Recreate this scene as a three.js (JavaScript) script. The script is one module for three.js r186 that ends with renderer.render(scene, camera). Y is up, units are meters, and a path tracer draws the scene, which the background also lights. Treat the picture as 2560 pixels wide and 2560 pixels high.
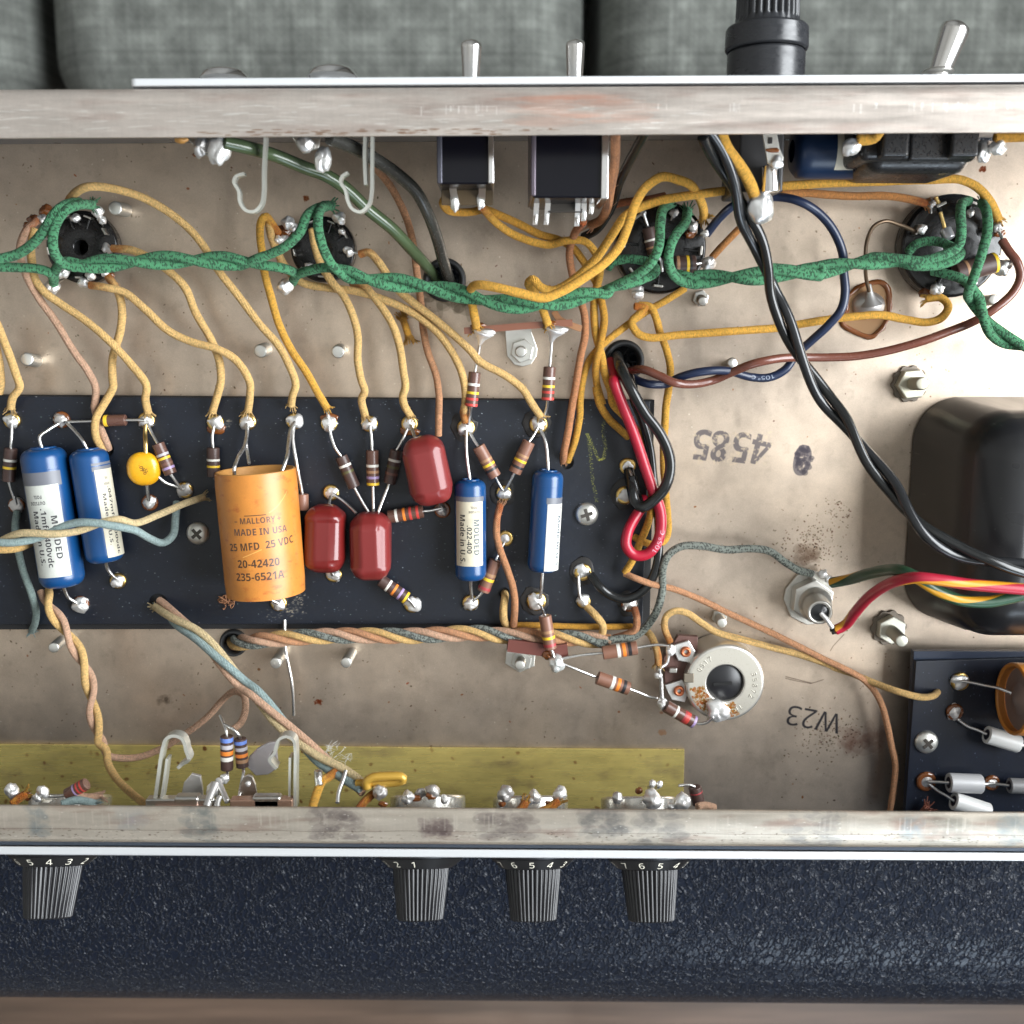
import * as THREE from 'three';
import { mergeGeometries, mergeVertices, toCreasedNormals } from 'three/addons/utils/BufferGeometryUtils.js';
import { RoundedBoxGeometry } from 'three/addons/geometries/RoundedBoxGeometry.js';
import { RectAreaLightUniformsLib } from 'three/addons/lights/RectAreaLightUniformsLib.js';

// ------------------------------------------------------------------ camera, light, exposure
const scene = new THREE.Scene();
scene.background = new THREE.Color(0x000000);
const renderer = new THREE.WebGLRenderer({ antialias: true });
renderer.toneMapping = THREE.LinearToneMapping;
renderer.toneMappingExposure = 1.5;
renderer.shadowMap.enabled = true;
RectAreaLightUniformsLib.init();

const EYE = 0.296, FOC = 2745;                       // eye height over the chassis floor (m), focal length in photograph pixels
const camera = new THREE.PerspectiveCamera(2 * Math.atan(1280 / FOC) * 180 / Math.PI, 1, 0.02, 12);
camera.position.set(0, EYE, 0);
camera.up.set(0, 0, -1);
camera.lookAt(EYE * 40 / FOC, 0, EYE * 450 / FOC);
camera.focus = 0.283; camera.userData.fStop = 19;
camera.updateMatrixWorld(true);

const WINDOW_COLOUR = new THREE.Color(0.93, 0.97, 1.0);
const NORTH_COLOUR = new THREE.Color(0.74, 0.87, 1.0);
function windowLight(x, y, z, w, h, tx, ty, tz, intensity, colour = WINDOW_COLOUR) {   // daylight through a window: its glowing pane is built with the room below
  const l = new THREE.RectAreaLight(colour, intensity, w, h);
  l.position.set(x, y, z); l.lookAt(tx, ty, tz); l.name = 'window_daylight'; scene.add(l);
}
const WIN_R = { x: 0.9, y: 0.8, z: -0.12, w: 1.1, h: 1.05 }, WIN_F = { x: 0.6, y: 0.7, z: 1.2, w: 0.6, h: 0.5 };
windowLight(WIN_R.x - 0.012, WIN_R.y, WIN_R.z, WIN_R.w, WIN_R.h, -5, WIN_R.y, WIN_R.z, 10.8);
windowLight(WIN_F.x, WIN_F.y, WIN_F.z - 0.012, WIN_F.w, WIN_F.h, WIN_F.x, WIN_F.y, -5, 4.6, NORTH_COLOUR);

// ------------------------------------------------------------------ measuring: a place seen in the photograph, at a height in mm over the chassis floor
const V = (x, y, z) => new THREE.Vector3(x, y, z);
const AX = [V(), V(), V()]; camera.matrixWorld.extractBasis(...AX);
const mm = 0.001;
function P(u, v, h = 0) {
  const d = AX[0].clone().multiplyScalar(u - 1280).addScaledVector(AX[1], 1280 - v).addScaledVector(AX[2], -FOC);
  return d.multiplyScalar((h * mm - EYE) / d.y).add(V(0, EYE, 0));
}
const REG = { A: [0, 0, 860], B: [850, 0, 860], C: [1700, 0, 860], D: [0, 400, 640], E: [600, 400, 640], F: [1100, 400, 640], G: [1500, 400, 640], H: [1920, 400, 640],
  I: [0, 960, 640], J: [480, 960, 640], K: [960, 960, 640], L: [1400, 960, 640], M: [1920, 960, 640], N: [0, 1500, 640], O: [600, 1500, 640], Q: [1200, 1500, 640],
  R: [1500, 1400, 640], S: [1920, 1500, 640], T: [0, 1900, 860], U: [850, 1900, 860], W: [1700, 1900, 860], X: [1480, 440, 320], Y: [2200, 460, 360], Z: [360, 1780, 540], Z2: [1240, 1500, 320], Z3: [1800, 300, 320], PX: [0, 0, 1932] };
function at(reg, x, y, h = 0) { const [a, b, w] = REG[reg], k = w / 1932; return P(a + x * k, b + y * k, h); }
const px = (reg, n, h = 6) => n * REG[reg][2] / 1932 * (EYE - h * mm) / FOC * 0.985;       // a length in that view, in metres
// 'D 690 335 16, 600 335 20, E 10 20 5' -> points
function pts(text) {
  let reg = 'PX';
  return text.split(',').map((s) => { const t = s.trim().split(/\s+/); if (isNaN(+t[0])) reg = t.shift(); return at(reg, +t[0], +t[1], +t[2]); });
}
let seed = 7;
const rnd = () => { seed = (seed * 1664525 + 1013904223) >>> 0; return seed / 4294967296; };
const rr = (a, b) => a + (b - a) * rnd();
const hash = (x, y, s = 0) => { let n = (Math.imul(x | 0, 374761393) + Math.imul(y | 0, 668265263) + Math.imul(s | 0, 974634777)) | 0; n = Math.imul(n ^ (n >>> 13), 1274126177); return ((n ^ (n >>> 16)) >>> 0) / 4294967296; };
function vnoise(x, y, s = 0, wx = 0, wy = 0) {      // value noise, wrapping after wx, wy cells when given
  const x0 = Math.floor(x), y0 = Math.floor(y), fx = x - x0, fy = y - y0, m = (a, w) => w ? ((a % w) + w) % w : a, u = fx * fx * (3 - 2 * fx), v = fy * fy * (3 - 2 * fy);
  const h = (i, j) => hash(m(x0 + i, wx), m(y0 + j, wy), s);
  return (h(0, 0) * (1 - u) + h(1, 0) * u) * (1 - v) + (h(0, 1) * (1 - u) + h(1, 1) * u) * v;
}
const fbm = (x, y, s = 0, o = 4) => { let a = 0, w = 0.5, t = 0; for (let i = 0; i < o; i++) { a += w * vnoise(x, y, s + i * 17); t += w; x *= 2.03; y *= 2.03; w *= 0.55; } return a / t; };

// ------------------------------------------------------------------ naming
const used = {};
function numbered(n) { const k = used[n] = (used[n] ?? -1) + 1; return k ? n + '_' + String(k).padStart(3, '0') : n; }
function mesh(name, geo, mat, parent) { const m = new THREE.Mesh(geo, mat); m.name = name; m.castShadow = m.receiveShadow = true; parent.add(m); return m; }
function tag(o, label, category, group) { o.userData.label = label; o.userData.category = category; if (group) o.userData.group = group; return o; }
function thing(name, label, category, pos = V(), group) {
  const o = new THREE.Group(); o.name = numbered(name); o.position.copy(pos); scene.add(o); o.updateMatrixWorld();
  return tag(o, label, category, group);
}
function struct(name, geo, mat) { const m = mesh(numbered(name), geo, mat, scene); m.userData.kind = 'structure'; return m; }
// moves world-space geometry into a group's own axes (groups here are only shifted)
const local = (geo, g) => { const p = g.getWorldPosition(V()); return geo.translate(-p.x, -p.y, -p.z); };
const part = (name, geo, mat, g) => mesh(name, local(geo, g), mat, g);

// ------------------------------------------------------------------ textures
function canvas(w, h, draw) { const c = document.createElement('canvas'); c.width = w; c.height = h; draw(c.getContext('2d'), w, h); return c; }
function canvasMap(w, h, draw, srgb = true) { const t = new THREE.CanvasTexture(canvas(w, h, draw)); if (srgb) t.colorSpace = THREE.SRGBColorSpace; t.wrapS = t.wrapT = THREE.RepeatWrapping; t.magFilter = THREE.LinearFilter; return t; }
function dataMap(w, h, f, srgb = false) {
  const d = new Uint8Array(w * h * 4);
  for (let y = 0; y < h; y++) for (let x = 0; x < w; x++) { const c = f(x, y), i = (y * w + x) * 4; d[i] = c[0]; d[i + 1] = c[1] ?? c[0]; d[i + 2] = c[2] ?? c[0]; d[i + 3] = 255; }
  const t = new THREE.DataTexture(d, w, h); t.wrapS = t.wrapT = THREE.RepeatWrapping; t.magFilter = t.minFilter = THREE.LinearFilter; if (srgb) t.colorSpace = THREE.SRGBColorSpace; t.needsUpdate = true; return t;
}
const lin = (r, g, b) => new THREE.Color().setRGB(r, g, b);
function std(color, roughness, metalness = 0, more = {}) { return new THREE.MeshPhysicalMaterial({ color: Array.isArray(color) ? lin(...color) : new THREE.Color(color), roughness, metalness, ...more }); }

// cloth braid: two families of threads crossing; u along the wire (one tile 3.2 mm), v once round it
const BU = 768, BV = 96, NU = 34, NV = 9;             // a tile is 16 mm of wire
const braidCell = (x, y) => {
  const a = x / BU * NU + y / BV * NV + 99 * NU, b = x / BU * NU - y / BV * NV + 99 * NU, ia = Math.floor(a), ib = Math.floor(b), fa = a - ia, fb = b - ib;
  const over = ((ia + ib) & 1) === 0, f = over ? fa : fb, g = over ? fb : fa, u = ((ia + ib + 1) % (2 * NU) + 2 * NU) % (2 * NU), v = ((ia - ib) % (2 * NV) + 2 * NV) % (2 * NV);
  return [Math.sqrt(Math.max(0, Math.sin(Math.PI * f))) * (0.7 + 0.3 * Math.sin(Math.PI * g)), hash(u, v, 3)];
};
const braidBump = dataMap(BU, BV, (x, y) => [255 * braidCell(x, y)[0]]);
const braidTone = (lo, dark) => dataMap(BU, BV, (x, y) => { const id = braidCell(x, y)[1], f = hash(x >> 1, y >> 1, 5), w = vnoise(x / 24, y / 16, 8, BU / 24, BV / 16); return [255 * Math.min(1, (id < dark * (0.5 + w) ? lo + 0.15 * f : 0.84 + 0.16 * id) * (0.9 + 0.1 * f))]; }, true);
const toneMild = braidTone(0.78, 0.28), toneStrong = braidTone(0.5, 0.4);
const clothMats = {};
function cloth(color, strong = false) {
  const k = color + strong;
  return clothMats[k] ??= std(color, 0.82, 0, { map: strong ? toneStrong : toneMild, bumpMap: braidBump, bumpScale: 0.0005, vertexColors: true, sheen: 0.35, sheenRoughness: 0.6, sheenColor: new THREE.Color(color).lerp(new THREE.Color(0xffffff), 0.3) });
}
const scuff = dataMap(256, 256, (x, y) => { const f = fbm(x / 20, y / 8, 31, 4); return [255 * (0.35 + 0.5 * f)]; });
const plasticMats = {};
const plastic = (color, rough = 0.34) => plasticMats[color] ??= std(color, rough, 0, { roughnessMap: scuff, vertexColors: true });
plastic.smooth = (color, r) => std(color, r);

// ------------------------------------------------------------------ sweeping
function curveOf(points) { return new THREE.CatmullRomCurve3(points, false, 'centripetal'); }
function frames(points) {          // parallel-transported normals along a list of points
  const n = points.length, T = points.map((p, i) => points[Math.min(i + 1, n - 1)].clone().sub(points[Math.max(i - 1, 0)]).normalize()), N = [], B = [];
  let up = Math.abs(T[0].y) < 0.9 ? V(0, 1, 0) : V(1, 0, 0);
  for (let i = 0; i < n; i++) { const nn = up.clone().addScaledVector(T[i], -up.dot(T[i])).normalize(); N.push(nn); B.push(T[i].clone().cross(nn)); up = nn; }
  return { T, N, B };
}
// tube through world points; r in metres; opts: seg, jitter, dirt (share of darker stains), stainEnds
function tubeAlong(points, r, o = {}) {
  const n = points.length, seg = o.seg ?? 10, { T, N, B } = frames(points), pos = [], nor = [], uv = [], col = [], idx = [], c0 = o.tint ?? [1, 1, 1];
  const id = Math.floor(rnd() * 1e5);
  let s = 0; const total = points.reduce((a, p, i) => i ? a + p.distanceTo(points[i - 1]) : 0, 0);
  const ring = (i, rad, s, p, tilt = 0) => {
    for (let j = 0; j <= seg; j++) {
      const t = j / seg * Math.PI * 2, c = Math.cos(t), q = Math.sin(t), w = rad * (1 + (o.jitter ?? 0) * (vnoise(s / (r * 2.2), j % seg * 0.7, id) - 0.5));
      const d = N[i].clone().multiplyScalar(c).addScaledVector(B[i], q);
      pos.push(p.x + d.x * w, p.y + d.y * w, p.z + d.z * w);
      const e = d.addScaledVector(T[i], tilt).normalize(); nor.push(e.x, e.y, e.z);
      uv.push(s / (o.tile ?? 0.016), j / seg * (o.vrep ?? 1));
      let k = 1, m = [1, 1, 1];
      if (o.dirt) { const f = vnoise(s / 0.0028, j * 0.5, id + 1), g = vnoise(s / 0.011, j * 0.25, id + 2); k = 1 - o.dirt * Math.max(0, f - 0.45) * 1.1 - o.dirt * Math.max(0, g - 0.5) * 1.1; }
      if (o.rust) { const e2 = o.rust === 'end' ? total - s : o.rust === 'both' ? Math.min(s, total - s) : s; const f = Math.max(0, Math.min(1, 1.5 - (e2 / 0.0045) - 1.2 * (vnoise(s / 0.0011, j, id + 5) - 0.3))); m = [1 - 0.4 * f, 1 - 0.68 * f, 1 - 0.86 * f]; }
      col.push(c0[0] * k * m[0], c0[1] * k * m[1], c0[2] * k * m[2]);
    }
  };
  for (let i = 0; i < n; i++) { if (i) s += points[i].distanceTo(points[i - 1]); ring(i, r * (o.rad ? o.rad(s / total) : 1), s, points[i]); }
  const W = seg + 1;
  for (let i = 0; i < n - 1; i++) for (let j = 0; j < seg; j++) { const a = i * W + j, b = a + W; idx.push(a, a + 1, b, b, a + 1, b + 1); }
  for (const [i, sgn] of [[0, -1], [n - 1, 1]]) {     // ends: a slightly domed cap
    const start = pos.length / 3, dome = o.dome ?? 0.25, m = o.rad ? o.rad(i ? 1 : 0) : 1;
    ring(i, r * m * 0.995, i ? total : 0, points[i], sgn * 1.2); ring(i, r * m * 0.6, i ? total : 0, points[i].clone().addScaledVector(T[i], sgn * r * dome), sgn * 3);
    const c = points[i].clone().addScaledVector(T[i], sgn * r * dome * 1.3); pos.push(c.x, c.y, c.z); nor.push(T[i].x * sgn, T[i].y * sgn, T[i].z * sgn); uv.push(0, 0); col.push(...c0);
    const ci = pos.length / 3 - 1;
    for (let j = 0; j < seg; j++) { const a = start + j, b = a + W; if (sgn < 0) idx.push(a, b, a + 1, b, b + 1, a + 1, b, ci, b + 1); else idx.push(a, a + 1, b, b, a + 1, b + 1, b, b + 1, ci); }
  }
  const g = new THREE.BufferGeometry();
  g.setAttribute('position', new THREE.Float32BufferAttribute(pos, 3)); g.setAttribute('normal', new THREE.Float32BufferAttribute(nor, 3));
  g.setAttribute('uv', new THREE.Float32BufferAttribute(uv, 2)); g.setAttribute('color', new THREE.Float32BufferAttribute(col, 3)); g.setIndex(idx);
  return g;
}
const sample = (points, step = 0.0007) => { const c = curveOf(points), n = Math.max(4, Math.ceil(c.getLength() / step)); return c.getSpacedPoints(n); };
const tube = (points, r, o) => tubeAlong(sample(points, o?.step), r, o);
// frayed cloth at a wire's end: short bent fibres flaring out
function frayGeo(p, dir, r, n = 16, len = 1.5) {
  const gs = [], t = dir.clone().normalize(), a = Math.abs(t.y) < 0.9 ? V(0, 1, 0) : V(1, 0, 0), N = a.cross(t).normalize(), B = t.clone().cross(N);
  for (let i = 0; i < n; i++) {
    const ang = rr(0, 6.283), o = N.clone().multiplyScalar(Math.cos(ang)).addScaledVector(B, Math.sin(ang)), L = r * len * rr(0.5, 1.3), q = p.clone().addScaledVector(o, r * rr(0.6, 0.95)).addScaledVector(t, -r * 0.3);
    gs.push(tubeAlong([q, q.clone().addScaledVector(t, L * 0.5).addScaledVector(o, L * rr(0.05, 0.3)), q.clone().addScaledVector(t, L).addScaledVector(o, L * rr(0.2, 0.75))], r * rr(0.1, 0.19), { seg: 4 }));
  }
  return mergeGeometries(gs);
}
// a wire: its own group at its first point, the covering as its main part, frayed ends and bare conductors as parts
function wire(name, label, text, mat, r, o = {}) {
  const p = typeof text === 'string' ? pts(text) : text, g = thing(name, label, 'wire', p[0].clone(), o.group);
  const line = sample(p, o.step); r *= mm;
  part(o.partName ?? (mat.bumpMap === braidBump ? 'cloth_braid' : 'insulation'), tubeAlong(line, r, { jitter: mat.bumpMap === braidBump ? 0.1 : 0, dirt: mat.bumpMap === braidBump ? 0.12 : 0.15, ...o }), mat, g);
  const e = line.length - 1;
  if (mat.bumpMap === braidBump && line.length > 30) {        // stray threads standing off the braid
    const hairs = [];
    for (let i = 4; i < line.length - 4; i += 6 + Math.floor(rnd() * 9)) { const t = line[i + 1].clone().sub(line[i]).normalize(), q = V(rr(-1, 1), rr(-0.2, 1), rr(-1, 1)).cross(t).normalize(), b = line[i].clone().addScaledVector(q, r * 0.96), k = r * rr(0.5, 1.5), w = t.clone().multiplyScalar(rr(-1, 1)); hairs.push(tubeAlong([b, b.clone().addScaledVector(q, k * 0.3).addScaledVector(w, k * 0.6), b.clone().addScaledVector(q, k * rr(0.1, 0.6)).addScaledVector(w, k * 1.4)], 0.00005, { seg: 3 })); }
    if (hairs.length) part('stray_threads', mergeGeometries(hairs), mat, g);
  }
  for (const s of o.fray ?? []) part('frayed_end', s ? frayGeo(line[e], line[e].clone().sub(line[e - 1]), r, o.frays, o.frayLen) : frayGeo(line[0], line[0].clone().sub(line[1]), r, o.frays, o.frayLen), mat, g);
  for (const [tx, rad] of o.bare ?? []) part('conductor', tube(pts(tx), (rad ?? 0.4) * mm, { seg: 7 }), TIN, g);
  return g;
}
// strands wound round a common path. before / after: points each strand has of its own
function twist(name, label, path, strands, R, pitch, o = {}) {
  const line = sample(pts(path), 0.0007), { T, N, B } = frames(line), g = thing(name, label, o.category ?? 'twisted wires', line[0].clone(), o.group);
  strands.forEach((st, k) => {
    const own = []; let s = 0;
    line.forEach((p, i) => { if (i) s += p.distanceTo(line[i - 1]); if (i % 3 && i !== line.length - 1) return; const t = s / (pitch * mm) * 6.2832 * (o.hand ?? 1) + 6.2832 * k / strands.length + (o.phase ?? 0); own.push(p.clone().addScaledVector(N[i], Math.cos(t) * R * mm).addScaledVector(B[i], Math.sin(t) * R * mm)); });
    const all = [...(st.before ? pts(st.before) : []), ...own, ...(st.after ? pts(st.after) : [])], ln = sample(all), r = st.r * mm, e = ln.length - 1;
    const m = part('strand', tubeAlong(ln, r, { jitter: st.mat.bumpMap === braidBump ? 0.06 : 0, dirt: st.dirt ?? (st.mat.bumpMap === braidBump ? 0.14 : 0.15), rust: st.rust }), st.mat, g);
    if (st.label) m.userData.label = st.label;
    for (const q of st.fray ?? []) mesh('frayed_end', local(q ? frayGeo(ln[e], ln[e].clone().sub(ln[e - 1]), r) : frayGeo(ln[0], ln[0].clone().sub(ln[1]), r), g), st.mat, m);
  });
  return g;
}
// turns a shape made along +Y, centred at the origin, to run from a to b
function along(geo, a, b, spin = 0, atStart = false) {
  const d = b.clone().sub(a), q = new THREE.Quaternion().setFromUnitVectors(V(0, 1, 0), d.clone().normalize());
  if (spin) geo.rotateY(spin);
  return geo.applyQuaternion(q).translate(...(atStart ? a : a.clone().add(b).multiplyScalar(0.5)).toArray());
}
const lathe = (prof, seg = 28) => new THREE.LatheGeometry(prof.map(([r, y]) => new THREE.Vector2(Math.max(r, 0), y)), seg);
// lump of solder: a squashed, uneven dome
function blobGeo(rx, ry, rz, rough = 0.18, flat = 0.15, detail = 20) {
  const g = new THREE.SphereGeometry(1, detail, Math.ceil(detail * 0.7)), p = g.attributes.position, id = Math.floor(rnd() * 1e5);
  for (let i = 0; i < p.count; i++) {
    let x = p.getX(i), y = p.getY(i), z = p.getZ(i); const k = 1 + rough * (vnoise(x * 1.6 + 5, z * 1.6 + 5 + y, id) + 0.5 * vnoise(x * 3.7 + 9, z * 3.7 + 3 - y * 2, id + 2) - 0.75);
    if (y < -flat) y = -flat; p.setXYZ(i, x * rx * k, y * ry * k, z * rz * k);
  }
  g.deleteAttribute('normal'); g.deleteAttribute('uv'); const m = mergeVertices(g, 1e-7); m.computeVertexNormals(); m.setAttribute('uv', new THREE.Float32BufferAttribute(new Float32Array(m.attributes.position.count * 2), 2)); return m;
}
// sheet-metal strip set on edge along a path: thickness across, depth downwards
function ribbon(points, thick, depth, dir = V(0, 1, 0), step = 0.0005) {
  const line = sample(points, step), n = line.length, pos = [], idx = [];
  line.forEach((p, i) => { const t = line[Math.min(i + 1, n - 1)].clone().sub(line[Math.max(i - 1, 0)]).normalize(), s = t.cross(dir).normalize().multiplyScalar(thick / 2);
    for (const [a, b] of [[1, 0], [1, -depth], [-1, -depth], [-1, 0]]) pos.push(p.x + s.x * a + dir.x * b, p.y + s.y * a + dir.y * b, p.z + s.z * a + dir.z * b); });
  for (let i = 0; i < n - 1; i++) for (let j = 0; j < 4; j++) { const a = i * 4 + j, b = i * 4 + (j + 1) % 4; idx.push(a, b, a + 4, b, b + 4, a + 4); }
  idx.push(0, 2, 1, 0, 3, 2); const e = (n - 1) * 4; idx.push(e, e + 1, e + 2, e, e + 2, e + 3);
  const g = new THREE.BufferGeometry(); g.setAttribute('position', new THREE.Float32BufferAttribute(pos, 3)); g.setIndex(idx);
  const f = g.toNonIndexed(); f.computeVertexNormals(); f.setAttribute('uv', new THREE.Float32BufferAttribute(new Float32Array(f.attributes.position.count * 2), 2)); return f;
}
const box = (w, h, d, r = 0.0003) => new RoundedBoxGeometry(w, h, d, 2, Math.min(r, w / 2.1, h / 2.1, d / 2.1));
// flat plate from world corner points (x, z used), from height y0 up to y1 (metres)
function slab(corners, y0, y1, bevel = 0.0002, holes = []) {
  const s = new THREE.Shape(corners.map((p) => new THREE.Vector2(p.x, -p.z)));
  for (const [c, r] of holes) { const q = new THREE.Path(); q.absarc(c.x, -c.z, r, 0, 6.2832, true); s.holes.push(q); }
  const g = new THREE.ExtrudeGeometry(s, { depth: y1 - y0 - 2 * bevel, bevelEnabled: bevel > 0, bevelThickness: bevel, bevelSize: bevel, bevelOffset: -bevel, bevelSegments: 2, curveSegments: 32 });
  return g.rotateX(-Math.PI / 2).translate(0, y0 + bevel, 0);
}
// bar with a cross-section given in (z, y) metres, running along x
function bar(section, x0, x1, smooth = false) {
  const s = new THREE.Shape(section.map(([z, y]) => new THREE.Vector2(z, y)));
  const g = new THREE.ExtrudeGeometry(s, { depth: x1 - x0, bevelEnabled: false, curveSegments: 8 });
  const p = g.attributes.position; for (let i = 0; i < p.count; i++) { const z = p.getX(i), y = p.getY(i), x = p.getZ(i); p.setXYZ(i, x0 + x, y, z); }
  const ix = []; for (let i = 0; i < p.count; i += 3) ix.push(i, i + 2, i + 1); g.setIndex(ix); const f = g.toNonIndexed(); f.computeVertexNormals();
  return f;
}
function uvPlan(g, x0, z0, w, d) { const p = g.attributes.position, uv = new Float32Array(p.count * 2); for (let i = 0; i < p.count; i++) { uv[i * 2] = (p.getX(i) - x0) / w; uv[i * 2 + 1] = 1 - (p.getZ(i) - z0) / d; } g.setAttribute('uv', new THREE.BufferAttribute(uv, 2)); return g; }

// ------------------------------------------------------------------ shared materials
const speck = dataMap(256, 256, (x, y) => [255 * (0.25 + 0.6 * fbm(x / 9, y / 9, 77, 4))]);
const speckS = dataMap(128, 128, (x, y) => [255 * (0.55 + 0.4 * fbm(x / 7, y / 7, 78, 3))]);
const TIN = std([0.72, 0.71, 0.69], 0.3, 1, { roughnessMap: speck }); TIN.roughness = 0.6;
const SOLDER = std([0.82, 0.81, 0.79], 0.66, 0.8, { roughnessMap: speckS });
const SOLDER_DULL = std([0.6, 0.58, 0.56], 0.46, 0.85);
const STEEL = std([0.6, 0.58, 0.54], 0.34, 1), ZINC = std([0.72, 0.71, 0.66], 0.38, 0.9), CHROME = std([0.78, 0.77, 0.76], 0.14, 1);
const BRASS = std([0.62, 0.42, 0.14], 0.3, 1), GOLD = std([0.7, 0.5, 0.2], 0.28, 1);
const FLUX = std([0.16, 0.05, 0.012], 0.18, 0, { clearcoat: 0.5 });
const SOOT = std([0.012, 0.01, 0.009], 0.55);
const RUBBER = std([0.02, 0.021, 0.022], 0.6), BAKELITE = std([0.006, 0.0055, 0.0055], 0.3, 0, { roughnessMap: speck }); BAKELITE.roughness = 0.46;

// ------------------------------------------------------------------ chassis measures
const H = 60, zAt = (v, h, u = 1280) => P(u, v, h).z;
const X0 = P(-160, 1280, 0).x, X1 = P(2720, 1280, 0).x, XL = X0 - 0.06, XR = X1 + 0.09;
const zBi = zAt(338, H), zBo = zAt(212, H), zFi = zAt(2024, H), zFt = zAt(2112, H - 2), zFb = zAt(2100, 0);
const wallUp = V(0, H * mm, zFt - zFb).normalize(), panelOut = V(0, -wallUp.z, wallUp.y);      // front wall leans inwards going up
const onPanel = (x, up, out) => V(x, 0, zFb).addScaledVector(wallUp, up * mm).addScaledVector(panelOut, out * mm);

// ------------------------------------------------------------------ table, couch, windows, ceiling: what stands round the amplifier
{
  const wood = canvasMap(1024, 1024, (c, w, h) => {
    const d = c.createImageData(w, h);
    for (let y = 0; y < h; y++) for (let x = 0; x < w; x++) {
      const pl = Math.floor(y / 256), f = fbm(x / 160 + pl * 9, y / 9, 3 + pl, 4), g = fbm(x / 30, y / 3, 8, 3), k = 0.55 + 0.5 * f + 0.12 * g, wear = Math.max(0, fbm(x / 110, y / 90, 44, 4) - 0.55) * 1.6, i = (y * w + x) * 4;
      d.data[i] = 108 * k + 60 * wear; d.data[i + 1] = 88 * k + 60 * wear; d.data[i + 2] = 74 * k + 60 * wear; d.data[i + 3] = 255;
    }
    c.putImageData(d, 0, 0);
  });
  const wm = std([1, 1, 1], 0.42, 0, { map: wood });
  const g = thing('wooden_table', 'worn brown wooden table top in front of and under the amplifier', 'table', V(0, -0.34, 0));
  const zT = P(1280, 235, -325).z; [[zT, zT + 0.14], [zT + 0.14, zT + 0.3], [zT + 0.3, zT + 0.46], [zT + 0.46, zT + 0.75]].forEach(([a, b], i) => {
    const q = box(1.7, 0.03, b - a - 0.0015, 0.002).translate(-0.15, 0, (a + b) / 2); uvPlan(q, -1.1 + i * 0.13, a, 1.1, 0.9); mesh(i ? 'plank_' + String(i).padStart(3, '0') : 'plank', q, wm, g);
  });
}
{
  // grey woven couch behind: three seat cushions with soft edges
  const weave = dataMap(256, 256, (x, y) => { const k = 0.62 + 0.24 * ((hash(x >> 1, 0, 1) + hash(0, y >> 1, 2)) / 2) + 0.14 * hash(x, y, 4), m = 0.75 + 0.5 * fbm(x / 20, y / 20, 6, 4); return [150 * k * m, 153 * k * m, 150 * k * m]; }, true);
  const bump = dataMap(256, 256, (x, y) => [128 + 60 * Math.sin(x * 0.785) * Math.sin(y * 0.785) + 60 * (hash(x >> 1, y >> 1, 4) - 0.5)]);
  weave.repeat.set(1, 1);
  const fab = std([1.0, 1.01, 0.96], 0.95, 0, { map: weave, bumpMap: bump, bumpScale: 0.0006, sheen: 0.3, sheenRoughness: 0.7, sheenColor: lin(0.4, 0.42, 0.42) });
  const hC = -560, y = hC * mm, xa = P(72, 100, hC).x, xb = P(1490, 100, hC).x, zf = P(1280, 214, hC).z + 0.02, wide = xb - xa;
  const g = thing('couch', 'grey woven fabric couch with seat cushions behind the amplifier', 'couch', V(0, y, 0));
  for (let i = -1; i <= 1; i++) {
    const w = wide - 0.014, q = new RoundedBoxGeometry(w, 0.2, 0.75, 10, 0.045), p = q.attributes.position;
    for (let k = 0; k < p.count; k++) { const x = p.getX(k), z = p.getZ(k), t = Math.max(0, 1 - (2 * x / w) ** 4) * 0.018 + 0.01 * (fbm(x * 7 + i * 5 + 9, z * 7 + 9, 21, 3) - 0.5); if (p.getY(k) > 0) p.setY(k, p.getY(k) + t); }
    q.computeVertexNormals(); const nq = mergeVertices(q, 1e-6); nq.computeVertexNormals();
    nq.translate((xa + xb) / 2 + i * wide, -0.1, zf - 0.375); uvPlan(nq, 0, 0, 0.16, 0.16);
    mesh(i + 1 ? 'cushion_' + String(i + 1).padStart(3, '0') : 'cushion', nq, fab, g);
  }
  mesh('base', box(wide * 3.2, 0.2, 0.72, 0.01).translate((xa + xb) / 2, -0.32, zf - 0.38), fab, g);
}
function windowThing(w, turn, label, colour = WINDOW_COLOUR) {          // a bright window in its frame
  const g = thing('window', label, 'window', V(w.x, w.y, w.z)); g.rotation.y = turn;
  const paneM = new THREE.MeshStandardMaterial({ color: 0x000000, roughness: 0.3, emissive: colour, emissiveIntensity: 0.9 });
  const fm = std([0.75, 0.74, 0.7], 0.5), W = w.w, Hh = w.h;
  mesh('pane', new THREE.BoxGeometry(0.006, Hh, W).translate(0.004, 0, 0), paneM, g);
  for (const s of [-1, 1]) { mesh(s < 0 ? 'jamb' : 'jamb_001', box(0.08, Hh + 0.16, 0.08, 0.004).translate(0.02, 0, s * (W / 2 + 0.041)), fm, g); mesh(s < 0 ? 'sill' : 'lintel', box(0.08, 0.08, W - 0.002, 0.004).translate(0.02, s * (Hh / 2 + 0.041), 0), fm, g); }
}
windowThing(WIN_R, 0, 'tall bright window in white frame, out of frame to the right of the amplifier');
windowThing(WIN_F, -Math.PI / 2, 'smaller bright window in white frame, out of frame in front of the amplifier', NORTH_COLOUR);
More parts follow.
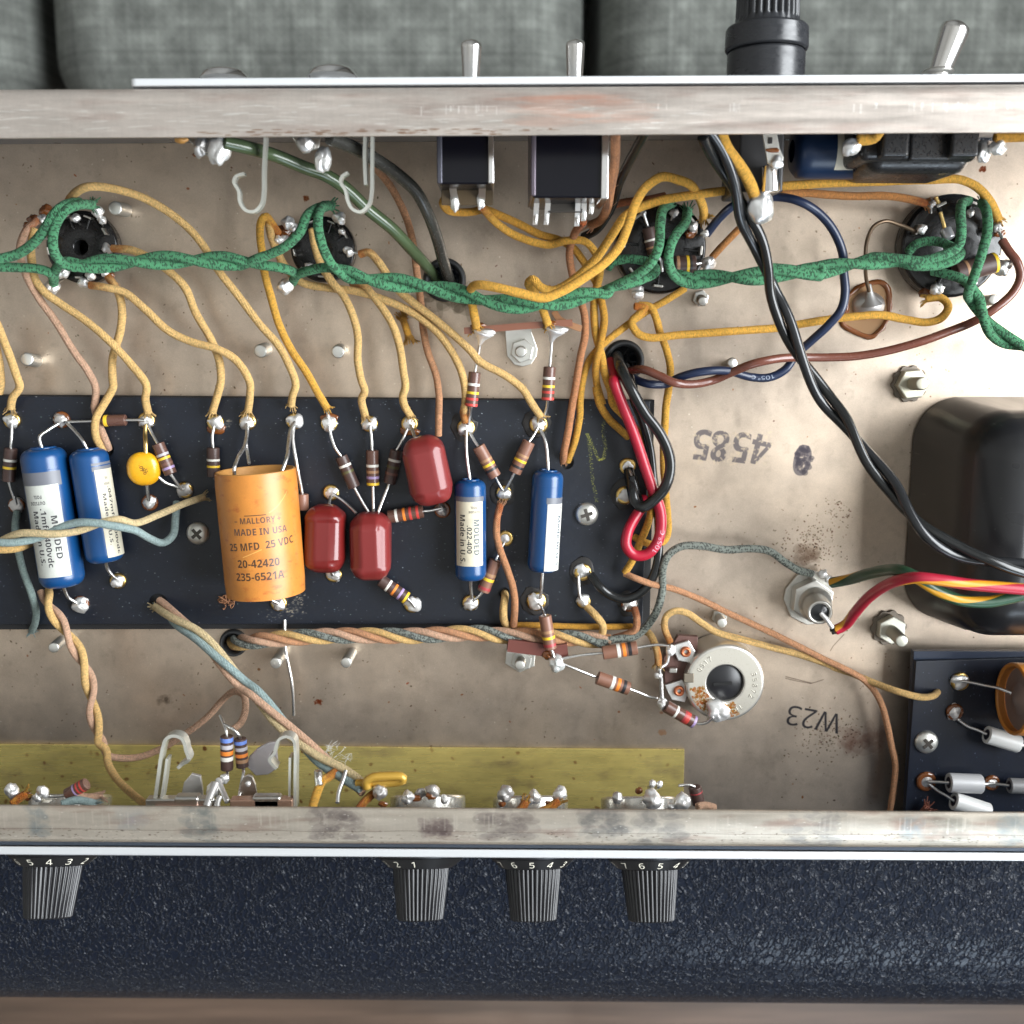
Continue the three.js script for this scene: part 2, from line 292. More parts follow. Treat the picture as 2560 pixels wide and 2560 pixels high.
{
  const wall = (w, d, x, z, c) => struct('wall', new THREE.BoxGeometry(w, 3.6, d).translate(x, 0.62, z), std(c, 0.9));
  wall(4.6, 0.05, -0.15, WIN_F.z + 0.11, [0.3, 0.29, 0.28]); wall(4.6, 0.05, -0.15, -2.1, [0.5, 0.5, 0.49]); wall(0.05, 4.2, WIN_R.x + 0.11, 0, [0.4, 0.39, 0.37]); wall(0.05, 4.2, -1.86, 0, [0.5, 0.49, 0.47]);
  struct('floor', new THREE.BoxGeometry(4.6, 0.05, 4.2).translate(-0.15, -1.1, 0), std([0.2, 0.13, 0.09], 0.5));
}
struct('ceiling', new THREE.BoxGeometry(4.6, 0.05, 4.2).translate(-0.15, 2.45, 0), std([0.88, 0.87, 0.84], 0.9));

// ------------------------------------------------------------------ black leather-grain cabinet under the chassis
{
  const N = 1024, cells = [], K = 16, gs = N / K;
  for (let i = 0; i < 1250; i++) cells.push([hash(i, 1, 91) * N, hash(i, 2, 91) * N]);
  const grid = {}; cells.forEach(([x, y], i) => (grid[Math.floor(x / gs) + ',' + Math.floor(y / gs)] ??= []).push(i));
  const grain = dataMap(N, N, (x, y) => {
    const wx = x + 26 * (vnoise(x / 32, y / 32, 5, 32, 32) - 0.5) + 10 * (vnoise(x / 8, y / 8, 7, 128, 128) - 0.5), wy = y + 26 * (vnoise(x / 32, y / 32, 6, 32, 32) - 0.5) + 10 * (vnoise(x / 8, y / 8, 8, 128, 128) - 0.5); let d1 = 999, d2 = 999; const gx = Math.floor(x / gs), gy = Math.floor(y / gs);
    for (let i = -1; i <= 1; i++) for (let j = -1; j <= 1; j++) for (const c of grid[((gx + i + K) % K) + ',' + ((gy + j + K) % K)] ?? []) {
      let dx = Math.abs(cells[c][0] - wx), dy = Math.abs(cells[c][1] - wy); dx = Math.min(dx, N - dx); dy = Math.min(dy, N - dy); const d = Math.hypot(dx * 1.4, dy * 0.72); if (d < d1) { d2 = d1; d1 = d; } else if (d < d2) d2 = d;
    }
    const e = d2 - d1, bead = vnoise(x / 5, y / 5, 9, 0, 0), vein = Math.exp(-e * e / 26) * (0.5 + 0.5 * vnoise(x / 20, y / 20, 10, 0, 0));
    return [255 * Math.min(1, 0.07 * fbm(x / 6, y / 6, 12, 2) + 0.85 * vein * (0.6 + 0.5 * bead))];
  });
  const vinyl = std([0.0026, 0.0055, 0.014], 0.27, 0, { bumpMap: grain, bumpScale: 0.00085, specularIntensity: 0.75 });
  const yT = -30, rad = 46, zF = zAt(2505, yT - 14) + 0.0115, w = 0.62, g = thing('amplifier_cabinet', 'black leather-grain vinyl cabinet with a rounded front edge under the chassis', 'cabinet', V(0, yT * mm, 0));
  const zB = P(1280, 300, yT).z, sec = [[zB, -0.27], [zF, -0.27], [zF, -rad * mm]];
  for (let i = 1; i <= 28; i++) { const a = i / 28 * Math.PI / 2; sec.push([zF - rad * mm + Math.cos(a) * rad * mm, -rad * mm + Math.sin(a) * rad * mm]); }
  sec.push([zB, 0]);
  const q = toCreasedNormals(bar(sec, -w / 2, w / 2), 0.5), p = q.attributes.position, uv = new Float32Array(p.count * 2);
  for (let i = 0; i < p.count; i++) { const z = p.getZ(i), y = p.getY(i); let s = z - (zF - rad * mm); if (s > 0) s = rad * mm * Math.atan2(s, y + rad * mm + 1e-9); if (y < -rad * mm) s = rad * mm * 1.57 - (y + rad * mm); uv[i * 2] = p.getX(i) / 0.064 + 0.05 * Math.sin(s * 60); uv[i * 2 + 1] = s / 0.064; }
  q.setAttribute('uv', new THREE.BufferAttribute(uv, 2));
  mesh('vinyl_covering', q.rotateY(-0.018), vinyl, g);
}

// ------------------------------------------------------------------ chassis
const chassis = thing('amplifier_chassis', 'open metal amplifier chassis pan with worn plated rims, full of wiring', 'chassis');
const HOLES = [[at('E', 1545, 905), 4.6], [at('F', 1385, 1515), 5.0], [at('N', 1765, 320), 3.4]];
{
  const W = 2048, D = 1408, zA = zBo - 0.003, dep = zFb + 0.012 - zA, wid = X1 - X0;
  const cx = (p) => (p.x - X0) / wid * W, cy = (p) => (p.z - zA) / dep * D, k = W / wid;      // pixels per metre
  const draw = (c, w, h) => {
    const d = c.createImageData(w, h);
    for (let y = 0; y < h; y++) for (let x = 0; x < w; x++) {
      const f = fbm(x / 260, y / 200, 3, 4), g = fbm(x / 26, y / 26, 14, 3), n = hash(x, y, 2), i = (y * w + x) * 4;
      const stain = Math.max(0, fbm(x / 60, y / 150, 28, 4) - 0.58) * 1.3, grime = Math.max(0, fbm(x / 14, y / 14, 33, 3) - 0.66) * 1.6;
      const t = 0.93 + 0.16 * (f - 0.5) + 0.1 * (g - 0.5) + 0.055 * (n - 0.5) - stain * 0.3 - grime * 0.14;
      d.data[i] = 210 * t; d.data[i + 1] = 196 * t - 4 * f; d.data[i + 2] = 180 * t - 10 * (f - 0.3); d.data[i + 3] = 255;
    }
    c.putImageData(d, 0, 0);
    // specks of dirt and pitting, denser at some spots; pale dust grains; a few rust dots
    for (let i = 0; i < 2600; i++) {
      let x = rnd() * w, y = rnd() * h; if (i % 4 === 0) { const q = [at('M', 640, 900), at('G', 650, 1120), at('M', 330, 1200), at('E', 1540, 1080), at('R', 1700, 1330), at('H', 1800, 650)][i % 6]; x = cx(q) + (rnd() + rnd() + rnd() - 1.5) * 55; y = cy(q) + (rnd() + rnd() + rnd() - 1.5) * 45; }
      if (vnoise(x / 120, y / 120, 71) < 0.32) continue;
      c.fillStyle = `rgba(${50 + rnd() * 30},${36 + rnd() * 18},${22 + rnd() * 14},${0.35 + rnd() * 0.5})`; c.beginPath(); c.ellipse(x, y, 0.6 + rnd() * rnd() * 2.6, 0.5 + rnd() * 0.9, rnd() * 3, 0, 7); c.fill();
    }
    for (let i = 0; i < 900; i++) { c.fillStyle = `rgba(236,232,222,${0.3 + rnd() * 0.6})`; c.beginPath(); c.ellipse(rnd() * w * 0.66, rnd() * h, 0.5 + rnd() * rnd() * 1.9, 0.5 + rnd() * 0.8, rnd() * 3, 0, 7); c.fill(); }
    for (let i = 0; i < 70; i++) { c.fillStyle = `rgba(${120 + rnd() * 40},${52 + rnd() * 20},22,${0.4 + rnd() * 0.4})`; c.beginPath(); c.ellipse(rnd() * w, rnd() * h, 0.8 + rnd() * rnd() * 5, 0.8 + rnd() * rnd() * 3, rnd() * 3, 0, 7); c.fill(); }
    const spot = (p, rx, ry, col) => { c.fillStyle = col; for (let i = 0; i < 26; i++) { c.beginPath(); c.ellipse(cx(p) + (rnd() - 0.5) * rx * 1.3, cy(p) + (rnd() - 0.5) * ry * 1.3, rx * (0.15 + 0.3 * rnd()), ry * (0.15 + 0.3 * rnd()), rnd() * 3, 0, 7); c.fill(); } };
    spot(at('E', 1540, 1070), 70, 30, 'rgba(46,36,28,0.16)'); spot(at('O', 590, 770), 9, 6, 'rgba(130,58,30,0.5)'); spot(at('E', 500, 290), 6, 5, 'rgba(110,55,25,0.5)'); spot(at('H', 1620, 70), 7, 6, 'rgba(90,40,20,0.6)'); spot(at('M', 300, 1290), 26, 22, 'rgba(70,52,38,0.14)');
    spot(at('N', 1240, 750), 18, 10, 'rgba(70,62,56,0.1)'); spot(at('R', 470, 1300), 9, 7, 'rgba(190,150,120,0.6)'); spot(at('S', 720, 1060), 60, 26, 'rgba(90,52,36,0.09)');
    c.strokeStyle = 'rgba(60,46,36,0.55)'; c.lineWidth = 1.4;
    const scratch = (list) => { c.beginPath(); list.forEach(([r, x, y], i) => { const q = at(r, x, y); i ? c.lineTo(cx(q), cy(q)) : c.moveTo(cx(q), cy(q)); }); c.stroke(); };
    scratch([['S', 130, 590], ['S', 210, 610], ['S', 320, 630], ['S', 360, 620], ['S', 420, 600]]); scratch([['S', 575, 258], ['S', 490, 350], ['S', 470, 385]]); scratch([['R', 1400, 880], ['R', 1600, 930]]);
    // ink stamps, upside down as the photograph shows them
    const text = (s, reg, x, y, size, col, rot, font, sx = 1) => { const q = at(reg, x, y); c.save(); c.translate(cx(q), cy(q)); c.rotate(Math.PI + rot); c.scale(sx, 1); c.font = `${font} ${size}px sans-serif`; c.textAlign = 'center'; c.textBaseline = 'middle'; c.fillStyle = col; c.fillText(s, 0, 0); c.restore(); };
    text('W23', 'R', 1610, 1200, 54, 'rgba(58,56,60,0.95)', 0.2, '', 0.98);
    const ink = (s, x, y, rot) => { text(s, 'L', x, y, 78, 'rgba(74,71,80,0.66)', rot, 'bold', 0.82); };
    ink('4', 1510, 490, 0.22); ink('5', 1365, 475, 0.14); ink('8', 1205, 465, 0.12); ink('5', 1070, 455, 0.12); ink('0', 1830, 570, 0.15);
    const b = at('L', 1830, 570); c.fillStyle = 'rgba(66,63,70,0.5)'; for (let i = 0; i < 60; i++) { const a = rnd() * 6.28, q = Math.sqrt(rnd()); c.beginPath(); c.ellipse(cx(b) + Math.cos(a) * q * 15 + 2, cy(b) + Math.sin(a) * q * 26, 2 + rnd() * 5, 1.5 + rnd() * 4, 0.3, 0, 7); c.fill(); }
    for (let i = 0; i < 160; i++) { const q = at('L', 1000 + rnd() * 600, 350 + rnd() * 260); c.fillStyle = `rgba(205,188,164,${0.25 + rnd() * 0.45})`; c.beginPath(); c.ellipse(cx(q), cy(q), 1 + rnd() * 4, 0.8 + rnd() * 1.4, rnd() * 3, 0, 7); c.fill(); }
  };
  const map = canvasMap(W, D, draw);
  const rough = dataMap(512, 352, (x, y) => [255 * (0.5 + 0.4 * fbm(x / 24, y / 24, 55, 4) + 0.1 * hash(x, y, 9))]);
  const floorMat = std([1, 0.975, 0.93], 0.52, 0.85, { map, roughnessMap: rough, bumpMap: rough, bumpScale: 0.00003 });
  const fl = slab([V(XL, 0, zBo + 0.0008), V(XR, 0, zBo + 0.0008), V(XR, 0, zFb - 0.001), V(XL, 0, zFb - 0.001)], -0.0014, 0, 0, HOLES.map(([c, r]) => [c, r * mm]));
  mesh('floor_pan', uvPlan(fl, X0, zA, wid, dep), floorMat, chassis);

  // rims: worn plating with scratches, stains and heat-darkened patches
  const rim = (base, marks) => canvasMap(2048, 192, (c, w, h) => {
    const d = c.createImageData(w, h);
    for (let y = 0; y < h; y++) for (let x = 0; x < w; x++) {
      const f = fbm(x / 130, y / 26, 61 + base[3], 4), s = fbm(x / 3.2, y / 60, 62 + base[3], 3), g = fbm(x / 15, y / 7, 63 + base[3], 3), i = (y * w + x) * 4, t = 1 + 0.08 * (f - 0.5) + 0.04 * (s - 0.5) + 0.07 * (g - 0.5) + 0.05 * (hash(x, y, 4) - 0.5);
      const o = Math.max(0, fbm(x / 90, y / 40, 70 + base[3], 4) - 0.56) * base[4];
      d.data[i] = base[0] * (t - o * 0.6); d.data[i + 1] = base[1] * (t - o * 0.85); d.data[i + 2] = base[2] * (t - o * 0.9); d.data[i + 3] = 255;
    }
    c.putImageData(d, 0, 0); marks(c, w, h);
  });
  const ux = (u, v, h) => (P(u, v, h).x - X0) / wid * 2048;
  const ticks = (c, n, x0, x1, y0, y1, col) => { for (let i = 0; i < n; i++) { const x = x0 + rnd() * (x1 - x0); if (vnoise(x / 60, 1, 19) < 0.4) continue; c.fillStyle = col.replace('A', (0.1 + rnd() * 0.4).toFixed(2)); c.fillRect(x, y0 + rnd() * 8, 1 + rnd() * 2, (y1 - y0) * (0.5 + rnd() * 0.6)); } };
  const backMap = rim([196, 186, 177, 0, 0.5], (c, w, h) => {
    ticks(c, 150, ux(1050, 270, H), 2048, h * 0.38, h * 0.56, 'rgba(250,248,244,A)');
    for (let i = 0; i < 240; i++) { c.fillStyle = `rgba(240,240,234,${0.1 + rnd() * 0.3})`; c.beginPath(); c.ellipse(rnd() * w * 0.62, h * (0.35 + rnd() * 0.55), 3 + rnd() * 16, 1 + rnd() * 2, -0.2 + rnd() * 0.4, 0, 7); c.fill(); }
    for (let i = 0; i < 30; i++) { c.fillStyle = 'rgba(206,150,126,0.13)'; c.beginPath(); c.ellipse(ux(1330 + rnd() * 260, 270, H), h * (0.2 + rnd() * 0.6), 20 + rnd() * 40, 6 + rnd() * 12, 0, 0, 7); c.fill(); }
    for (let i = 0; i < 90; i++) { c.fillStyle = `rgba(110,72,46,${0.2 + rnd() * 0.4})`; c.beginPath(); c.ellipse(ux(500 + rnd() * 900, 270, H), h * (0.86 + rnd() * 0.12), 2 + rnd() * 8, 1 + rnd() * 2, 0, 0, 7); c.fill(); }
  });
  const frontMap = rim([184, 174, 160, 3, 1.0], (c, w, h) => {
    const patch = (u, half, top, bot, col, n = 60) => { for (let i = 0; i < n; i++) { c.fillStyle = col; c.beginPath(); c.ellipse(ux(u, 2070, H) + (rnd() - 0.5) * 1.7 * half, h * (top + rnd() * (bot - top)), half * (0.12 + rnd() * 0.3), h * (0.03 + rnd() * 0.09), rnd() - 0.5, 0, 7); c.fill(); } };
    patch(95, 17, 0.05, 0.6, 'rgba(128,136,136,0.136)'); patch(500, 28, 0.03, 0.75, 'rgba(99,105,107,0.124)'); patch(840, 42, 0.02, 0.62, 'rgba(77,66,66,0.105)'); patch(1270, 44, 0.05, 0.6, 'rgba(72,62,60,0.099)'); patch(1510, 36, 0.02, 0.5, 'rgba(76,82,83,0.105)'); patch(1650, 44, 0.02, 0.95, 'rgba(80,80,78,0.105)');
    patch(2040, 44, 0.02, 0.95, 'rgba(103,103,102,0.118)'); patch(2370, 40, 0.02, 0.95, 'rgba(116,113,110,0.105)'); patch(2535, 26, 0.02, 0.7, 'rgba(134,138,141,0.124)'); patch(1090, 24, 0.2, 0.5, 'rgba(86,67,63,0.124)'); patch(330, 24, 0.05, 0.4, 'rgba(157,165,164,0.087)'); patch(2280, 18, 0.1, 0.5, 'rgba(136,144,144,0.124)');
    ticks(c, 200, 0, 2048, h * 0.08, h * 0.38, 'rgba(206,196,182,A)');
    for (let i = 0; i < 900; i++) { c.fillStyle = `rgba(70,56,44,${0.2 + rnd() * 0.4})`; c.beginPath(); c.ellipse(rnd() * w, h * (0.4 + rnd() * 0.5), 0.8 + rnd() * 3, 0.6 + rnd() * 1.2, rnd() * 3, 0, 7); c.fill(); }
    for (let i = 0; i < 400; i++) { c.fillStyle = `rgba(236,230,220,${0.2 + rnd() * 0.5})`; c.beginPath(); c.ellipse(rnd() * w, h * (0.1 + rnd() * 0.85), 0.8 + rnd() * 2, 0.6 + rnd(), rnd() * 3, 0, 7); c.fill(); }
    c.strokeStyle = 'rgba(70,58,48,0.5)'; c.lineWidth = 1.5; c.beginPath(); for (let x = 0; x < w; x += 12) c.lineTo(x, h * 0.42 + 5 * (vnoise(x / 50, 3, 8) - 0.5)); c.stroke();
  });
  const rimRough = dataMap(512, 64, (x, y) => [255 * (0.45 + 0.45 * fbm(x / 20, y / 8, 64, 4))]);
  const rimMat = (map) => std([1, 1, 1], 0.6, 0.75, { map, roughnessMap: rimRough, bumpMap: rimRough, bumpScale: 0.00004 });
  const uvRim = (g, z0, z1) => { const p = g.attributes.position, uv = new Float32Array(p.count * 2); for (let i = 0; i < p.count; i++) { uv[i * 2] = (p.getX(i) - X0) / wid; uv[i * 2 + 1] = 1 - (p.getZ(i) - z0 + (H * mm - p.getY(i)) * 0.5 * Math.sign(z1 - z0 > 0 ? 1 : 1)) / (z1 - z0); } g.setAttribute('uv', new THREE.BufferAttribute(uv, 2)); return g; };
  const arc = (cz, cy, r, a0, a1, n = 7) => Array.from({ length: n + 1 }, (_, i) => { const a = a0 + (a1 - a0) * i / n; return [cz + Math.cos(a) * r, cy + Math.sin(a) * r]; });
  const t = 0.0013, Hm = H * mm;
  // back rim: flat lip turned in over the wiring, rolled into the wall
  const rb = 0.0026;
  const bl = [[zBi, Hm], ...arc(zBo + rb, Hm - rb, rb, Math.PI / 2, Math.PI), [zBo + t, Hm - rb], ...arc(zBo + rb, Hm - rb, rb - t, Math.PI, Math.PI / 2), [zBi - 0.0004, Hm - t], [zBi, Hm - t + 0.0004]];
  const slopeB = (P(2560, 331, H).z - P(0, 346, H).z) / (P(2560, 331, H).x - P(0, 346, H).x);
  const skew = (g, s) => { const p = g.attributes.position; for (let i = 0; i < p.count; i++) p.setZ(i, p.getZ(i) + s * p.getX(i)); return g; };
  mesh('back_rim', skew(uvRim(toCreasedNormals(bar(bl, XL, XR), 0.6), zBo, zBi), slopeB), rimMat(backMap), chassis);
  const wallMat = std([0.1, 0.11, 0.13], 0.5, 0.5, { roughnessMap: speck });
  mesh('back_wall', skew(bar([[zBo, 0.0004], [zBo, Hm - rb - 0.0001], [zBo + t, Hm - rb - 0.0001], [zBo + t, 0.0004]], XL, XR), slopeB), wallMat, chassis);
  // front rim: lip, then a wide roll down into the leaning front wall
  const rf = 0.005, cz = zFt - 0.0042, fl2 = [[zFi, Hm - t + 0.0004], [zFi, Hm - 0.0003], [zFi + 0.0003, Hm], [cz, Hm], ...arc(cz, Hm - rf, rf, Math.PI / 2, 0.28, 8), ...arc(cz, Hm - rf, rf - t, 0.28, Math.PI / 2, 8), [zFi + 0.0004, Hm - t]].reverse();
  const slopeF = (P(2560, 2030, H).z - P(0, 2012, H).z) / (P(2560, 2030, H).x - P(0, 2012, H).x);
  mesh('front_rim', skew(uvRim(toCreasedNormals(bar(fl2, XL, XR), 0.6), zFi, zFi + 0.013), slopeF), rimMat(frontMap), chassis);
  const wa = onPanel(0, 0, 0), wb = onPanel(0, (Hm - rf) / mm / wallUp.y - 0.6, 0), wc = wb.clone().addScaledVector(panelOut, -t), wd = wa.clone().addScaledVector(panelOut, -t);
  mesh('front_wall', skew(bar([[wa.z, wa.y], [wd.z, wd.y], [wc.z, wc.y], [wb.z, wb.y]], XL, XR), slopeF), std([0.13, 0.16, 0.21], 0.5, 0.4), chassis);
  // outer plates: bright aluminium edges seen beyond the rims
  const alu = std([0.74, 0.76, 0.78], 0.42, 0.6);
  const bp = thing('rear_plate', 'thin bright metal rear panel plate along the top rim with rounded left end', 'plate');
  const xl = P(327, 200, H - 2).x, zs = (x) => zBo + slopeB * x;
  const pg = new THREE.Shape(); const hh = 0.052, ww = XR - xl; pg.moveTo(0.003, 0); pg.lineTo(ww, 0); pg.lineTo(ww, hh); pg.lineTo(0.0012, hh); pg.quadraticCurveTo(0, hh, 0, hh - 0.0012); pg.lineTo(0, 0.003); pg.quadraticCurveTo(0, 0, 0.003, 0);
  const bpg = new THREE.ExtrudeGeometry(pg, { depth: 0.0011, bevelEnabled: true, bevelSize: 0.0002, bevelThickness: 0.0002, bevelSegments: 2 }).translate(xl, 0.006, 0);
  const q = bpg.attributes.position; for (let i = 0; i < q.count; i++) q.setZ(i, q.getZ(i) + zBo + slopeB * q.getX(i) - 0.0018);
  mesh('plate', bpg, alu, bp);
  const fp = thing('control_panel', 'bright metal front control panel edge along the bottom rim above the knobs', 'panel');
  const a1 = onPanel(0, 2, 0.25), a2 = onPanel(0, H / wallUp.y - 1.2, 0.25), a3 = a2.clone().addScaledVector(panelOut, 0.0017), a4 = a1.clone().addScaledVector(panelOut, 0.0017);
  mesh('plate', skew(bar([[a1.z, a1.y], [a2.z, a2.y], [a3.z - 0.0003, a3.y + 0.0003], [a3.z, a3.y], [a4.z, a4.y]], XL, XR), slopeF), std([0.74, 0.76, 0.78], 0.4, 0.6), fp);
  chassis.userData.slopeF = slopeF;
  // brass sheet lying on the floor along the front
  const bm = canvasMap(1024, 128, (c, w, h) => { const d = c.createImageData(w, h); for (let y = 0; y < h; y++) for (let x = 0; x < w; x++) { const f = fbm(x / 70, y / 26, 81, 4), g = fbm(x / 60, y / 2, 82, 3), t = 0.98 + 0.26 * (f - 0.5) + 0.08 * (g - 0.5), o = 0.45 * Math.max(0, fbm(x / 26, y / 16, 85, 4) - 0.58), i = (y * w + x) * 4; d.data[i] = 200 * (t - o); d.data[i + 1] = 184 * (t - o * 1.1); d.data[i + 2] = 118 * (t - o * 0.6); d.data[i + 3] = 255; } c.putImageData(d, 0, 0); for (let i = 0; i < 90; i++) { c.fillStyle = `rgba(96,52,26,${0.25 + rnd() * 0.5})`; c.beginPath(); c.ellipse(rnd() * w, rnd() * h, 1 + rnd() * 3, 1 + rnd() * 2, rnd() * 3, 0, 7); c.fill(); } });
  const bs = thing('brass_sheet', 'yellow brass grounding sheet lying along the front of the chassis floor', 'sheet');
  const bc = [P(-120, 1860, 1), P(1711, 1874, 1), P(1707, 2060, 1), P(-120, 2060, 1)], bg = slab(bc, 0.0002, 0.0011, 0.0001);
  mesh('sheet', uvPlan(bg, bc[0].x, bc[0].z, bc[1].x - bc[0].x, bc[2].z - bc[0].z), std([1, 0.97, 0.85], 0.5, 0.45, { map: bm, roughnessMap: speck }), bs);
}

// ------------------------------------------------------------------ main component board
const BT = 4.2, ES = 5.2;                                   // board top, height of solder on it (mm)
const boardTex = (s) => canvasMap(1024, 512, (c, w, h) => {
  const d = c.createImageData(w, h);
  for (let y = 0; y < h; y++) for (let x = 0; x < w; x++) { const f = fbm(x / 70, y / 70, 91 + s, 4), g = hash(x, y, 5 + s), fib = fbm(x / 2.2, y / 1.6, 7 + s, 2), i = (y * w + x) * 4, t = 0.8 + 0.4 * (f - 0.5) + 0.16 * (g - 0.5) + 0.24 * (fib - 0.5); d.data[i] = 17 * t; d.data[i + 1] = 24 * t; d.data[i + 2] = 37 * t; d.data[i + 3] = 255; }
  c.putImageData(d, 0, 0);
  for (let i = 0; i < 1500; i++) { c.fillStyle = `rgba(${200 + rnd() * 40},${200 + rnd() * 40},${196 + rnd() * 40},${0.2 + rnd() * 0.6})`; c.beginPath(); c.ellipse(rnd() * w, rnd() * h, 0.4 + rnd() * rnd() * 1.3, 0.4 + rnd() * 0.6, rnd() * 3, 0, 7); c.fill(); }
});
const mainTex = boardTex(0);
const bCorner = [P(-130, 989, BT), P(1625, 1003, BT), P(1606, 1559, BT), P(-130, 1561, BT)];
{
  const cv = mainTex.image, c = cv.getContext('2d'), b0 = bCorner[0], bw = bCorner[1].x - b0.x, bh = bCorner[3].z - b0.z, cx = (p) => (p.x - b0.x) / bw * 1024, cy = (p) => (p.z - b0.z) / bh * 512;
  // yellow chalk mark, dusty patches, scorch rings
  const chalk = (list) => { for (let i = 0; i + 1 < list.length; i++) { const a = at('K', ...list[i], BT), b = at('K', ...list[i + 1], BT); for (let t = 0; t < 1; t += 0.012) { if (rnd() < 0.25) continue; c.fillStyle = `rgba(196,190,60,${0.25 + rnd() * 0.5})`; c.fillRect(cx(a) + (cx(b) - cx(a)) * t + (rnd() - 0.5) * 5, cy(a) + (cy(b) - cy(a)) * t + (rnd() - 0.5) * 3, 1.2, 1.2); } } };
  chalk([[1530, 370], [1550, 480], [1560, 600], [1575, 740], [1605, 890]]); chalk([[1530, 370], [1580, 480], [1620, 575], [1655, 560], [1670, 480], [1650, 380], [1655, 260]]);
  const dust = (reg, x, y, rx, ry, n) => { for (let i = 0; i < n; i++) { const q = at(reg, x + (rnd() + rnd() - 1) * rx, y + (rnd() + rnd() - 1) * ry, BT); c.fillStyle = `rgba(190,170,140,${0.15 + rnd() * 0.4})`; c.beginPath(); c.ellipse(cx(q), cy(q), 0.5 + rnd() * 2, 0.4 + rnd(), rnd() * 3, 0, 7); c.fill(); } };
  dust('J', 810, 1620, 60, 80, 60); dust('J', 270, 305, 50, 50, 30); dust('J', 700, 1720, 200, 60, 60); dust('O', 400, 60, 120, 80, 70); dust('I', 1290, 610, 30, 30, 8);
  mainTex.needsUpdate = true;
}
const boardMat = std([1, 1, 1], 0.5, 0, { map: mainTex, roughnessMap: dataMap(256, 256, (x, y) => [255 * (0.75 + 0.25 * hash(x, y, 3))]) });
const board = thing('component_board', 'long blue-black fibre component board with rows of soldered eyelets', 'circuit board', V(0, BT * mm, 0));
{
  const g = slab(bCorner, (BT - 1.4) * mm, BT * mm, 0.0001, [[at('I', 800, 490, BT), 2.2 * mm], [at('N', 1195, 20, BT), 2.6 * mm], [at('K', 1380, 590, BT), 2.0 * mm], [at('K', 905, 1575, BT), 1.6 * mm]]);
  uvPlan(g, bCorner[0].x, bCorner[0].z, bCorner[1].x - bCorner[0].x, bCorner[3].z - bCorner[0].z); part('fibre_sheet', g, boardMat, board);
  const b2 = slab([P(-130, 985, 1), P(1634, 999, 1), P(1622, 1566, 1), P(-130, 1570, 1)].map((p) => V(p.x, 0, p.z)), 0.0003, (BT - 1.45) * mm, 0.0001);
  part('backing_sheet', b2, std([0.008, 0.008, 0.009], 0.6), board);
}
// eyelet: brass ring with a bright lump of solder. dark: flux-stained; hollow: an empty, sunken joint
function eyelet(reg, x, y, o = {}) {
  const h = o.h ?? BT, p = at(reg, x, y, h + 0.4), r = (o.r ?? 2.15) * mm, own = o.board ?? board;
  const ring = part('eyelet', lathe([[r * 0.55, 0.0006], [r * 0.8, 0.00075], [r, 0.0005], [r * 1.04, 0.0001], [r * 1.0, -0.0004]], 24).translate(p.x, h * mm + 0.0002, p.z), o.dark ? FLUX : BRASS, own);
  const k = o.k ?? 1, s = blobGeo(r * 0.97 * k, (o.up ?? 1.7) * 0.72 * mm, r * 0.95 * k, 0.46, 0.05).translate(p.x + (o.dx ?? 0) * mm, h * mm + 0.0003, p.z + (o.dz ?? 0) * mm);
  const m = mesh('solder', local(s, own), o.dull ? SOLDER_DULL : SOLDER, ring);
  if (o.burn) { const b = blobGeo(r * 1.45, 0.00025, r * 1.6, 0.5, 0.1).translate(p.x - r * 0.15, h * mm + 0.0001, p.z - r * 0.1); mesh('scorched_flux', local(b, own), SOOT, ring); }
  if (o.flux) { const b = blobGeo(r * 1.15, 0.0005, r * 0.6, 0.5, 0.1).translate(p.x, h * mm + 0.0003, p.z + (o.flux > 0 ? r * 0.9 : -r * 0.7)); mesh('flux_residue', local(b, own), FLUX, ring); }
  return m;
}
eyelet('I', 90, 275, { up: 2 }); eyelet('I', 465, 270, { dark: true, dull: true }); eyelet('I', 1105, 275); eyelet('I', 1625, 290, { flux: 1 }); eyelet('J', 422, 285, { up: 1.9 }); eyelet('J', 775, 280, { up: 1.9 }); eyelet('J', 1035, 300, { flux: -1 }); eyelet('J', 1340, 300); eyelet('J', 1642, 300, { flux: 1 });
eyelet('K', 620, 330, { r: 2.3, up: 2, burn: true }); eyelet('K', 1168, 305, { r: 2.4, up: 2, burn: true }); eyelet('K', 905, 825, { burn: true }); eyelet('K', 915, 1165, { dull: true, up: 0.9 }); eyelet('K', 655, 1650, { r: 2.2 }); eyelet('K', 1150, 1640, { r: 2.6, burn: true }); eyelet('K', 215, 1665, { r: 2.2 });
eyelet('J', 1050, 820, { up: 1.2 }); eyelet('J', 1070, 1435); eyelet('J', 655, 1655, { up: 2 }); eyelet('J', 1890, 950, { dark: true, k: 0.8 }); eyelet('I', 1395, 800, { up: 1.4, dull: true }); eyelet('I', 1130, 895, { dark: true, up: 1.9 }); eyelet('I', 890, 1485, { up: 2 }); eyelet('I', 610, 1660, { dark: true, up: 2.4, k: 1.1 }); eyelet('I', 125, 915, { dark: true, dull: true });
eyelet('L', 510, 620, { up: 0.9 }); eyelet('L', 490, 840, { r: 2.4, up: 1, dull: true, burn: true }); eyelet('L', 172, 1420, { r: 2.3, up: 1.3, burn: true }); eyelet('L', 178, 1640, { r: 1.9 }); eyelet('L', 520, 1660, { dark: true, up: 1.9, burn: true });

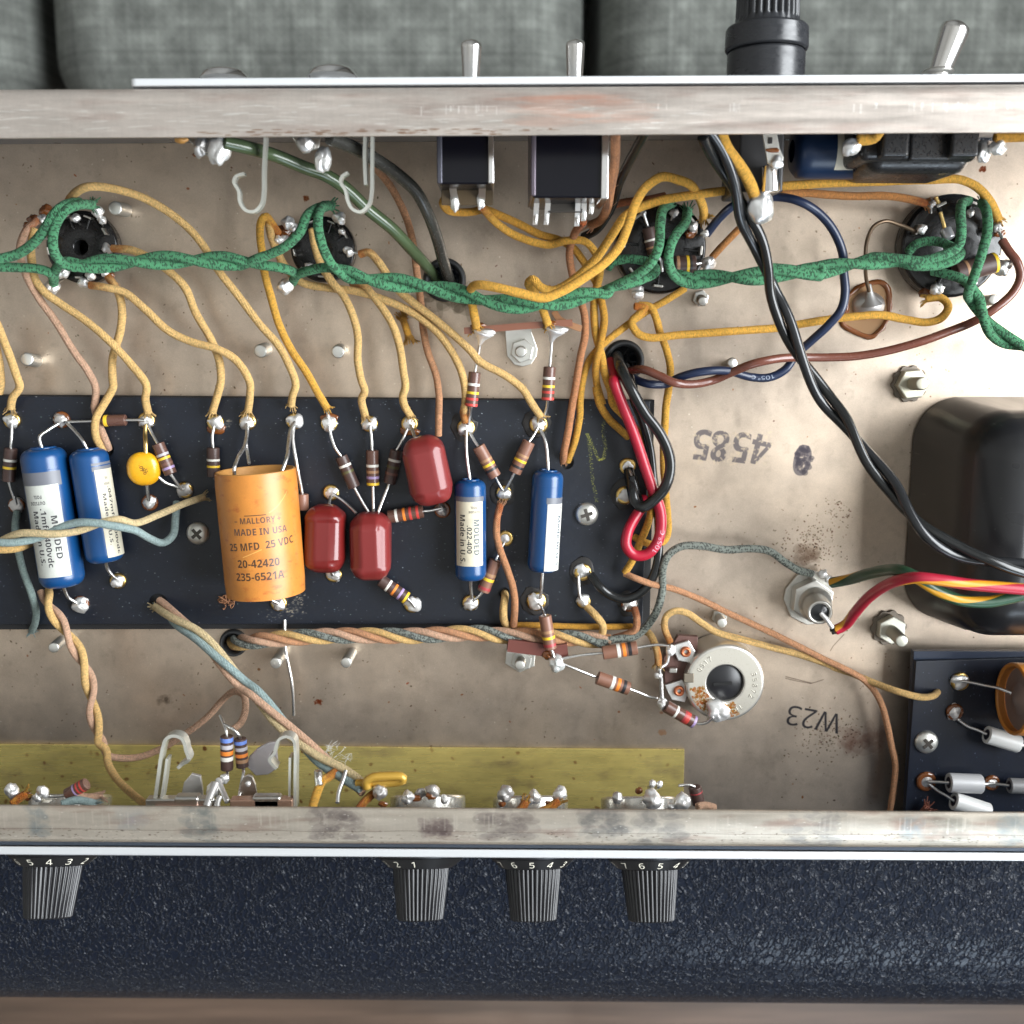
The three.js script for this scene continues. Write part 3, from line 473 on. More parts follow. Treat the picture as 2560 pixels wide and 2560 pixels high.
// pan-head screw with a cross recess
function screw(name, label, reg, x, y, h, r = 3.05, group) {
  const p = at(reg, x, y, h + 1), g = thing(name, label, 'screw', V(p.x, h * mm, p.z), group), R = r * mm;
  const head = lathe([[0, 0.0017], [R * 0.3, 0.00168], [R * 0.62, 0.0015], [R * 0.88, 0.0010], [R, 0.0005], [R, 0]], 40), q = head.attributes.position, spin = rr(0, 1.5);
  mesh('head', head, ZINC, g);
  const a = new THREE.Shape(), s = R * 0.1, l = R * 0.44; [[s, l], [s, s], [l, s], [l, -s], [s, -s], [s, -l], [-s, -l], [-s, -s], [-l, -s], [-l, s], [-s, s], [-s, l]].forEach(([i, j], n) => n ? a.lineTo(i * 1.15, j * 1.15) : a.moveTo(i * 1.15, j * 1.15));
  const cg = new THREE.ExtrudeGeometry(a, { depth: 0.00012, bevelEnabled: true, bevelSize: 0.00008, bevelThickness: 0.00006, bevelSegments: 1 }).rotateX(-Math.PI / 2).rotateY(spin).translate(0, 0.00162, 0);
  mesh('cross_recess', cg, std([0.09, 0.08, 0.07], 0.5, 0.7), g); void q;
}
screw('board_screw', 'cross-head screw beside the orange can on the long board', 'I', 1488, 1130, BT);
screw('board_screw', 'cross-head screw right of the blue capacitors near the yellow chalk mark', 'K', 1530, 985, BT, 3.15);

// ------------------------------------------------------------------ resistors
const BROWN = std([0.105, 0.05, 0.036], 0.34, 0, { roughnessMap: speck }); BROWN.roughness = 0.55;
const BROWN2 = std([0.2, 0.095, 0.062], 0.4), BROWN3 = std([0.062, 0.034, 0.028], 0.4);
const BAND = { w: [0.66, 0.64, 0.58], y: [0.72, 0.47, 0.03], r: [0.5, 0.05, 0.04], o: [0.72, 0.21, 0.03], v: [0.33, 0.24, 0.42], k: [0.02, 0.018, 0.02], b: [0.12, 0.2, 0.52], g: [0.09, 0.085, 0.03], n: [0.34, 0.19, 0.1], G: [0.42, 0.4, 0.42], d: [0.16, 0.075, 0.055], R: [0.32, 0.04, 0.045] };
const bandMat = {}; for (const k in BAND) bandMat[k] = std(BAND[k], 0.4);
// bands: 'w.4 y.55': letter and place along the body; ends: lead paths from each body end
function resistor(label, reg, a, b, h, bands, leadA, leadB, o = {}) {
  const pa = at(reg, a[0], a[1], a[2] ?? h), pb = at(reg, b[0], b[1], b[2] ?? h), mid = pa.clone().add(pb).multiplyScalar(0.5), L = pa.distanceTo(pb), r = (o.r ?? 1.65) * mm, e = r * 0.1;
  const g = thing('resistor', label, 'resistor', mid, o.group);
  part('body', along(lathe([[0, -L / 2], [r * 0.55, -L / 2], [r - e, -L / 2], [r, -L / 2 + e], [r, L / 2 - e], [r - e, L / 2], [r * 0.55, L / 2], [0, L / 2]].map(([q, y]) => [q, y]), 24), pa, pb), o.mat ?? BROWN, g);
  const dir = pb.clone().sub(pa);
  bands.split(' ').filter(Boolean).forEach((s) => {
    const t = +s.slice(1), w = (o.bw ?? 0.075) * L / 2, c = pa.clone().addScaledVector(dir, t), n = dir.clone().normalize();
    part('colour_band', along(lathe([[r, -w], [r + 0.00004, -w + 0.00003], [r + 0.00004, w - 0.00003], [r, w]], 24), c.clone().addScaledVector(n, -w), c.clone().addScaledVector(n, w)), bandMat[s[0]], g);
  });
  for (const [from, list] of [[pa, leadA], [pb, leadB]]) if (list) part('lead', tube([from, ...pts(list)], (o.lead ?? 0.4) * mm, { seg: 8 }), TIN, g);
  return g;
}
// ------------------------------------------------------------------ board: left group
resistor('dark resistor at the left edge with white and yellow bands, beside the first blue capacitor', 'I', [82, 485], [65, 735], 7, 'w.36 y.58', 'I 88 390 7, 90 300 6', 'I 95 830 6, 125 910 5.4', { mat: BROWN3 });
resistor('short brown resistor lying crosswise with one yellow band above the yellow disc', 'I', [950, 272], [780, 278], 6.6, 'y.86', 'I 1040 272 6.4, 1090 275 6', 'I 650 282 6.4, 500 285 6', { r: 1.5, bw: 0.16 });
resistor('slanted brown resistor touching the right side of the yellow disc', 'I', [1190, 450], [1290, 680], 8, 'G.36 y.48 d.66 v.8', 'I 1150 380 7, 1115 300 6', 'I 1330 740 7, 1375 800 5.6');
resistor('dark resistor with white and yellow bands at the top left of the orange can', 'I', [1608, 480], [1612, 700], 6.6, 'w.42 y.64', 'I 1602 400 6.8, 1615 320 6', null, { mat: BROWN3 });
// resistors beside and between the red capacitors
resistor('slanted dark brown resistor with one white band, left of three converging above the red capacitors', 'J', [1125, 545], [1225, 780], 7, 'w.3 g.5', 'J 1080 480 7, 1040 350 6, 1035 310 6', 'J 1280 880 7.5, 1335 970 8', { mat: BROWN3 });
resistor('upright brown resistor with white, violet and yellow bands, middle of three above the red capacitors', 'J', [1360, 500], [1366, 768], 7.2, 'w.43 n.6 v.76 y.94', 'J 1357 430 7, 1345 320 6', 'J 1368 880 7.6, 1370 980 8.4');
resistor('slanted dark resistor partly behind the upper red capacitor, right of three converging leads', 'J', [1545, 500], [1490, 750], 7, 'w.3 g.5 d.7', 'J 1590 420 7, 1625 340 6', 'J 1450 850 7.4, 1400 980 8.4', { mat: BROWN3 });
resistor('short brown resistor half hidden between the orange can and the left red capacitor', 'J', [832, 830], [835, 950], 8, '', 'J 790 600 10, 762 400 8, 775 300 6', null, { mat: BROWN2, lead: 0.45 });
resistor('brown resistor with white, orange and two red bands lying beside the upper red capacitor', 'J', [1480, 1003], [1745, 960], 7, 'w.24 o.46 r.64 r.84', null, 'J 1800 955 6.6, 1890 935 6', { r: 1.75 });
resistor('slanted resistor with white, orange, violet and yellow bands under the right red capacitor', 'J', [1420, 1480], [1625, 1620], 7, 'w.3 o.52 v.74 y.94', null, 'J 1650 1640 6.4, 1680 1680 5.6', { r: 1.7, mat: BROWN3 });
// resistors round the two narrow blue capacitors
resistor('upright brown resistor above the left narrow blue capacitor with white, yellow and two red bands', 'E', [1772, 1600], [1745, 1860], 9.5, 'w.36 y.6 r.78 r.95', 'E 1795 1480 10, 1815 1360 11, 1825 1310 12', 'E 1738 1900 8, K 650 230 7, 635 310 6', { r: 1.6 });
resistor('upright brown resistor with white, yellow and two red bands above the right narrow blue capacitor', 'F', [828, 1560], [812, 1815], 9.5, 'w.34 y.58 r.75 r.94', 'F 835 1480 10, 845 1350 11, 850 1300 12', 'K 1225 190 7.5, 1190 290 6', { r: 1.6 });
resistor('slanted brown resistor with tan and yellow bands right of the left narrow blue capacitor top', 'K', [712, 470], [840, 700], 7.4, 'n.45 y.6 k.76', 'K 690 440 7, 650 370 6', 'K 860 740 6.6, 895 800 5.8', { mat: BROWN2, r: 1.7 });
resistor('slanted brown resistor with tan and yellow bands left of the right narrow blue capacitor top', 'K', [1095, 435], [985, 670], 7.4, 'n.44 y.6 k.8', 'K 1130 385 6.8, 1160 330 6', 'K 950 740 6.6, 915 800 5.8', { mat: BROWN2, r: 1.7 });
resistor('slanted brown resistor with yellow and red bands at the left narrow blue capacitor foot', 'K', [842, 1330], [748, 1565], 6.4, 'n.45 y.6 R.88', 'K 860 1290 6, 905 1200 5.4', 'K 720 1600 6, 670 1640 5.6', { mat: BROWN2, r: 1.7, bw: 0.09 });
resistor('upright brown resistor with yellow band over the lower board edge, running to the terminal strip', 'Z2', [738, 235], [822, 735], 12, 'n.47 y.65 R.87', 'Z2 700 130 9, 660 60 6', 'Z2 850 780 12.4, 880 880 12.4', { mat: BROWN2, r: 1.7, bw: 0.085 });
resistor('brown resistor with white and orange bands lying between terminal strip and potentiometer, upper of two', 'Q', [925, 400], [1185, 360], 12, 'w.46 o.62 k.78', 'Q 870 405 12, 740 418 12, 620 440 12', 'Q 1240 350 12, 1340 338 12.5, 1420 345 13', { mat: BROWN2, r: 1.85, bw: 0.1 });
resistor('brown resistor with white and orange bands slanting down from the terminal strip, lower of two', 'Q', [885, 585], [1125, 670], 11, 'w.47 o.64 k.82', 'Q 820 560 11.5, 720 520 12, 620 480 12', 'Q 1180 690 10.5, 1280 730 10, 1340 740 11', { mat: BROWN2, r: 1.85, bw: 0.1 });
resistor('dark brown resistor with white and red bands soldered to the underside edge of the potentiometer', 'Q', [1400, 800], [1620, 925], 12, 'w.34 R.62 r.68 r.74 v.95', null, 'Q 1660 935 12.4, 1720 920 13, 1760 880 14', { r: 1.75 });
// the two standing between the jacks, and one on each end pot
resistor('left of two resistors with blue, grey and orange bands standing between the front jacks', 'Z', [740, 212, 36], [742, 515, 36], 36, 'b.1 G.3 o.48 w.65', 'Z 735 170 36, 710 100 34, 680 30 32', 'Z 745 560 37, 710 600 39, 610 690 42, 560 850 46', { r: 1.55, mat: BROWN3, bw: 0.12 });
resistor('right of two resistors with blue, grey and orange bands standing between the front jacks', 'Z', [860, 235, 35], [882, 490, 35], 35, 'b.12 G.34 o.56 n.76', 'Z 850 205 36, 790 150 36, 720 110 35', 'Z 890 540 37, 870 640 39, 850 760 43', { r: 1.55, mat: BROWN3, bw: 0.12 });
resistor('brown resistor with red bands lying on the leftmost control potentiometer', 'N', [505, 1470], [655, 1385], 44, 'v.45 r.62 r.8', 'N 450 1480 44, 360 1478 44', null, { r: 1.5 });
resistor('short dark resistor leaning off the right end of the rightmost control potentiometer', 'Q', [1620, 1410], [1650, 1540], 42, 'R.3', 'Q 1580 1395 42, 1500 1400 42', null, { r: 1.6, mat: BROWN3 });
// round the two large sockets
resistor('dark resistor with white band standing over the left part of the third tube socket', 'X', [845, 780], [935, 1180], 9, 'w.48 n.75', 'X 810 660 10, 775 560 11', 'X 1030 1260 8, 1060 1440 7', { mat: BROWN3 });
resistor('fat dark resistor with tan and yellow bands on the third socket, lower right', 'X', [1240, 1340], [1560, 1325], 11, 'n.16 y.62 k.74', null, 'X 1620 1320 10.5, 1700 1310 10', { r: 2.2, mat: BROWN3, bw: 0.14 });
resistor('fat dark resistor with tan and yellow bands on the fourth socket, lower right', 'Y', [1010, 1200], [1560, 1050], 11, 'n.25 y.94', null, 'Y 1600 1050 10.5, 1640 1080 10', { r: 2.6, mat: BROWN3, bw: 0.07 });

// ------------------------------------------------------------------ blue moulded capacitors
const BLUE = std([0.004, 0.048, 0.155], 0.28, 0, { clearcoat: 0.15, clearcoatRoughness: 0.3 });
const STRIPE = std([0.12, 0.125, 0.145], 0.45);
function blueCap(label, reg, a, b, h, r, paper, stripe, leadA, leadB) {
  const pa = at(reg, a[0], a[1], h), pb = at(reg, b[0], b[1], h), L = pa.distanceTo(pb), R = r * mm, g = thing('capacitor', label, 'capacitor', pa.clone().add(pb).multiplyScalar(0.5));
  const prof = [[0, -L / 2], [R * 0.3, -L / 2 + 0.0001]]; for (let i = 0; i <= 8; i++) { const t = i / 8 * Math.PI / 2; prof.push([R * 0.6 + R * 0.4 * Math.sin(t), -L / 2 + 0.0003 + R * 0.5 * (1 - Math.cos(t))]); }
  prof.push([R, -L * 0.36], [R * 1.012, -L * 0.36 + 0.0001], [R * 1.012, -L * 0.36 + 0.0003], [R, -L * 0.36 + 0.0004], [R, L * 0.36]);
  for (let i = 8; i >= 0; i--) { const t = i / 8 * Math.PI / 2; prof.push([R * 0.6 + R * 0.4 * Math.sin(t), L / 2 - 0.0003 - R * 0.5 * (1 - Math.cos(t))]); } prof.push([R * 0.3, L / 2 - 0.0001], [0, L / 2]);
  part('body', along(lathe(prof, 40), pa, pb), BLUE, g);
  part('mould_seam', along(lathe([[R * 0.5, -L / 2 - 0.0001], [R * 0.62, -L / 2 + 0.0002], [R * 0.5, -L / 2 + 0.0004]], 20), pa, pb), BLUE, g);
  // label and grey foil stripe wrap part of the barrel: centre angle (0 faces up, positive turns to the right), half width
  const dir = pb.clone().sub(pa).normalize(), up = V(0, 1, 0).addScaledVector(dir, -dir.y).normalize(), side = up.clone().cross(dir);   // side: towards the photograph's right for a barrel running down it
  const wrap = (name, t0, t1, c, half, lift, mat) => {
    const n = 18, pos = [], nor = [], uv = [], idx = [];
    for (let i = 0; i <= n; i++) for (const t of [t0, t1]) { const q = c - half + 2 * half * i / n, d = up.clone().multiplyScalar(Math.cos(q)).addScaledVector(side, Math.sin(q)), p = pa.clone().lerp(pb, t).addScaledVector(d, R + lift); pos.push(p.x, p.y, p.z); nor.push(d.x, d.y, d.z); uv.push(i / n, t === t0 ? 1 : 0); }
    for (let i = 0; i < n; i++) { const k = i * 2; idx.push(k, k + 1, k + 2, k + 2, k + 1, k + 3); }
    const s = new THREE.BufferGeometry(); s.setAttribute('position', new THREE.Float32BufferAttribute(pos, 3)); s.setAttribute('normal', new THREE.Float32BufferAttribute(nor, 3)); s.setAttribute('uv', new THREE.Float32BufferAttribute(uv, 2)); s.setIndex(idx);
    return part(name, s, mat, g);
  };
  if (stripe) wrap('foil_stripe', stripe[0], stripe[1], stripe[2], stripe[3], 0.00003, STRIPE);
  if (paper) wrap('label', paper.t0, paper.t1, paper.c, paper.half, 0.00006, std([1, 1, 1], 0.55, 0, { map: canvasMap(256, 512, paper.draw) }));
  part('lead', tube([pa.clone().addScaledVector(dir, 0.0006), ...pts(leadA)], 0.00045, { seg: 8 }), TIN, g);
  part('lead', tube([pb.clone().addScaledVector(dir, -0.0006), ...pts(leadB)], 0.00045, { seg: 8 }), TIN, g);
}
const paperBase = (c, w, h, tint) => { const d = c.createImageData(w, h); for (let y = 0; y < h; y++) for (let x = 0; x < w; x++) { const f = 0.93 + 0.09 * (fbm(x / 30, y / 30, 6, 3) - 0.5) + 0.05 * (hash(x, y, 6) - 0.5), i = (y * w + x) * 4; d.data[i] = tint[0] * f; d.data[i + 1] = tint[1] * f; d.data[i + 2] = tint[2] * f; d.data[i + 3] = 255; } c.putImageData(d, 0, 0); };
const vtext = (c, s, x, y, size, font = '', rot = Math.PI / 2, col = 'rgba(38,36,40,0.9)', sx = 1) => { c.save(); c.translate(x, y); c.rotate(rot); c.scale(sx, 1); c.font = `${font} ${size}px sans-serif`; c.textAlign = 'center'; c.textBaseline = 'middle'; c.fillStyle = col; c.fillText(s, 0, 0); c.restore(); };
blueCap('fat blue moulded capacitor with a large white label, leftmost on the long board', 'I', [318, 478], [480, 1530], 10.5, 5.75, { t0: 0.25, t1: 0.9, c: -0.02, half: 0.85, draw: (c, w, h) => { paperBase(c, w, h, [196, 198, 190]); vtext(c, 'FOIL', 112, 62, 26, 'bold', Math.PI); vtext(c, 'OUTSIDE', 104, 96, 26, 'bold', Math.PI); vtext(c, 'MOLDED', 196, 290, 54, 'bold', undefined, undefined, 1.1); vtext(c, '.1mfd-400vdc', 134, 290, 52, 'bold'); vtext(c, 'Made in U.S.', 78, 290, 52, 'bold'); } }, [0.16, 0.26, 0.02, 1.0], 'I 300 400 10, 360 350 8, 440 300 6', 'I 490 1560 9, 515 1610 7, 575 1650 6');
blueCap('second blue moulded capacitor from the left with its label turned away to the right', 'I', [660, 488], [800, 1345], 9.8, 4.95, { t0: 0.18, t1: 0.94, c: 1.12, half: 0.62, draw: (c, w, h) => { paperBase(c, w, h, [198, 192, 172]); vtext(c, 'FOIL', 120, 50, 18, 'bold', Math.PI); vtext(c, 'OUTSIDE', 120, 84, 18, 'bold', Math.PI); vtext(c, '.047mfd-400vdc', 140, 300, 54, 'bold'); vtext(c, 'Made in U.S.', 66, 290, 52, 'bold'); } }, [0.12, 0.19, 1.1, 0.7], 'I 625 430 10, 570 360 8, 510 300 6', 'I 810 1390 8, 845 1440 7, 880 1470 6');
blueCap('narrow blue moulded capacitor with a fully visible white label, beside the upper red capacitor', 'K', [650, 718], [655, 1482], 9, 4.15, { t0: 0.2, t1: 0.83, c: -0.08, half: 0.98, draw: (c, w, h) => { paperBase(c, w, h, [202, 193, 170]); vtext(c, 'FOIL', 172, 46, 26, 'bold', Math.PI); vtext(c, 'OUTSIDE', 176, 80, 24, 'bold', Math.PI); vtext(c, 'MOLDED', 192, 280, 64, 'bold', undefined, 'rgba(70,80,86,0.95)', 1.1); vtext(c, '.022-400', 132, 296, 58, 'bold', undefined, 'rgba(44,46,50,0.95)'); vtext(c, 'Made in U.S.', 72, 296, 64, 'bold', undefined, undefined, 1.05); } }, [0.15, 0.2, -0.08, 1.1], 'K 625 550 8.6, 620 420 7, 622 350 6', 'K 655 1540 7.5, 665 1620 6');
blueCap('narrow blue moulded capacitor standing right of the others with label turned to its right side', 'K', [1240, 648], [1196, 1420], 8.8, 4.1, { t0: 0.31, t1: 0.96, c: 0.75, half: 0.72, draw: (c, w, h) => { paperBase(c, w, h, [204, 203, 197]); vtext(c, 'FOIL', 190, 30, 22, 'bold', Math.PI); vtext(c, 'Made in U.S.', 170, 290, 66, 'bold', undefined, 'rgba(62,76,88,0.95)', 1.05); vtext(c, '.022-400', 232, 290, 42, 'bold'); } }, [0.25, 0.31, 0.75, 0.8], 'K 1235 560 8.6, 1220 440 7.5, 1180 340 6', 'K 1190 1520 8, 1180 1620 6');

// ------------------------------------------------------------------ red dipped capacitors
const RED = std([0.125, 0.009, 0.008], 0.4, 0, { clearcoat: 0.7, clearcoatRoughness: 0.1, specularIntensity: 0.5 }), RED2 = std([0.16, 0.017, 0.016], 0.5, 0, { clearcoat: 0.5, clearcoatRoughness: 0.16, specularIntensity: 0.5 });
function redCap(label, reg, a, b, h, wx, wy, mat, dent, leads) {
  const pa = at(reg, a[0], a[1], h), pb = at(reg, b[0], b[1], h), L = pa.distanceTo(pb), g = thing('capacitor', label, 'capacitor', pa.clone().add(pb).multiplyScalar(0.5));
  const s = new RoundedBoxGeometry(wx * mm * 2, L, wy * mm * 2, 14, wy * mm * 0.8), p = s.attributes.position, id = Math.floor(rnd() * 999);
  for (let i = 0; i < p.count; i++) {
    let x = p.getX(i), y = p.getY(i), z = p.getZ(i); const ang = Math.hypot(x / wx, z / wy) / mm, bulge = 1 + 0.2 * (fbm(x * 260 + 5, y * 330 + 5, id, 2) + fbm(z * 260 + 9, y * 300, id + 3, 2) - 1);
    const round = ang > 0 ? Math.min(1, 1.12 / Math.max(1.0, ang)) : 1; x *= bulge * round; z *= bulge * round;
    if (dent) { const dx = x / mm - dent[0], dy = y / mm - dent[1], k = Math.exp(-(dx * dx) / 1.1 - (dy * dy) / 12); if (z > 0) z += k * dent[2] * mm * Math.sin(dx * 1.8 + 0.6); }
    p.setXYZ(i, x, y, z);
  }
  s.deleteAttribute('normal'); s.deleteAttribute('uv'); const q = mergeVertices(s, 1e-6); q.computeVertexNormals();
  // local +Z up, +Y along
  const dir = pb.clone().sub(pa).normalize(), up = V(0, 1, 0).addScaledVector(dir, -dir.y).normalize(), m = new THREE.Matrix4().makeBasis(dir.clone().cross(up), dir, up);
  q.applyMatrix4(m).translate(...pa.clone().add(pb).multiplyScalar(0.5).toArray()); part('body', q, mat, g);
  for (const t of leads) part('lead', tube(pts(t), 0.00042, { seg: 8 }), TIN, g);
}
redCap('glossy dark red dipped capacitor next to the orange can, left of the lower pair', 'J', [1003, 910], [1008, 1415], 10, 5.35, 5.2, RED, [-2.0, 0.6, 0.25], ['J 1030 920 9, 1045 850 6', 'J 1040 1400 8, 1060 1440 6', 'J 1240 975 8, 1160 900 6.4, 1060 825 6']);
redCap('glossy red dipped capacitor with a dent in its side, right of the lower pair', 'J', [1345, 968], [1360, 1472], 10, 5.45, 5.2, RED2, [-2.3, -2.2, 0.75], ['J 1370 980 9, 1370 940 8']);
redCap('pinkish red dipped capacitor lying askew above the lower pair', 'J', [1715, 395], [1840, 905], 12.5, 5.6, 5.2, RED2, [0.5, 0.5, 0.2], ['J 1695 430 11, 1670 370 8, 1650 310 6', 'J 1860 890 10, 1900 930 6', 'J 1700 880 9, 1675 870 7']);

// ------------------------------------------------------------------ orange can
{
  const h = 15, pa = at('J', 478, 652, h), pb = at('J', 560, 1572, h), L = pa.distanceTo(pb), R = px('J', 618, h) / 2, g = thing('capacitor', 'large orange cardboard-sleeved can capacitor with black print, open end up the board', 'capacitor', pa.clone().add(pb).multiplyScalar(0.5));
  const sleeve = canvasMap(1024, 512, (c, w, hh) => {
    const d = c.createImageData(w, hh);
    for (let y = 0; y < hh; y++) for (let x = 0; x < w; x++) { const f = fbm(x / 60, y / 60, 15, 4), s = fbm(x / 4, y / 4, 16, 2), i = (y * w + x) * 4, t = 0.97 + 0.16 * (f - 0.5) + 0.05 * (s - 0.5), st = Math.max(0, fbm(x / 40, y / 20, 19, 4) - 0.62) * 0.9; d.data[i] = 188 * (t - st * 0.5); d.data[i + 1] = 120 * (t - st); d.data[i + 2] = 48 * (t - st); d.data[i + 3] = 255; }
    c.putImageData(d, 0, 0);
    c.textAlign = 'center'; c.textBaseline = 'middle';
    const ln = (s, y, size, x = 512, sx = 1, col = 'rgba(52,34,24,0.9)', rot = 0) => { c.save(); c.translate(x, y); c.rotate(rot); c.scale(sx, 1); c.font = `bold ${size}px sans-serif`; c.fillStyle = col; c.fillText(s, 0, 0); c.restore(); };
    ln('– MALLORY +', 182, 34, 512, 0.92, 'rgba(62,44,40,0.85)'); c.fillStyle = 'rgba(40,28,22,0.9)'; c.fillRect(462, 160, 86, 3);
    ln('MADE IN USA', 228, 38, 520, 0.92, 'rgba(58,44,48,0.85)'); ln('25 MFD  25 VDC', 284, 42, 520, 0.92, undefined, -0.05); ln('20-42420', 356, 44, 500, 0.95); ln('235-6521A', 410, 44, 500, 0.95);
    c.strokeStyle = 'rgba(236,190,110,0.5)'; c.lineWidth = 3; c.beginPath(); c.moveTo(650, 80); c.quadraticCurveTo(600, 140, 560, 156); c.stroke(); c.beginPath(); c.moveTo(440, 330); c.lineTo(520, 300); c.stroke();
  });
  const om = std([1, 1, 1], 0.42, 0, { map: sleeve, clearcoat: 0.15, clearcoatRoughness: 0.4 }), e = 0.0011;
  // unwrapped round the barrel: the middle of the print faces up and slightly towards the right
  const body = new THREE.CylinderGeometry(R, R, L, 64, 10, true), wob = body.attributes.position;
  for (let i = 0; i < wob.count; i++) { const x = wob.getX(i), z = wob.getZ(i), y = wob.getY(i), k = 1 + 0.006 * Math.sin(Math.atan2(z, x) * 2 + y * 90) - (Math.abs(y) > L / 2 - 1e-5 ? 0.02 : 0); wob.setX(i, x * k); wob.setZ(i, z * k); }
  body.computeVertexNormals();
  const dir = pb.clone().sub(pa).normalize(), up = V(0, 1, 0).addScaledVector(dir, -dir.y).normalize();
  const basis = new THREE.Matrix4().makeBasis(dir.clone().negate().cross(up).negate(), dir.clone().negate(), up.clone().negate()), mid = pa.clone().add(pb).multiplyScalar(0.5);
  basis.makeBasis(dir.clone().negate().cross(up.clone().negate()), dir.clone().negate(), up.clone().negate());
  const put = (geo) => geo.applyMatrix4(basis).translate(mid.x, mid.y, mid.z);
  body.rotateY(0.16); part('sleeve', put(body), om, g);
  part('sleeve_lip', put(lathe([[R * 0.98, L / 2 - 0.0001], [R * 0.955, L / 2 + 0.0002], [R - e, L / 2], [R - e, L / 2 - 0.004]], 64)), std([0.5, 0.24, 0.06], 0.6), g);
  part('sleeve_rim', put(lathe([[R - e, -L / 2 + 0.001], [R - e * 0.6, -L / 2 - 0.0001], [R * 0.98, -L / 2]], 64)), std([0.5, 0.24, 0.06], 0.6), g);
  part('inner_can', put(lathe([[0, L / 2 - 0.0028], [R * 0.5, L / 2 - 0.0028], [R * 0.75, L / 2 - 0.0026], [R - e - 0.0002, L / 2 - 0.0034], [R - e - 0.0001, -L / 2 + 0.002], [0, -L / 2 + 0.002]], 48)), std([0.42, 0.4, 0.37], 0.42, 0.8), g);
  part('lead', tube([...pts('J 320 695 19.5, 320 640 20, 345 560 17, 395 470 11, 415 380 7.5, 420 300 6')], 0.0005, { seg: 8 }), TIN, g);
  part('lead', tube([...pts('J 432 600 12, 415 500 9, 405 420 8')], 0.00045, { seg: 8 }), TIN, g);
  part('lead', tube([...pts('J 680 660 19, 715 560 17, 728 450 12, 745 340 8, 775 290 6')], 0.0005, { seg: 8 }), TIN, g);
  part('lead', tube([...pts('J 545 1580 9, 600 1630 7, 650 1655 6')], 0.00045, { seg: 8 }), TIN, g);
}
// ------------------------------------------------------------------ yellow disc
{
  const h = 8.5, c = at('I', 1085, 640, h), g = thing('disc_capacitor', 'small yellow ceramic disc capacitor right of the blue capacitors', 'capacitor', c.clone());
  const rx = px('I', 250, h) / 2, rz = px('I', 262, h) / 2, s = new THREE.SphereGeometry(1, 36, 20), p = s.attributes.position;
  for (let i = 0; i < p.count; i++) { const x = p.getX(i), y = p.getY(i), z = p.getZ(i), r = Math.hypot(x, z), k = r > 0 ? Math.min(1, Math.pow(r, 0.62)) / r : 1, sq = 1 + 0.05 * Math.abs(Math.sin(2 * Math.atan2(z, x))); p.setXYZ(i, x * k * rx * sq, y * 0.0021, z * k * rz * sq); }
  s.computeVertexNormals(); uvPlan(s, -rx, -rz, 2 * rx, 2 * rz); s.rotateX(0.12).rotateZ(-0.12);
  mesh('disc', s, std([0.95, 0.95, 0.95], 0.3, 0, { clearcoat: 0.3, map: canvasMap(256, 256, (k, w, hh) => { k.fillStyle = '#dfa41c'; k.fillRect(0, 0, w, hh); for (let i = 0; i < 500; i++) { k.fillStyle = `rgba(${190 + rnd() * 60},${130 + rnd() * 50},20,0.12)`; k.beginPath(); k.ellipse(rnd() * w, rnd() * hh, 3 + rnd() * 14, 3 + rnd() * 9, 0, 0, 7); k.fill(); } vtext(k, '.01', 122, 108, 40, 'bold', 1.35, 'rgba(96,58,24,0.9)'); vtext(k, '600', 142, 132, 34, 'bold', 1.35, 'rgba(96,58,24,0.85)'); vtext(k, 'X5', 158, 128, 30, 'bold', 1.35, 'rgba(96,58,24,0.8)'); }) }), g);
  part('lead', tube(pts('I 1102 540 9, 1100 450 8.5, 1095 380 7, 1100 310 6'), 0.0006, { seg: 8 }), GOLD, g);
  part('lead', tube(pts('I 1110 760 8, 1115 820 7, 1125 880 6'), 0.0005, { seg: 8 }), TIN, g);
  part('lead', tube(pts('I 1195 700 8, 1250 745 7, 1320 770 6, 1390 795 5.6'), 0.00045, { seg: 8 }), TIN, g);
}

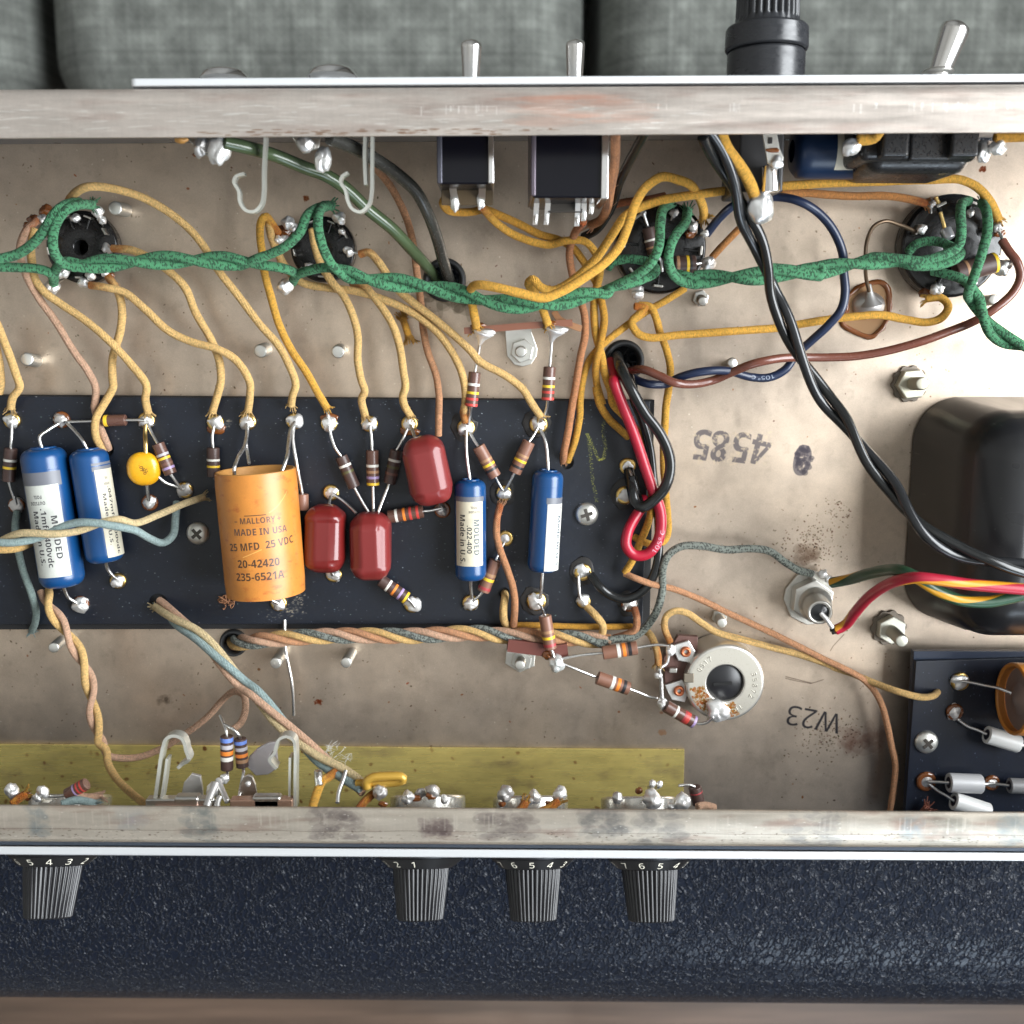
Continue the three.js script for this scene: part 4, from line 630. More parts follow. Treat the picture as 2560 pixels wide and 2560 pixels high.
// ------------------------------------------------------------------ studs, bolts and nuts through the floor
const threadProf = (r, L, pitch = 0.00055) => { const q = [[0, 0], [r, 0]]; for (let y = 0.0002; y < L - pitch; y += pitch) q.push([r, y], [r * 0.9, y + pitch * 0.5]); q.push([r * 0.97, L - 0.0003], [r * 0.75, L], [0, L]); return q; };
function stud(label, reg, b, t, h, r, o = {}) {
  const pb = at(reg, b[0], b[1], 0), pt = at(reg, t[0], t[1], h), L = pb.distanceTo(pt), g = thing(o.nut ? 'bolt' : 'screw_end', label, o.nut ? 'bolt' : 'screw', pb.clone(), o.group);
  if (o.washer) { const q = new THREE.Shape(); for (let i = 0; i < 40; i++) { const a = i / 40 * 6.2832, k = o.washer * mm * (i % 4 < 2 ? 1 : 0.9); i ? q.lineTo(Math.cos(a) * k, Math.sin(a) * k) : q.moveTo(k, 0); } mesh('star_washer', new THREE.ExtrudeGeometry(q, { depth: 0.0005, bevelEnabled: true, bevelSize: 0.0001, bevelThickness: 0.0001, bevelSegments: 1 }).rotateX(-Math.PI / 2).translate(0, 0.0002, 0), std([0.2, 0.17, 0.14], 0.5, 0.8), g); }
  if (o.nut) { const hx = new THREE.Shape(); for (let i = 0; i < 6; i++) { const a = i / 6 * 6.2832 + (o.spin ?? 0.3); i ? hx.lineTo(Math.cos(a) * o.nut * mm, Math.sin(a) * o.nut * mm) : hx.moveTo(Math.cos(a) * o.nut * mm, Math.sin(a) * o.nut * mm); }
    const ng = new THREE.ExtrudeGeometry(hx, { depth: (o.nutH ?? 2.4) * mm, bevelEnabled: true, bevelSize: 0.0003, bevelThickness: 0.0003, bevelSegments: 2 }).rotateX(-Math.PI / 2).translate(0, 0.001, 0); mesh('nut', ng, o.mat ?? ZINC, g); }
  part('threaded_shank', along(lathe(threadProf(r * mm, L), 20), pb, pt, 0, true), o.mat ?? ZINC, g);
  return g;
}
stud('zinc screw end right of the first tube socket, under the arching yellow wire', 'D', [948, 380], [866, 362], 8, 1.75);
stud('zinc screw end low at the left edge, above the long board', 'D', [272, 1516], [200, 1502], 7, 1.75);
stud('zinc screw end between yellow wires above the orange can, left of two', 'E', [194, 1428], [152, 1442], 6, 1.8);
stud('zinc screw end between yellow wires above the red capacitors, right of two', 'E', [756, 1434], [738, 1448], 6, 1.75);
stud('dull screw end with ring at the lower right of the third tube socket', 'G', [752, 1044], [777, 1068], 5, 1.35, { nut: 1.9, nutH: 0.6, mat: STEEL });
stud('screw end half hidden behind the blue and brown twisted wires', 'G', [958, 1556], [1002, 1530], 5, 1.5, { mat: STEEL });
stud('screw end below the fourth tube socket, half behind the green twisted wires', 'H', [1668, 1060], [1705, 1052], 4, 1.4);
stud('screw end by the twisted salmon and yellow wires, below the left blue capacitor', 'N', [466, 304], [404, 362], 8, 1.45);
stud('screw end touching the thin bare wire below the long board', 'O', [322, 400], [266, 480], 9, 1.55);
stud('screw end below the multicoloured wire bundle, throwing a shadow to the left', 'O', [842, 396], [798, 476], 9, 1.5);
stud('screw end above the trimmer potentiometer beside the salmon wire', 'L', [1196, 1748], [1222, 1806], 7, 1.45, { nut: 1.9, nutH: 0.8 });
stud('large bolt with hex nut above the black transformer', 'H', [1062, 1688], [1166, 1688], 11, 1.75, { nut: 3.9, washer: 4.9, mat: std([0.6, 0.57, 0.46], 0.42, 0.85), spin: 0.1 });
stud('large bolt with hex nut and star washer between the diode and the corner board', 'S', [905, 205], [1012, 312], 12, 1.75, { nut: 3.7, washer: 5.0, mat: std([0.66, 0.65, 0.56], 0.42, 0.8), spin: 0.5 });

// rubber grommets in the floor holes
function grommet(label, reg, x, y, r, hole) { const p = at(reg, x, y, 0), g = thing('grommet', label, 'grommet', p.clone()), prof = []; for (let i = 0; i <= 12; i++) { const a = Math.PI * (1 - i / 12), m = (r + hole) / 2, w = (r - hole) / 2; prof.push([(m + Math.cos(a) * w) * mm, Math.sin(a) * 1.8 * mm]); } prof.unshift([hole * mm, -0.003]); mesh('rubber_ring', lathe(prof, 36), RUBBER, g); }
grommet('black rubber grommet where the thick green and black cords leave the chassis floor', 'E', 1545, 905, 5.7, 3.9);
grommet('black rubber grommet where red, black, blue and brown leads rise through the floor', 'F', 1385, 1515, 5.6, 3.9);
grommet('small dark grommet where the multicoloured wire bundle starts below the long board', 'N', 1765, 320, 3.9, 2.6);

// ------------------------------------------------------------------ tube sockets
function socket(label, reg, x, y, h, r, lugs, o = {}) {
  const p = at(reg, x, y, 0), g = thing('tube_socket', label, 'tube socket', p.clone()), R = r * mm, y1 = h * mm;
  mesh('wafer', lathe([[R * 0.2, y1], [R * 0.24, y1 + 0.0003], [R * 0.5, y1 + 0.0003], [R * 0.56, y1], [R * 0.93, y1 - 0.0002], [R * 0.99, y1 - 0.0008], [R, y1 - 0.0015], [R, 0.0002]], 48), BAKELITE, g);
  mesh('pin_hole', lathe([[R * 0.2, y1], [R * 0.2, y1 - 0.004], [0, y1 - 0.004]], 24), std([0.004, 0.004, 0.004], 0.7), g);
  const n = o.pins ?? 9;
  for (let i = 0; i < n; i++) { const a = i / n * 6.2832 + (o.spin ?? 0.2), c = Math.cos(a), s = Math.sin(a); mesh('slot_rib', box(R * 0.34, 0.0008, R * 0.06, 0.0002).rotateY(-a).translate(c * R * 0.66, y1 + 0.0001, s * R * 0.66), BAKELITE, g);
    mesh('rim_tab', box(R * 0.05, 0.003, R * 0.2, 0.0001).rotateY(-a).translate(c * R * 0.84, y1 + 0.001, s * R * 0.84), STEEL, g); }
  for (const [rg, lx, ly, lh, size, dull] of lugs) {
    const q = at(rg, lx, ly, lh), base = p.clone().add(q.clone().sub(p).setY(0).multiplyScalar(0.8)).setY(y1), k = (size ?? 1.4) * mm;
    const m = part('lug', ribbon([base, base.clone().lerp(q, 0.6).setY(Math.max(y1, q.y) * 0.9), q], 0.0004, 0.0012), STEEL, g);
    mesh('solder', local(blobGeo(k, k * 0.9, k * 0.95, 0.55, 0.7).translate(q.x, q.y, q.z), g), dull ? SOLDER_DULL : SOLDER, m);
  }
  if (o.flux) for (const [rg, lx, ly, lh, s] of o.flux) { const q = at(rg, lx, ly, lh); mesh('flux_residue', local(blobGeo(s * mm, 0.0008, s * mm * 0.8, 0.6, 0.3).translate(q.x, q.y, q.z), g), FLUX, g); }
  return g;
}
socket('black nine-pin tube socket, leftmost of four, with a round centre hole in plain view', 'D', 655, 665, 4, 9.3, [['D', 735, 395, 9, 1.5], ['D', 770, 450, 8, 1.1], ['D', 570, 440, 7, 1.2, 1], ['D', 322, 445, 8, 1.2, 1], ['D', 255, 575, 9, 1.4], ['D', 805, 665, 8, 1.3, 1], ['D', 625, 925, 8, 1.5], ['D', 480, 855, 9, 1.5], ['D', 400, 955, 7, 2.1], ['D', 795, 855, 8, 1.0], ['D', 680, 870, 8, 1.3]], { flux: [['D', 250, 450, 5, 1.6], ['D', 215, 500, 4, 1.3], ['D', 835, 870, 7, 1.0], ['D', 350, 380, 5, 1.8]] });
socket('black nine-pin tube socket, second from the left, mostly under green wires', 'E', 640, 680, 4, 8.4, [['E', 360, 470, 8, 1.7], ['E', 400, 510, 8, 1.2, 1], ['E', 285, 600, 9, 1.2], ['E', 750, 440, 9, 1.6], ['E', 770, 540, 7, 0.9], ['E', 820, 685, 9, 1.3], ['E', 515, 800, 8, 0.9], ['E', 340, 950, 8, 2.1], ['E', 345, 610, 8, 1.3]], { flux: [['E', 330, 540, 5, 2.0], ['E', 850, 930, 5, 1.0]] });
socket('large black octal tube socket, third from the left, with resistors across it', 'X', 1000, 1100, 6, 11.8, [['X', 1520, 760, 10, 1.3, 1], ['X', 1710, 870, 10, 0.9], ['X', 1740, 1320, 10, 2.0, 1], ['X', 670, 1760, 8, 1.9], ['X', 1240, 560, 8, 1.2, 1], ['X', 1070, 480, 10, 1.0, 1], ['X', 780, 560, 10, 0.8]], { pins: 8, spin: 0.1, flux: [['X', 1500, 860, 8, 1.6]] });
socket('large black octal tube socket, rightmost of four, above the brown wire', 'Y', 860, 850, 6, 13.2, [['Y', 560, 600, 10, 1.3], ['Y', 1580, 580, 10, 1.4, 1], ['Y', 1650, 1120, 10, 2.3], ['Y', 760, 1420, 9, 1.5], ['Y', 680, 270, 9, 1.2, 1], ['Y', 1210, 390, 9, 1.0, 1], ['Y', 1090, 250, 9, 1.0, 1]], { pins: 8, spin: 0.35, flux: [['Y', 600, 1470, 6, 1.6], ['Y', 1600, 660, 8, 1.4]] });
{ const g = thing('resistor', 'small grey-bodied part with a gold lead standing on the fourth tube socket', 'component', at('Y', 900, 650, 11)); part('body', along(lathe([[0, -0.0014], [0.0013, -0.0014], [0.0015, -0.0012], [0.0015, 0.0012], [0.0012, 0.0014], [0, 0.0014]], 20), at('Y', 870, 600, 11), at('Y', 935, 745, 12)), std([0.5, 0.5, 0.52], 0.3, 0.8), g); part('lead', tube(pts('Y 870 600 11, 835 470 11, 810 380 11'), 0.0005), GOLD, g); part('lead', tube(pts('Y 790 260 11, 765 215 11, 750 175 11'), 0.0005), GOLD, g); }

// ------------------------------------------------------------------ terminal strips
function solderCup(g, reg, x, y, h, k, o = {}) { const p = at(reg, x, y, h); return part(o.name ?? 'solder_joint', blobGeo((o.rx ?? 1) * k * mm, (o.ry ?? 0.8) * k * mm, (o.rz ?? 1) * k * mm, o.rough ?? 0.5, 0.8).translate(p.x, p.y, p.z), o.mat ?? SOLDER, g); }
{
  const ph = std([0.19, 0.075, 0.045], 0.55, 0, { roughnessMap: speck }), g = thing('terminal_strip', 'brown phenolic terminal strip with two cone-shaped solder joints and a zinc foot', 'terminal strip', at('F', 600, 1280, 0));
  part('phenolic_bar', ribbon(pts('F 182 1290 13.5, 400 1272 13.5, 700 1248 13.5, 1000 1228 13.5'), 0.0017, 0.009), ph, g);
  part('phenolic_bar_end', ribbon(pts('F 860 1140 12, 900 1200 12.3, 1000 1250 12.5, 1070 1275 12.5'), 0.0016, 0.002), std([0.26, 0.12, 0.05], 0.6), g);
  for (const [x, y] of [[325, 1300], [865, 1280]]) { const p = at('F', x, y, 13), q = at('F', x - 20, y + 70, 12.5); const c = along(lathe([[0, -0.0004], [0.0026, -0.0003], [0.0029, 0], [0.0022, 0.0007], [0.0011, 0.0018], [0.0004, 0.0034], [0, 0.0035]], 24), p, q, 0, true); c.scale(1, 1, 1); part('solder_cone', c, SOLDER, g); part('solder_cone_back', blobGeo(0.0026, 0.0012, 0.0011, 0.3, 0.9).translate(p.x + 0.0008, p.y + 0.0004, p.z), SOLDER_DULL, g); }
  const fp = (x, y) => at('F', x, y, 1.2); part('mounting_foot', slab([fp(490, 1310), fp(690, 1290), fp(735, 1420), fp(730, 1480), fp(690, 1540), fp(620, 1560), fp(560, 1545), fp(505, 1480)], 0.0003, 0.0013, 0.0002), ZINC, g);
  part('mounting_foot_bend', ribbon(pts('F 495 1300 8, 690 1285 8'), 0.001, 0.008), ZINC, g);
  part('flux_residue', blobGeo(0.0018, 0.0009, 0.0009, 0.6, 0.5).translate(...at('F', 285, 1255, 13.6).toArray()), FLUX, g); part('flux_residue', blobGeo(0.0018, 0.0009, 0.0008, 0.6, 0.5).translate(...at('F', 825, 1230, 13.6).toArray()), FLUX, g);
  stud('hex nut and bolt holding the foot of the upper brown terminal strip', 'F', [618, 1440], [608, 1448], 6, 1.5, { nut: 2.9, nutH: 1.8, mat: ZINC });
}
{
  const ph = std([0.12, 0.035, 0.026], 0.45), g = thing('terminal_strip', 'dark red-brown terminal strip below the board with a white lump of solder', 'terminal strip', at('Q', 430, 380, 0));
  part('phenolic_bar', ribbon(pts('Q 210 345 11, 420 372 11, 560 388 11, 662 378 11'), 0.0034, 0.008), ph, g);
  solderCup(g, 'Q', 575, 480, 12, 2.3, { name: 'solder_joint', mat: std([0.8, 0.82, 0.8], 0.35, 0.7) }); part('flux_residue', blobGeo(0.0016, 0.001, 0.0012, 0.6, 0.5).translate(...at('Q', 515, 420, 11).toArray()), FLUX, g);
  part('terminal_lug', ribbon(pts('Q 520 400 11, 545 440 11.4, 570 480 12'), 0.0005, 0.002), STEEL, g);
  const fp = (x, y) => at('Q', x, y, 1.2); part('mounting_foot', slab([fp(198, 375), fp(420, 395), fp(410, 500), fp(300, 548), fp(190, 480)], 0.0003, 0.0013, 0.0002), ZINC, g);
  part('mounting_foot_bend', ribbon(pts('Q 205 385 7.5, 415 400 7.5'), 0.001, 0.007), ZINC, g);
  stud('hex nut and bolt holding the foot of the lower terminal strip', 'Q', [312, 440], [300, 494], 8, 1.45, { nut: 2.7, nutH: 1.8, mat: ZINC });
}

// ------------------------------------------------------------------ trimmer potentiometer
{
  const h = 11.5, c = at('R', 945, 930, h), R = px('R', 318, h), g = thing('trimmer_potentiometer', 'round silver trimmer potentiometer with black slotted centre and stamped numbers', 'potentiometer', V(c.x, 0, c.z)), y = h * mm;
  const can = std([0.66, 0.63, 0.57], 0.36, 0.85), hole = R * 0.465;
  mesh('can', lathe([[hole, y - 0.0012], [hole + 0.0001, y - 0.0002], [hole + 0.0004, y], [R - 0.0008, y], [R - 0.0002, y - 0.0003], [R, y - 0.0009], [R, 0.0005]], 64), can, g);
  mesh('rotor', lathe([[0, y - 0.0009], [hole, y - 0.0009], [hole, y - 0.003]], 40), std([0.012, 0.012, 0.014], 0.35), g);
  const sl = std([0.002, 0.002, 0.002], 0.8), slot = box(R * 0.48, 0.0003, R * 0.09, 0.0001).rotateY(0.05).translate(-R * 0.05, y - 0.0008, 0.0004); mesh('screwdriver_slot', slot, sl, g);
  const face = canvasMap(512, 512, (k, w) => { k.fillStyle = '#808080'; k.fillRect(0, 0, w, w); k.fillStyle = '#e8e8e8'; k.font = '44px sans-serif'; k.textAlign = 'center'; k.textBaseline = 'middle';
    const put = (s, a0, da) => [...s].forEach((ch, i) => { const a = a0 + da * i; k.save(); k.translate(w / 2 + Math.cos(a) * w * 0.375, w / 2 + Math.sin(a) * w * 0.375); k.rotate(a + Math.PI / 2); k.fillText(ch, 0, 0); k.restore(); });
    put('6517', -2.65, 0.17); put('35872', -0.32, 0.2); put('10K', 1.0, 0.17); }, false);
  const tint = canvasMap(512, 512, (k, w) => { k.fillStyle = '#e4e0d6'; k.fillRect(0, 0, w, w); for (let i = 0; i < 700; i++) { k.fillStyle = `rgba(150,130,100,${rnd() * 0.2})`; k.beginPath(); k.ellipse(rnd() * w, rnd() * w, 1 + rnd() * 4, 1 + rnd() * 2, rnd() * 3, 0, 7); k.fill(); } k.fillStyle = '#b3aea2'; k.font = '44px sans-serif'; k.textAlign = 'center'; k.textBaseline = 'middle'; const put = (s, a0, da) => [...s].forEach((ch, i) => { const a = a0 + da * i; k.save(); k.translate(w / 2 + Math.cos(a) * w * 0.375, w / 2 + Math.sin(a) * w * 0.375); k.rotate(a + Math.PI / 2); k.fillText(ch, 0, 0); k.restore(); }); put('6517', -2.65, 0.17); put('35872', -0.32, 0.2); put('10K', 1.0, 0.17);
    for (let i = 0; i < 420; i++) { const a = 1.15 + rnd() * 1.85, r = w * (0.27 + rnd() * 0.22); k.fillStyle = `rgba(${140 + rnd() * 60},${70 + rnd() * 45},${14 + rnd() * 20},${0.25 + rnd() * 0.4})`; k.beginPath(); k.ellipse(w / 2 + Math.cos(a) * r, w / 2 + Math.sin(a) * r, 3 + rnd() * 12, 2 + rnd() * 7, rnd() * 3, 0, 7); k.fill(); } });
  const ring = new THREE.RingGeometry(hole + 0.0005, R - 0.001, 64, 2).rotateX(-Math.PI / 2); uvPlan(ring, -R, -R, 2 * R, 2 * R); mesh('stamped_face', ring.translate(0, y + 0.00006, 0), std([0.8, 0.79, 0.76], 0.4, 0.75, { map: tint, bumpMap: face, bumpScale: 0.00025 }), g);
  const dent = at('R', 670, 890, h); part('edge_notch', box(0.0028, 0.001, 0.0026, 0.0003).translate(dent.x, y - 0.0002, dent.z), std([0.2, 0.17, 0.13], 0.5, 0.6), g);
  // phenolic wing with three lugs
  const wing = std([0.1, 0.045, 0.035], 0.5), w = (x, yy) => at('R', x, yy, 8); part('phenolic_wing', slab([w(480, 740), w(590, 570), w(740, 580), w(720, 1000), w(610, 1080), w(490, 930)], 0.006, 0.008, 0.0002), wing, g);
  for (const [x, yy] of [[645, 690], [595, 985]]) { const p = at('R', x, yy, 9); const t = part('lug', slab([w(x - 110, yy - 50), w(x + 20, yy - 90), w(x + 70, yy - 10), w(x + 40, yy + 80), w(x - 60, yy + 60)], 0.0082, 0.0092, 0.0002), std([0.72, 0.72, 0.7], 0.38, 0.85), g);
    mesh('rivet', local(lathe([[0.0005, 0.0002], [0.0007, 0.0007], [0.0013, 0.0008], [0.0015, 0]], 20).translate(p.x, 0.0093, p.z), g), std([0.45, 0.14, 0.06], 0.4, 0.6), t); }
  part('lug_middle', box(0.0022, 0.0016, 0.0014, 0.0003).translate(...at('R', 550, 830, 9).toArray()), STEEL, g);
  part('bridge_wire', tube(pts('R 520 690 11, 500 780 11, 450 820 11.5, 460 900 11, 465 1000 11, 470 1080 11'), 0.0006, { seg: 8 }), TIN, g);
  for (const [x, yy, k] of [[535, 680, 1.5], [470, 1080, 1.6], [440, 870, 1.0]]) solderCup(g, 'R', x, yy, 11.2, k);
  solderCup(g, 'R', 885, 1140, h + 0.8, 3.1, { ry: 0.7, mat: SOLDER });
}

// ------------------------------------------------------------------ stud rectifier on its tag
{
  const g = thing('stud_rectifier', 'metal stud rectifier with hex base and glass-sealed lead, left of the transformer', 'rectifier', at('R', 1590, 300, 0)), zm = std([0.6, 0.58, 0.53], 0.38, 0.8);
  const t = (x, y) => at('R', x, y, 1); part('solder_tag', slab([t(1385, 300), t(1400, 220), t(1490, 110), t(1580, 70), t(1720, 110), t(1760, 260), t(1740, 420), t(1660, 480), t(1560, 490), t(1440, 430)], 0.0003, 0.0012, 0.0002), zm, g);
  const c = at('R', 1610, 310, 5), hx = new THREE.Shape(); for (let i = 0; i < 6; i++) { const a = i / 6 * 6.2832 + 0.45, k = 0.0056; i ? hx.lineTo(Math.cos(a) * k, Math.sin(a) * k) : hx.moveTo(Math.cos(a) * k, Math.sin(a) * k); }
  part('hex_base', new THREE.ExtrudeGeometry(hx, { depth: 0.0033, bevelEnabled: true, bevelSize: 0.0004, bevelThickness: 0.0004, bevelSegments: 2 }).rotateX(-Math.PI / 2).translate(c.x, 0.0016, c.z), zm, g);
  const a = at('R', 1622, 330, 5.2), b = at('R', 1660, 398, 12.5), L = a.distanceTo(b); part('case', along(lathe([[0.0047, 0], [0.0044, 0.0012], [0.0036, 0.0018], [0.0034, L - 0.0004], [0.0031, L], [0.0025, L], [0.0025, L - 0.0007]], 36), a, b, 0, true), zm, g);
  part('glass_seal', along(lathe([[0.0026, L - 0.0007], [0.0014, L - 0.0005], [0.0006, L + 0.0002], [0, L + 0.0002]], 30), a, b, 0, true), std([0.03, 0.032, 0.034], 0.2), g);
  part('lead', tube(pts('R 1665 400 12.5, 1705 440 13, 1740 490 13, 1765 525 12.5'), 0.00065, { seg: 8 }), SOLDER, g);
  solderCup(g, 'R', 1680, 100, 3, 1.3); solderCup(g, 'R', 1725, 140, 3, 1.1); solderCup(g, 'R', 1590, 110, 2.6, 1.2, { mat: SOLDER_DULL });
  part('burnt_joint', blobGeo(0.0011, 0.001, 0.0011, 0.5, 0.9).translate(...at('R', 1765, 530, 12.5).toArray()), SOOT, g);
}

// ------------------------------------------------------------------ black transformer cover at the right
{
  const h = 34, g = thing('transformer_cover', 'large glossy black rounded transformer cover at the right edge', 'transformer', at('M', 1500, 850, 0));
  const xl = P(2268, 1300, 0).x, zt = P(2400, 992, 0).z, zb = P(2400, 1546, 0).z, w = 0.09, d = zb - zt, r = 0.012;
  const s = new RoundedBoxGeometry(w, h * mm * 2, d, 16, r), p = s.attributes.position; for (let i = 0; i < p.count; i++) if (p.getY(i) < 0) p.setY(i, 0);
  for (let i = 0; i < p.count; i++) { const k = p.getY(i) / (h * mm); p.setX(i, p.getX(i) * (1 - 0.1 * k)); p.setZ(i, p.getZ(i) * (1 - 0.09 * k)); if (p.getY(i) > h * mm * 0.8) p.setY(i, p.getY(i) + 0.002 * (1 - (p.getX(i) / w * 2) ** 2) * (1 - (p.getZ(i) / d * 2) ** 2)); }
  s.deleteAttribute('normal'); s.deleteAttribute('uv'); const q = mergeVertices(s, 1e-6); q.computeVertexNormals(); uvPlan(q, -w / 2, -d / 2, w, w); q.translate(xl + w / 2, 0.0008, (zt + zb) / 2);
  const paint = std([1, 1, 1], 0.24, 0, { map: canvasMap(512, 512, (c, w) => { c.fillStyle = '#1b1b1d'; c.fillRect(0, 0, w, w); for (let i = 0; i < 420; i++) { c.fillStyle = `rgba(150,148,140,${rnd() * 0.5})`; c.beginPath(); c.ellipse(rnd() * w, rnd() * w, 0.4 + rnd() * rnd() * 2, 0.4 + rnd() * 0.6, rnd() * 3, 0, 7); c.fill(); } }), roughnessMap: dataMap(256, 256, (x, y) => [255 * (0.6 + 0.4 * fbm(x / 18, y / 18, 4, 4))]), clearcoat: 0.2, clearcoatRoughness: 0.3 }); paint.roughness = 0.4;
  part('cover', q, paint, g);
  
  part('lower_lip', uvPlan(slab([P(2330, 1540, 1), P(2400, 1566, 1), P(2480, 1576, 1), P(2760, 1580, 1), P(2760, 1530, 1), P(2330, 1530, 1)], 0.0003, 0.006, 0.0015), 0, 0, w, w), paint, g);
}

// ------------------------------------------------------------------ corner board at the right
const NAVY = std([0.012, 0.02, 0.042], 0.42, 0, { roughnessMap: speck }); NAVY.roughness = 0.7;
const corner = thing('rectifier_board', 'small navy-black fibre board with diodes in the lower right corner', 'circuit board', at('S', 1400, 1000, 9));
{
  const t = boardTex(40), q = [at('S', 1118, 462, 9), at('S', 2300, 430, 9), at('S', 2300, 1780, 9), at('S', 1022, 1780, 9)];
  const g = slab(q, 0.0075, 0.009, 0.0001); uvPlan(g, q[0].x - 0.01, q[0].z, 0.1, 0.1); part('fibre_sheet', g, std([0.8, 0.92, 1.15], 0.42, 0, { map: t }), corner);
  part('backing_sheet', slab([at('S', 1086, 375, 6), at('S', 2300, 378, 6), at('S', 2300, 1800, 6), at('S', 1015, 1800, 6)], 0.0052, 0.0074, 0.0001), NAVY, corner);
  for (const [x, y] of [[1300, 700], [1250, 1500], [2200, 700]]) part('spacer', lathe([[0, 0.0053], [0.003, 0.0053], [0.003, 0.0002], [0, 0.0002]], 20).translate(at('S', x, y, 4).x, 0, at('S', x, y, 4).z), STEEL, corner);
  const e = { board: corner, h: 9 }; eyelet('S', 1450, 615, { ...e, up: 1.8, r: 2.5 }); eyelet('S', 1410, 845, { ...e, dark: true, dull: true, up: 1, r: 2.3 }); eyelet('S', 1195, 1370, { ...e, dark: true, dull: true, up: 0.8, r: 2.7, k: 0.8 }); eyelet('S', 1690, 1380, { ...e, dark: true, dull: true, up: 1.1 });
  screw('board_screw', 'cross-head screw on the navy corner board left of the white diode', 'S', 1203, 1080, 9, 3.2);
  const can = thing('capacitor', 'large brown-orange can capacitor cut by the right edge on the corner board', 'capacitor', at('S', 1860, 740, 18)), R = 0.0096, a = at('S', 1838, 745, 19), L = 0.03, org = std([0.5, 0.19, 0.03], 0.4, 0, { clearcoat: 0.2 }), b = a.clone().add(V(L, 0, 0.0014));
  part('sleeve', along(lathe([[R - 0.0011, 0.0004], [R - 0.0008, 0], [R - 0.0002, 0], [R, 0.0004], [R, L]], 56), a, b, 0, true), org, can);
  part('sleeve_lip', along(lathe([[R - 0.0011, 0.0004], [R - 0.0012, 0.002], [R - 0.0012, 0.004]], 56), a, b, 0, true), std([0.4, 0.15, 0.03], 0.5), can);
  part('end_seal', along(lathe([[0, 0.0006], [0.0012, 0.0006], [0.0022, 0.0012], [0.004, 0.0016], [0.0044, 0.0022], [R - 0.0013, 0.0022]], 48), a, b, 0, true), std([0.26, 0.2, 0.18], 0.4, 0.3), can);
  part('lead', tube(pts('S 1460 612 11, 1530 622 12.5, 1640 645 15, 1740 665 18, 1835 700 19.3'), 0.00042, { seg: 8 }), TIN, can);
}
function diode(label, reg, a, b, h, r, mat, leads, print, endMat) {
  const pa = at(reg, a[0], a[1], h), pb = at(reg, b[0], b[1], h), L = pa.distanceTo(pb), R = r * mm, g = thing('diode', label, 'diode', pa.clone().add(pb).multiplyScalar(0.5));
  const body = lathe([[R * 0.6, -L / 2], [R * 0.94, -L / 2], [R, -L / 2 + R * 0.08], [R, L / 2 - R * 0.08], [R * 0.94, L / 2], [0, L / 2]], 36);
  part('body', along(body, pa, pb, print?.spin ?? 0), print ? std([1, 1, 1], 0.4, 0.1, { map: canvasMap(512, 256, print.draw) }) : mat, g);
  part('end_seal', along(lathe([[0, -L / 2 + R * 0.06], [R * 0.62, -L / 2 + R * 0.04]], 24), pa, pb), endMat ?? std([0.02, 0.02, 0.03], 0.4), g);
  for (const t of leads) part('lead', tube(pts(t), 0.00042, { seg: 8 }), TIN, g);
}
const WHITE = std([0.66, 0.66, 0.64], 0.4);
diode('white glass-ended diode on the corner board, just below the orange can', 'S', [1650, 1015], [1890, 1088], 12.5, 2.45, WHITE, ['S 1650 1012 12.5, 1580 980 11.5, 1500 950 10.5, 1430 900 10', 'S 1890 1088 12.5, 1960 1110 12, 2060 1150 11']);
diode('grey metal diode with printed letters near the bottom of the corner board', 'S', [1362, 1378], [1608, 1388], 12.5, 2.65, null, ['S 1605 1388 12.5, 1650 1388 12, 1700 1382 10.5', 'S 1365 1378 12.5, 1290 1374 11.5, 1210 1372 10.4'], { spin: -1.57, draw: (c, w, h) => { c.fillStyle = '#b9b9ba'; c.fillRect(0, 0, w, h); for (let i = 0; i < 1500; i++) { c.fillStyle = `rgba(90,90,95,${rnd() * 0.2})`; c.fillRect(rnd() * w, rnd() * h, 1 + rnd() * 2, 1); } const l = (s, y, size) => { c.save(); c.translate(y, h * 0.5); c.rotate(0); c.font = `${size}px sans-serif`; c.textAlign = 'center'; c.textBaseline = 'middle'; c.fillStyle = '#2a2c33'; c.fillText(s, 0, 0); c.restore(); }; c.save(); c.translate(w / 2, h / 2); c.rotate(Math.PI); c.translate(-w / 2, -h / 2); l('', 0, 10); c.restore(); for (const [s, y] of [['RCA', 60], ['560A', 116], ['6 I', 172]]) { c.save(); c.translate(w * 0.5, y); c.font = '58px sans-serif'; c.textAlign = 'center'; c.textBaseline = 'middle'; c.fillStyle = '#2a2c33'; c.fillText(s, 0, 0); c.restore(); } } });
diode('white diode with a black arrow, lowest on the corner board, half behind the rim', 'S', [1400, 1515], [1660, 1600], 13, 2.5, WHITE, ['S 1405 1518 13, 1350 1480 12, 1280 1440 11, 1215 1390 10']);
diode('dark diode cut by the right edge near the bottom of the corner board', 'S', [1820, 1400], [2060, 1410], 12, 2.1, std([0.2, 0.2, 0.2], 0.4), ['S 1820 1400 12, 1760 1392 11, 1700 1385 10']);
{ const g = thing('wire_end', 'short copper-brown frayed wire end at the foot of the corner board', 'wire', at('S', 1190, 1590, 10)); part('insulation', tube(pts('S 1130 1680 10, 1160 1620 11, 1205 1575 12'), 0.0012, { jitter: 0.2 }), std([0.16, 0.05, 0.03], 0.6), g); part('frayed_end', frayGeo(at('S', 1205, 1575, 12), at('S', 1205, 1575, 12).sub(at('S', 1160, 1620, 11)), 0.0012, 18, 1.6), std([0.16, 0.05, 0.03], 0.6), g); }

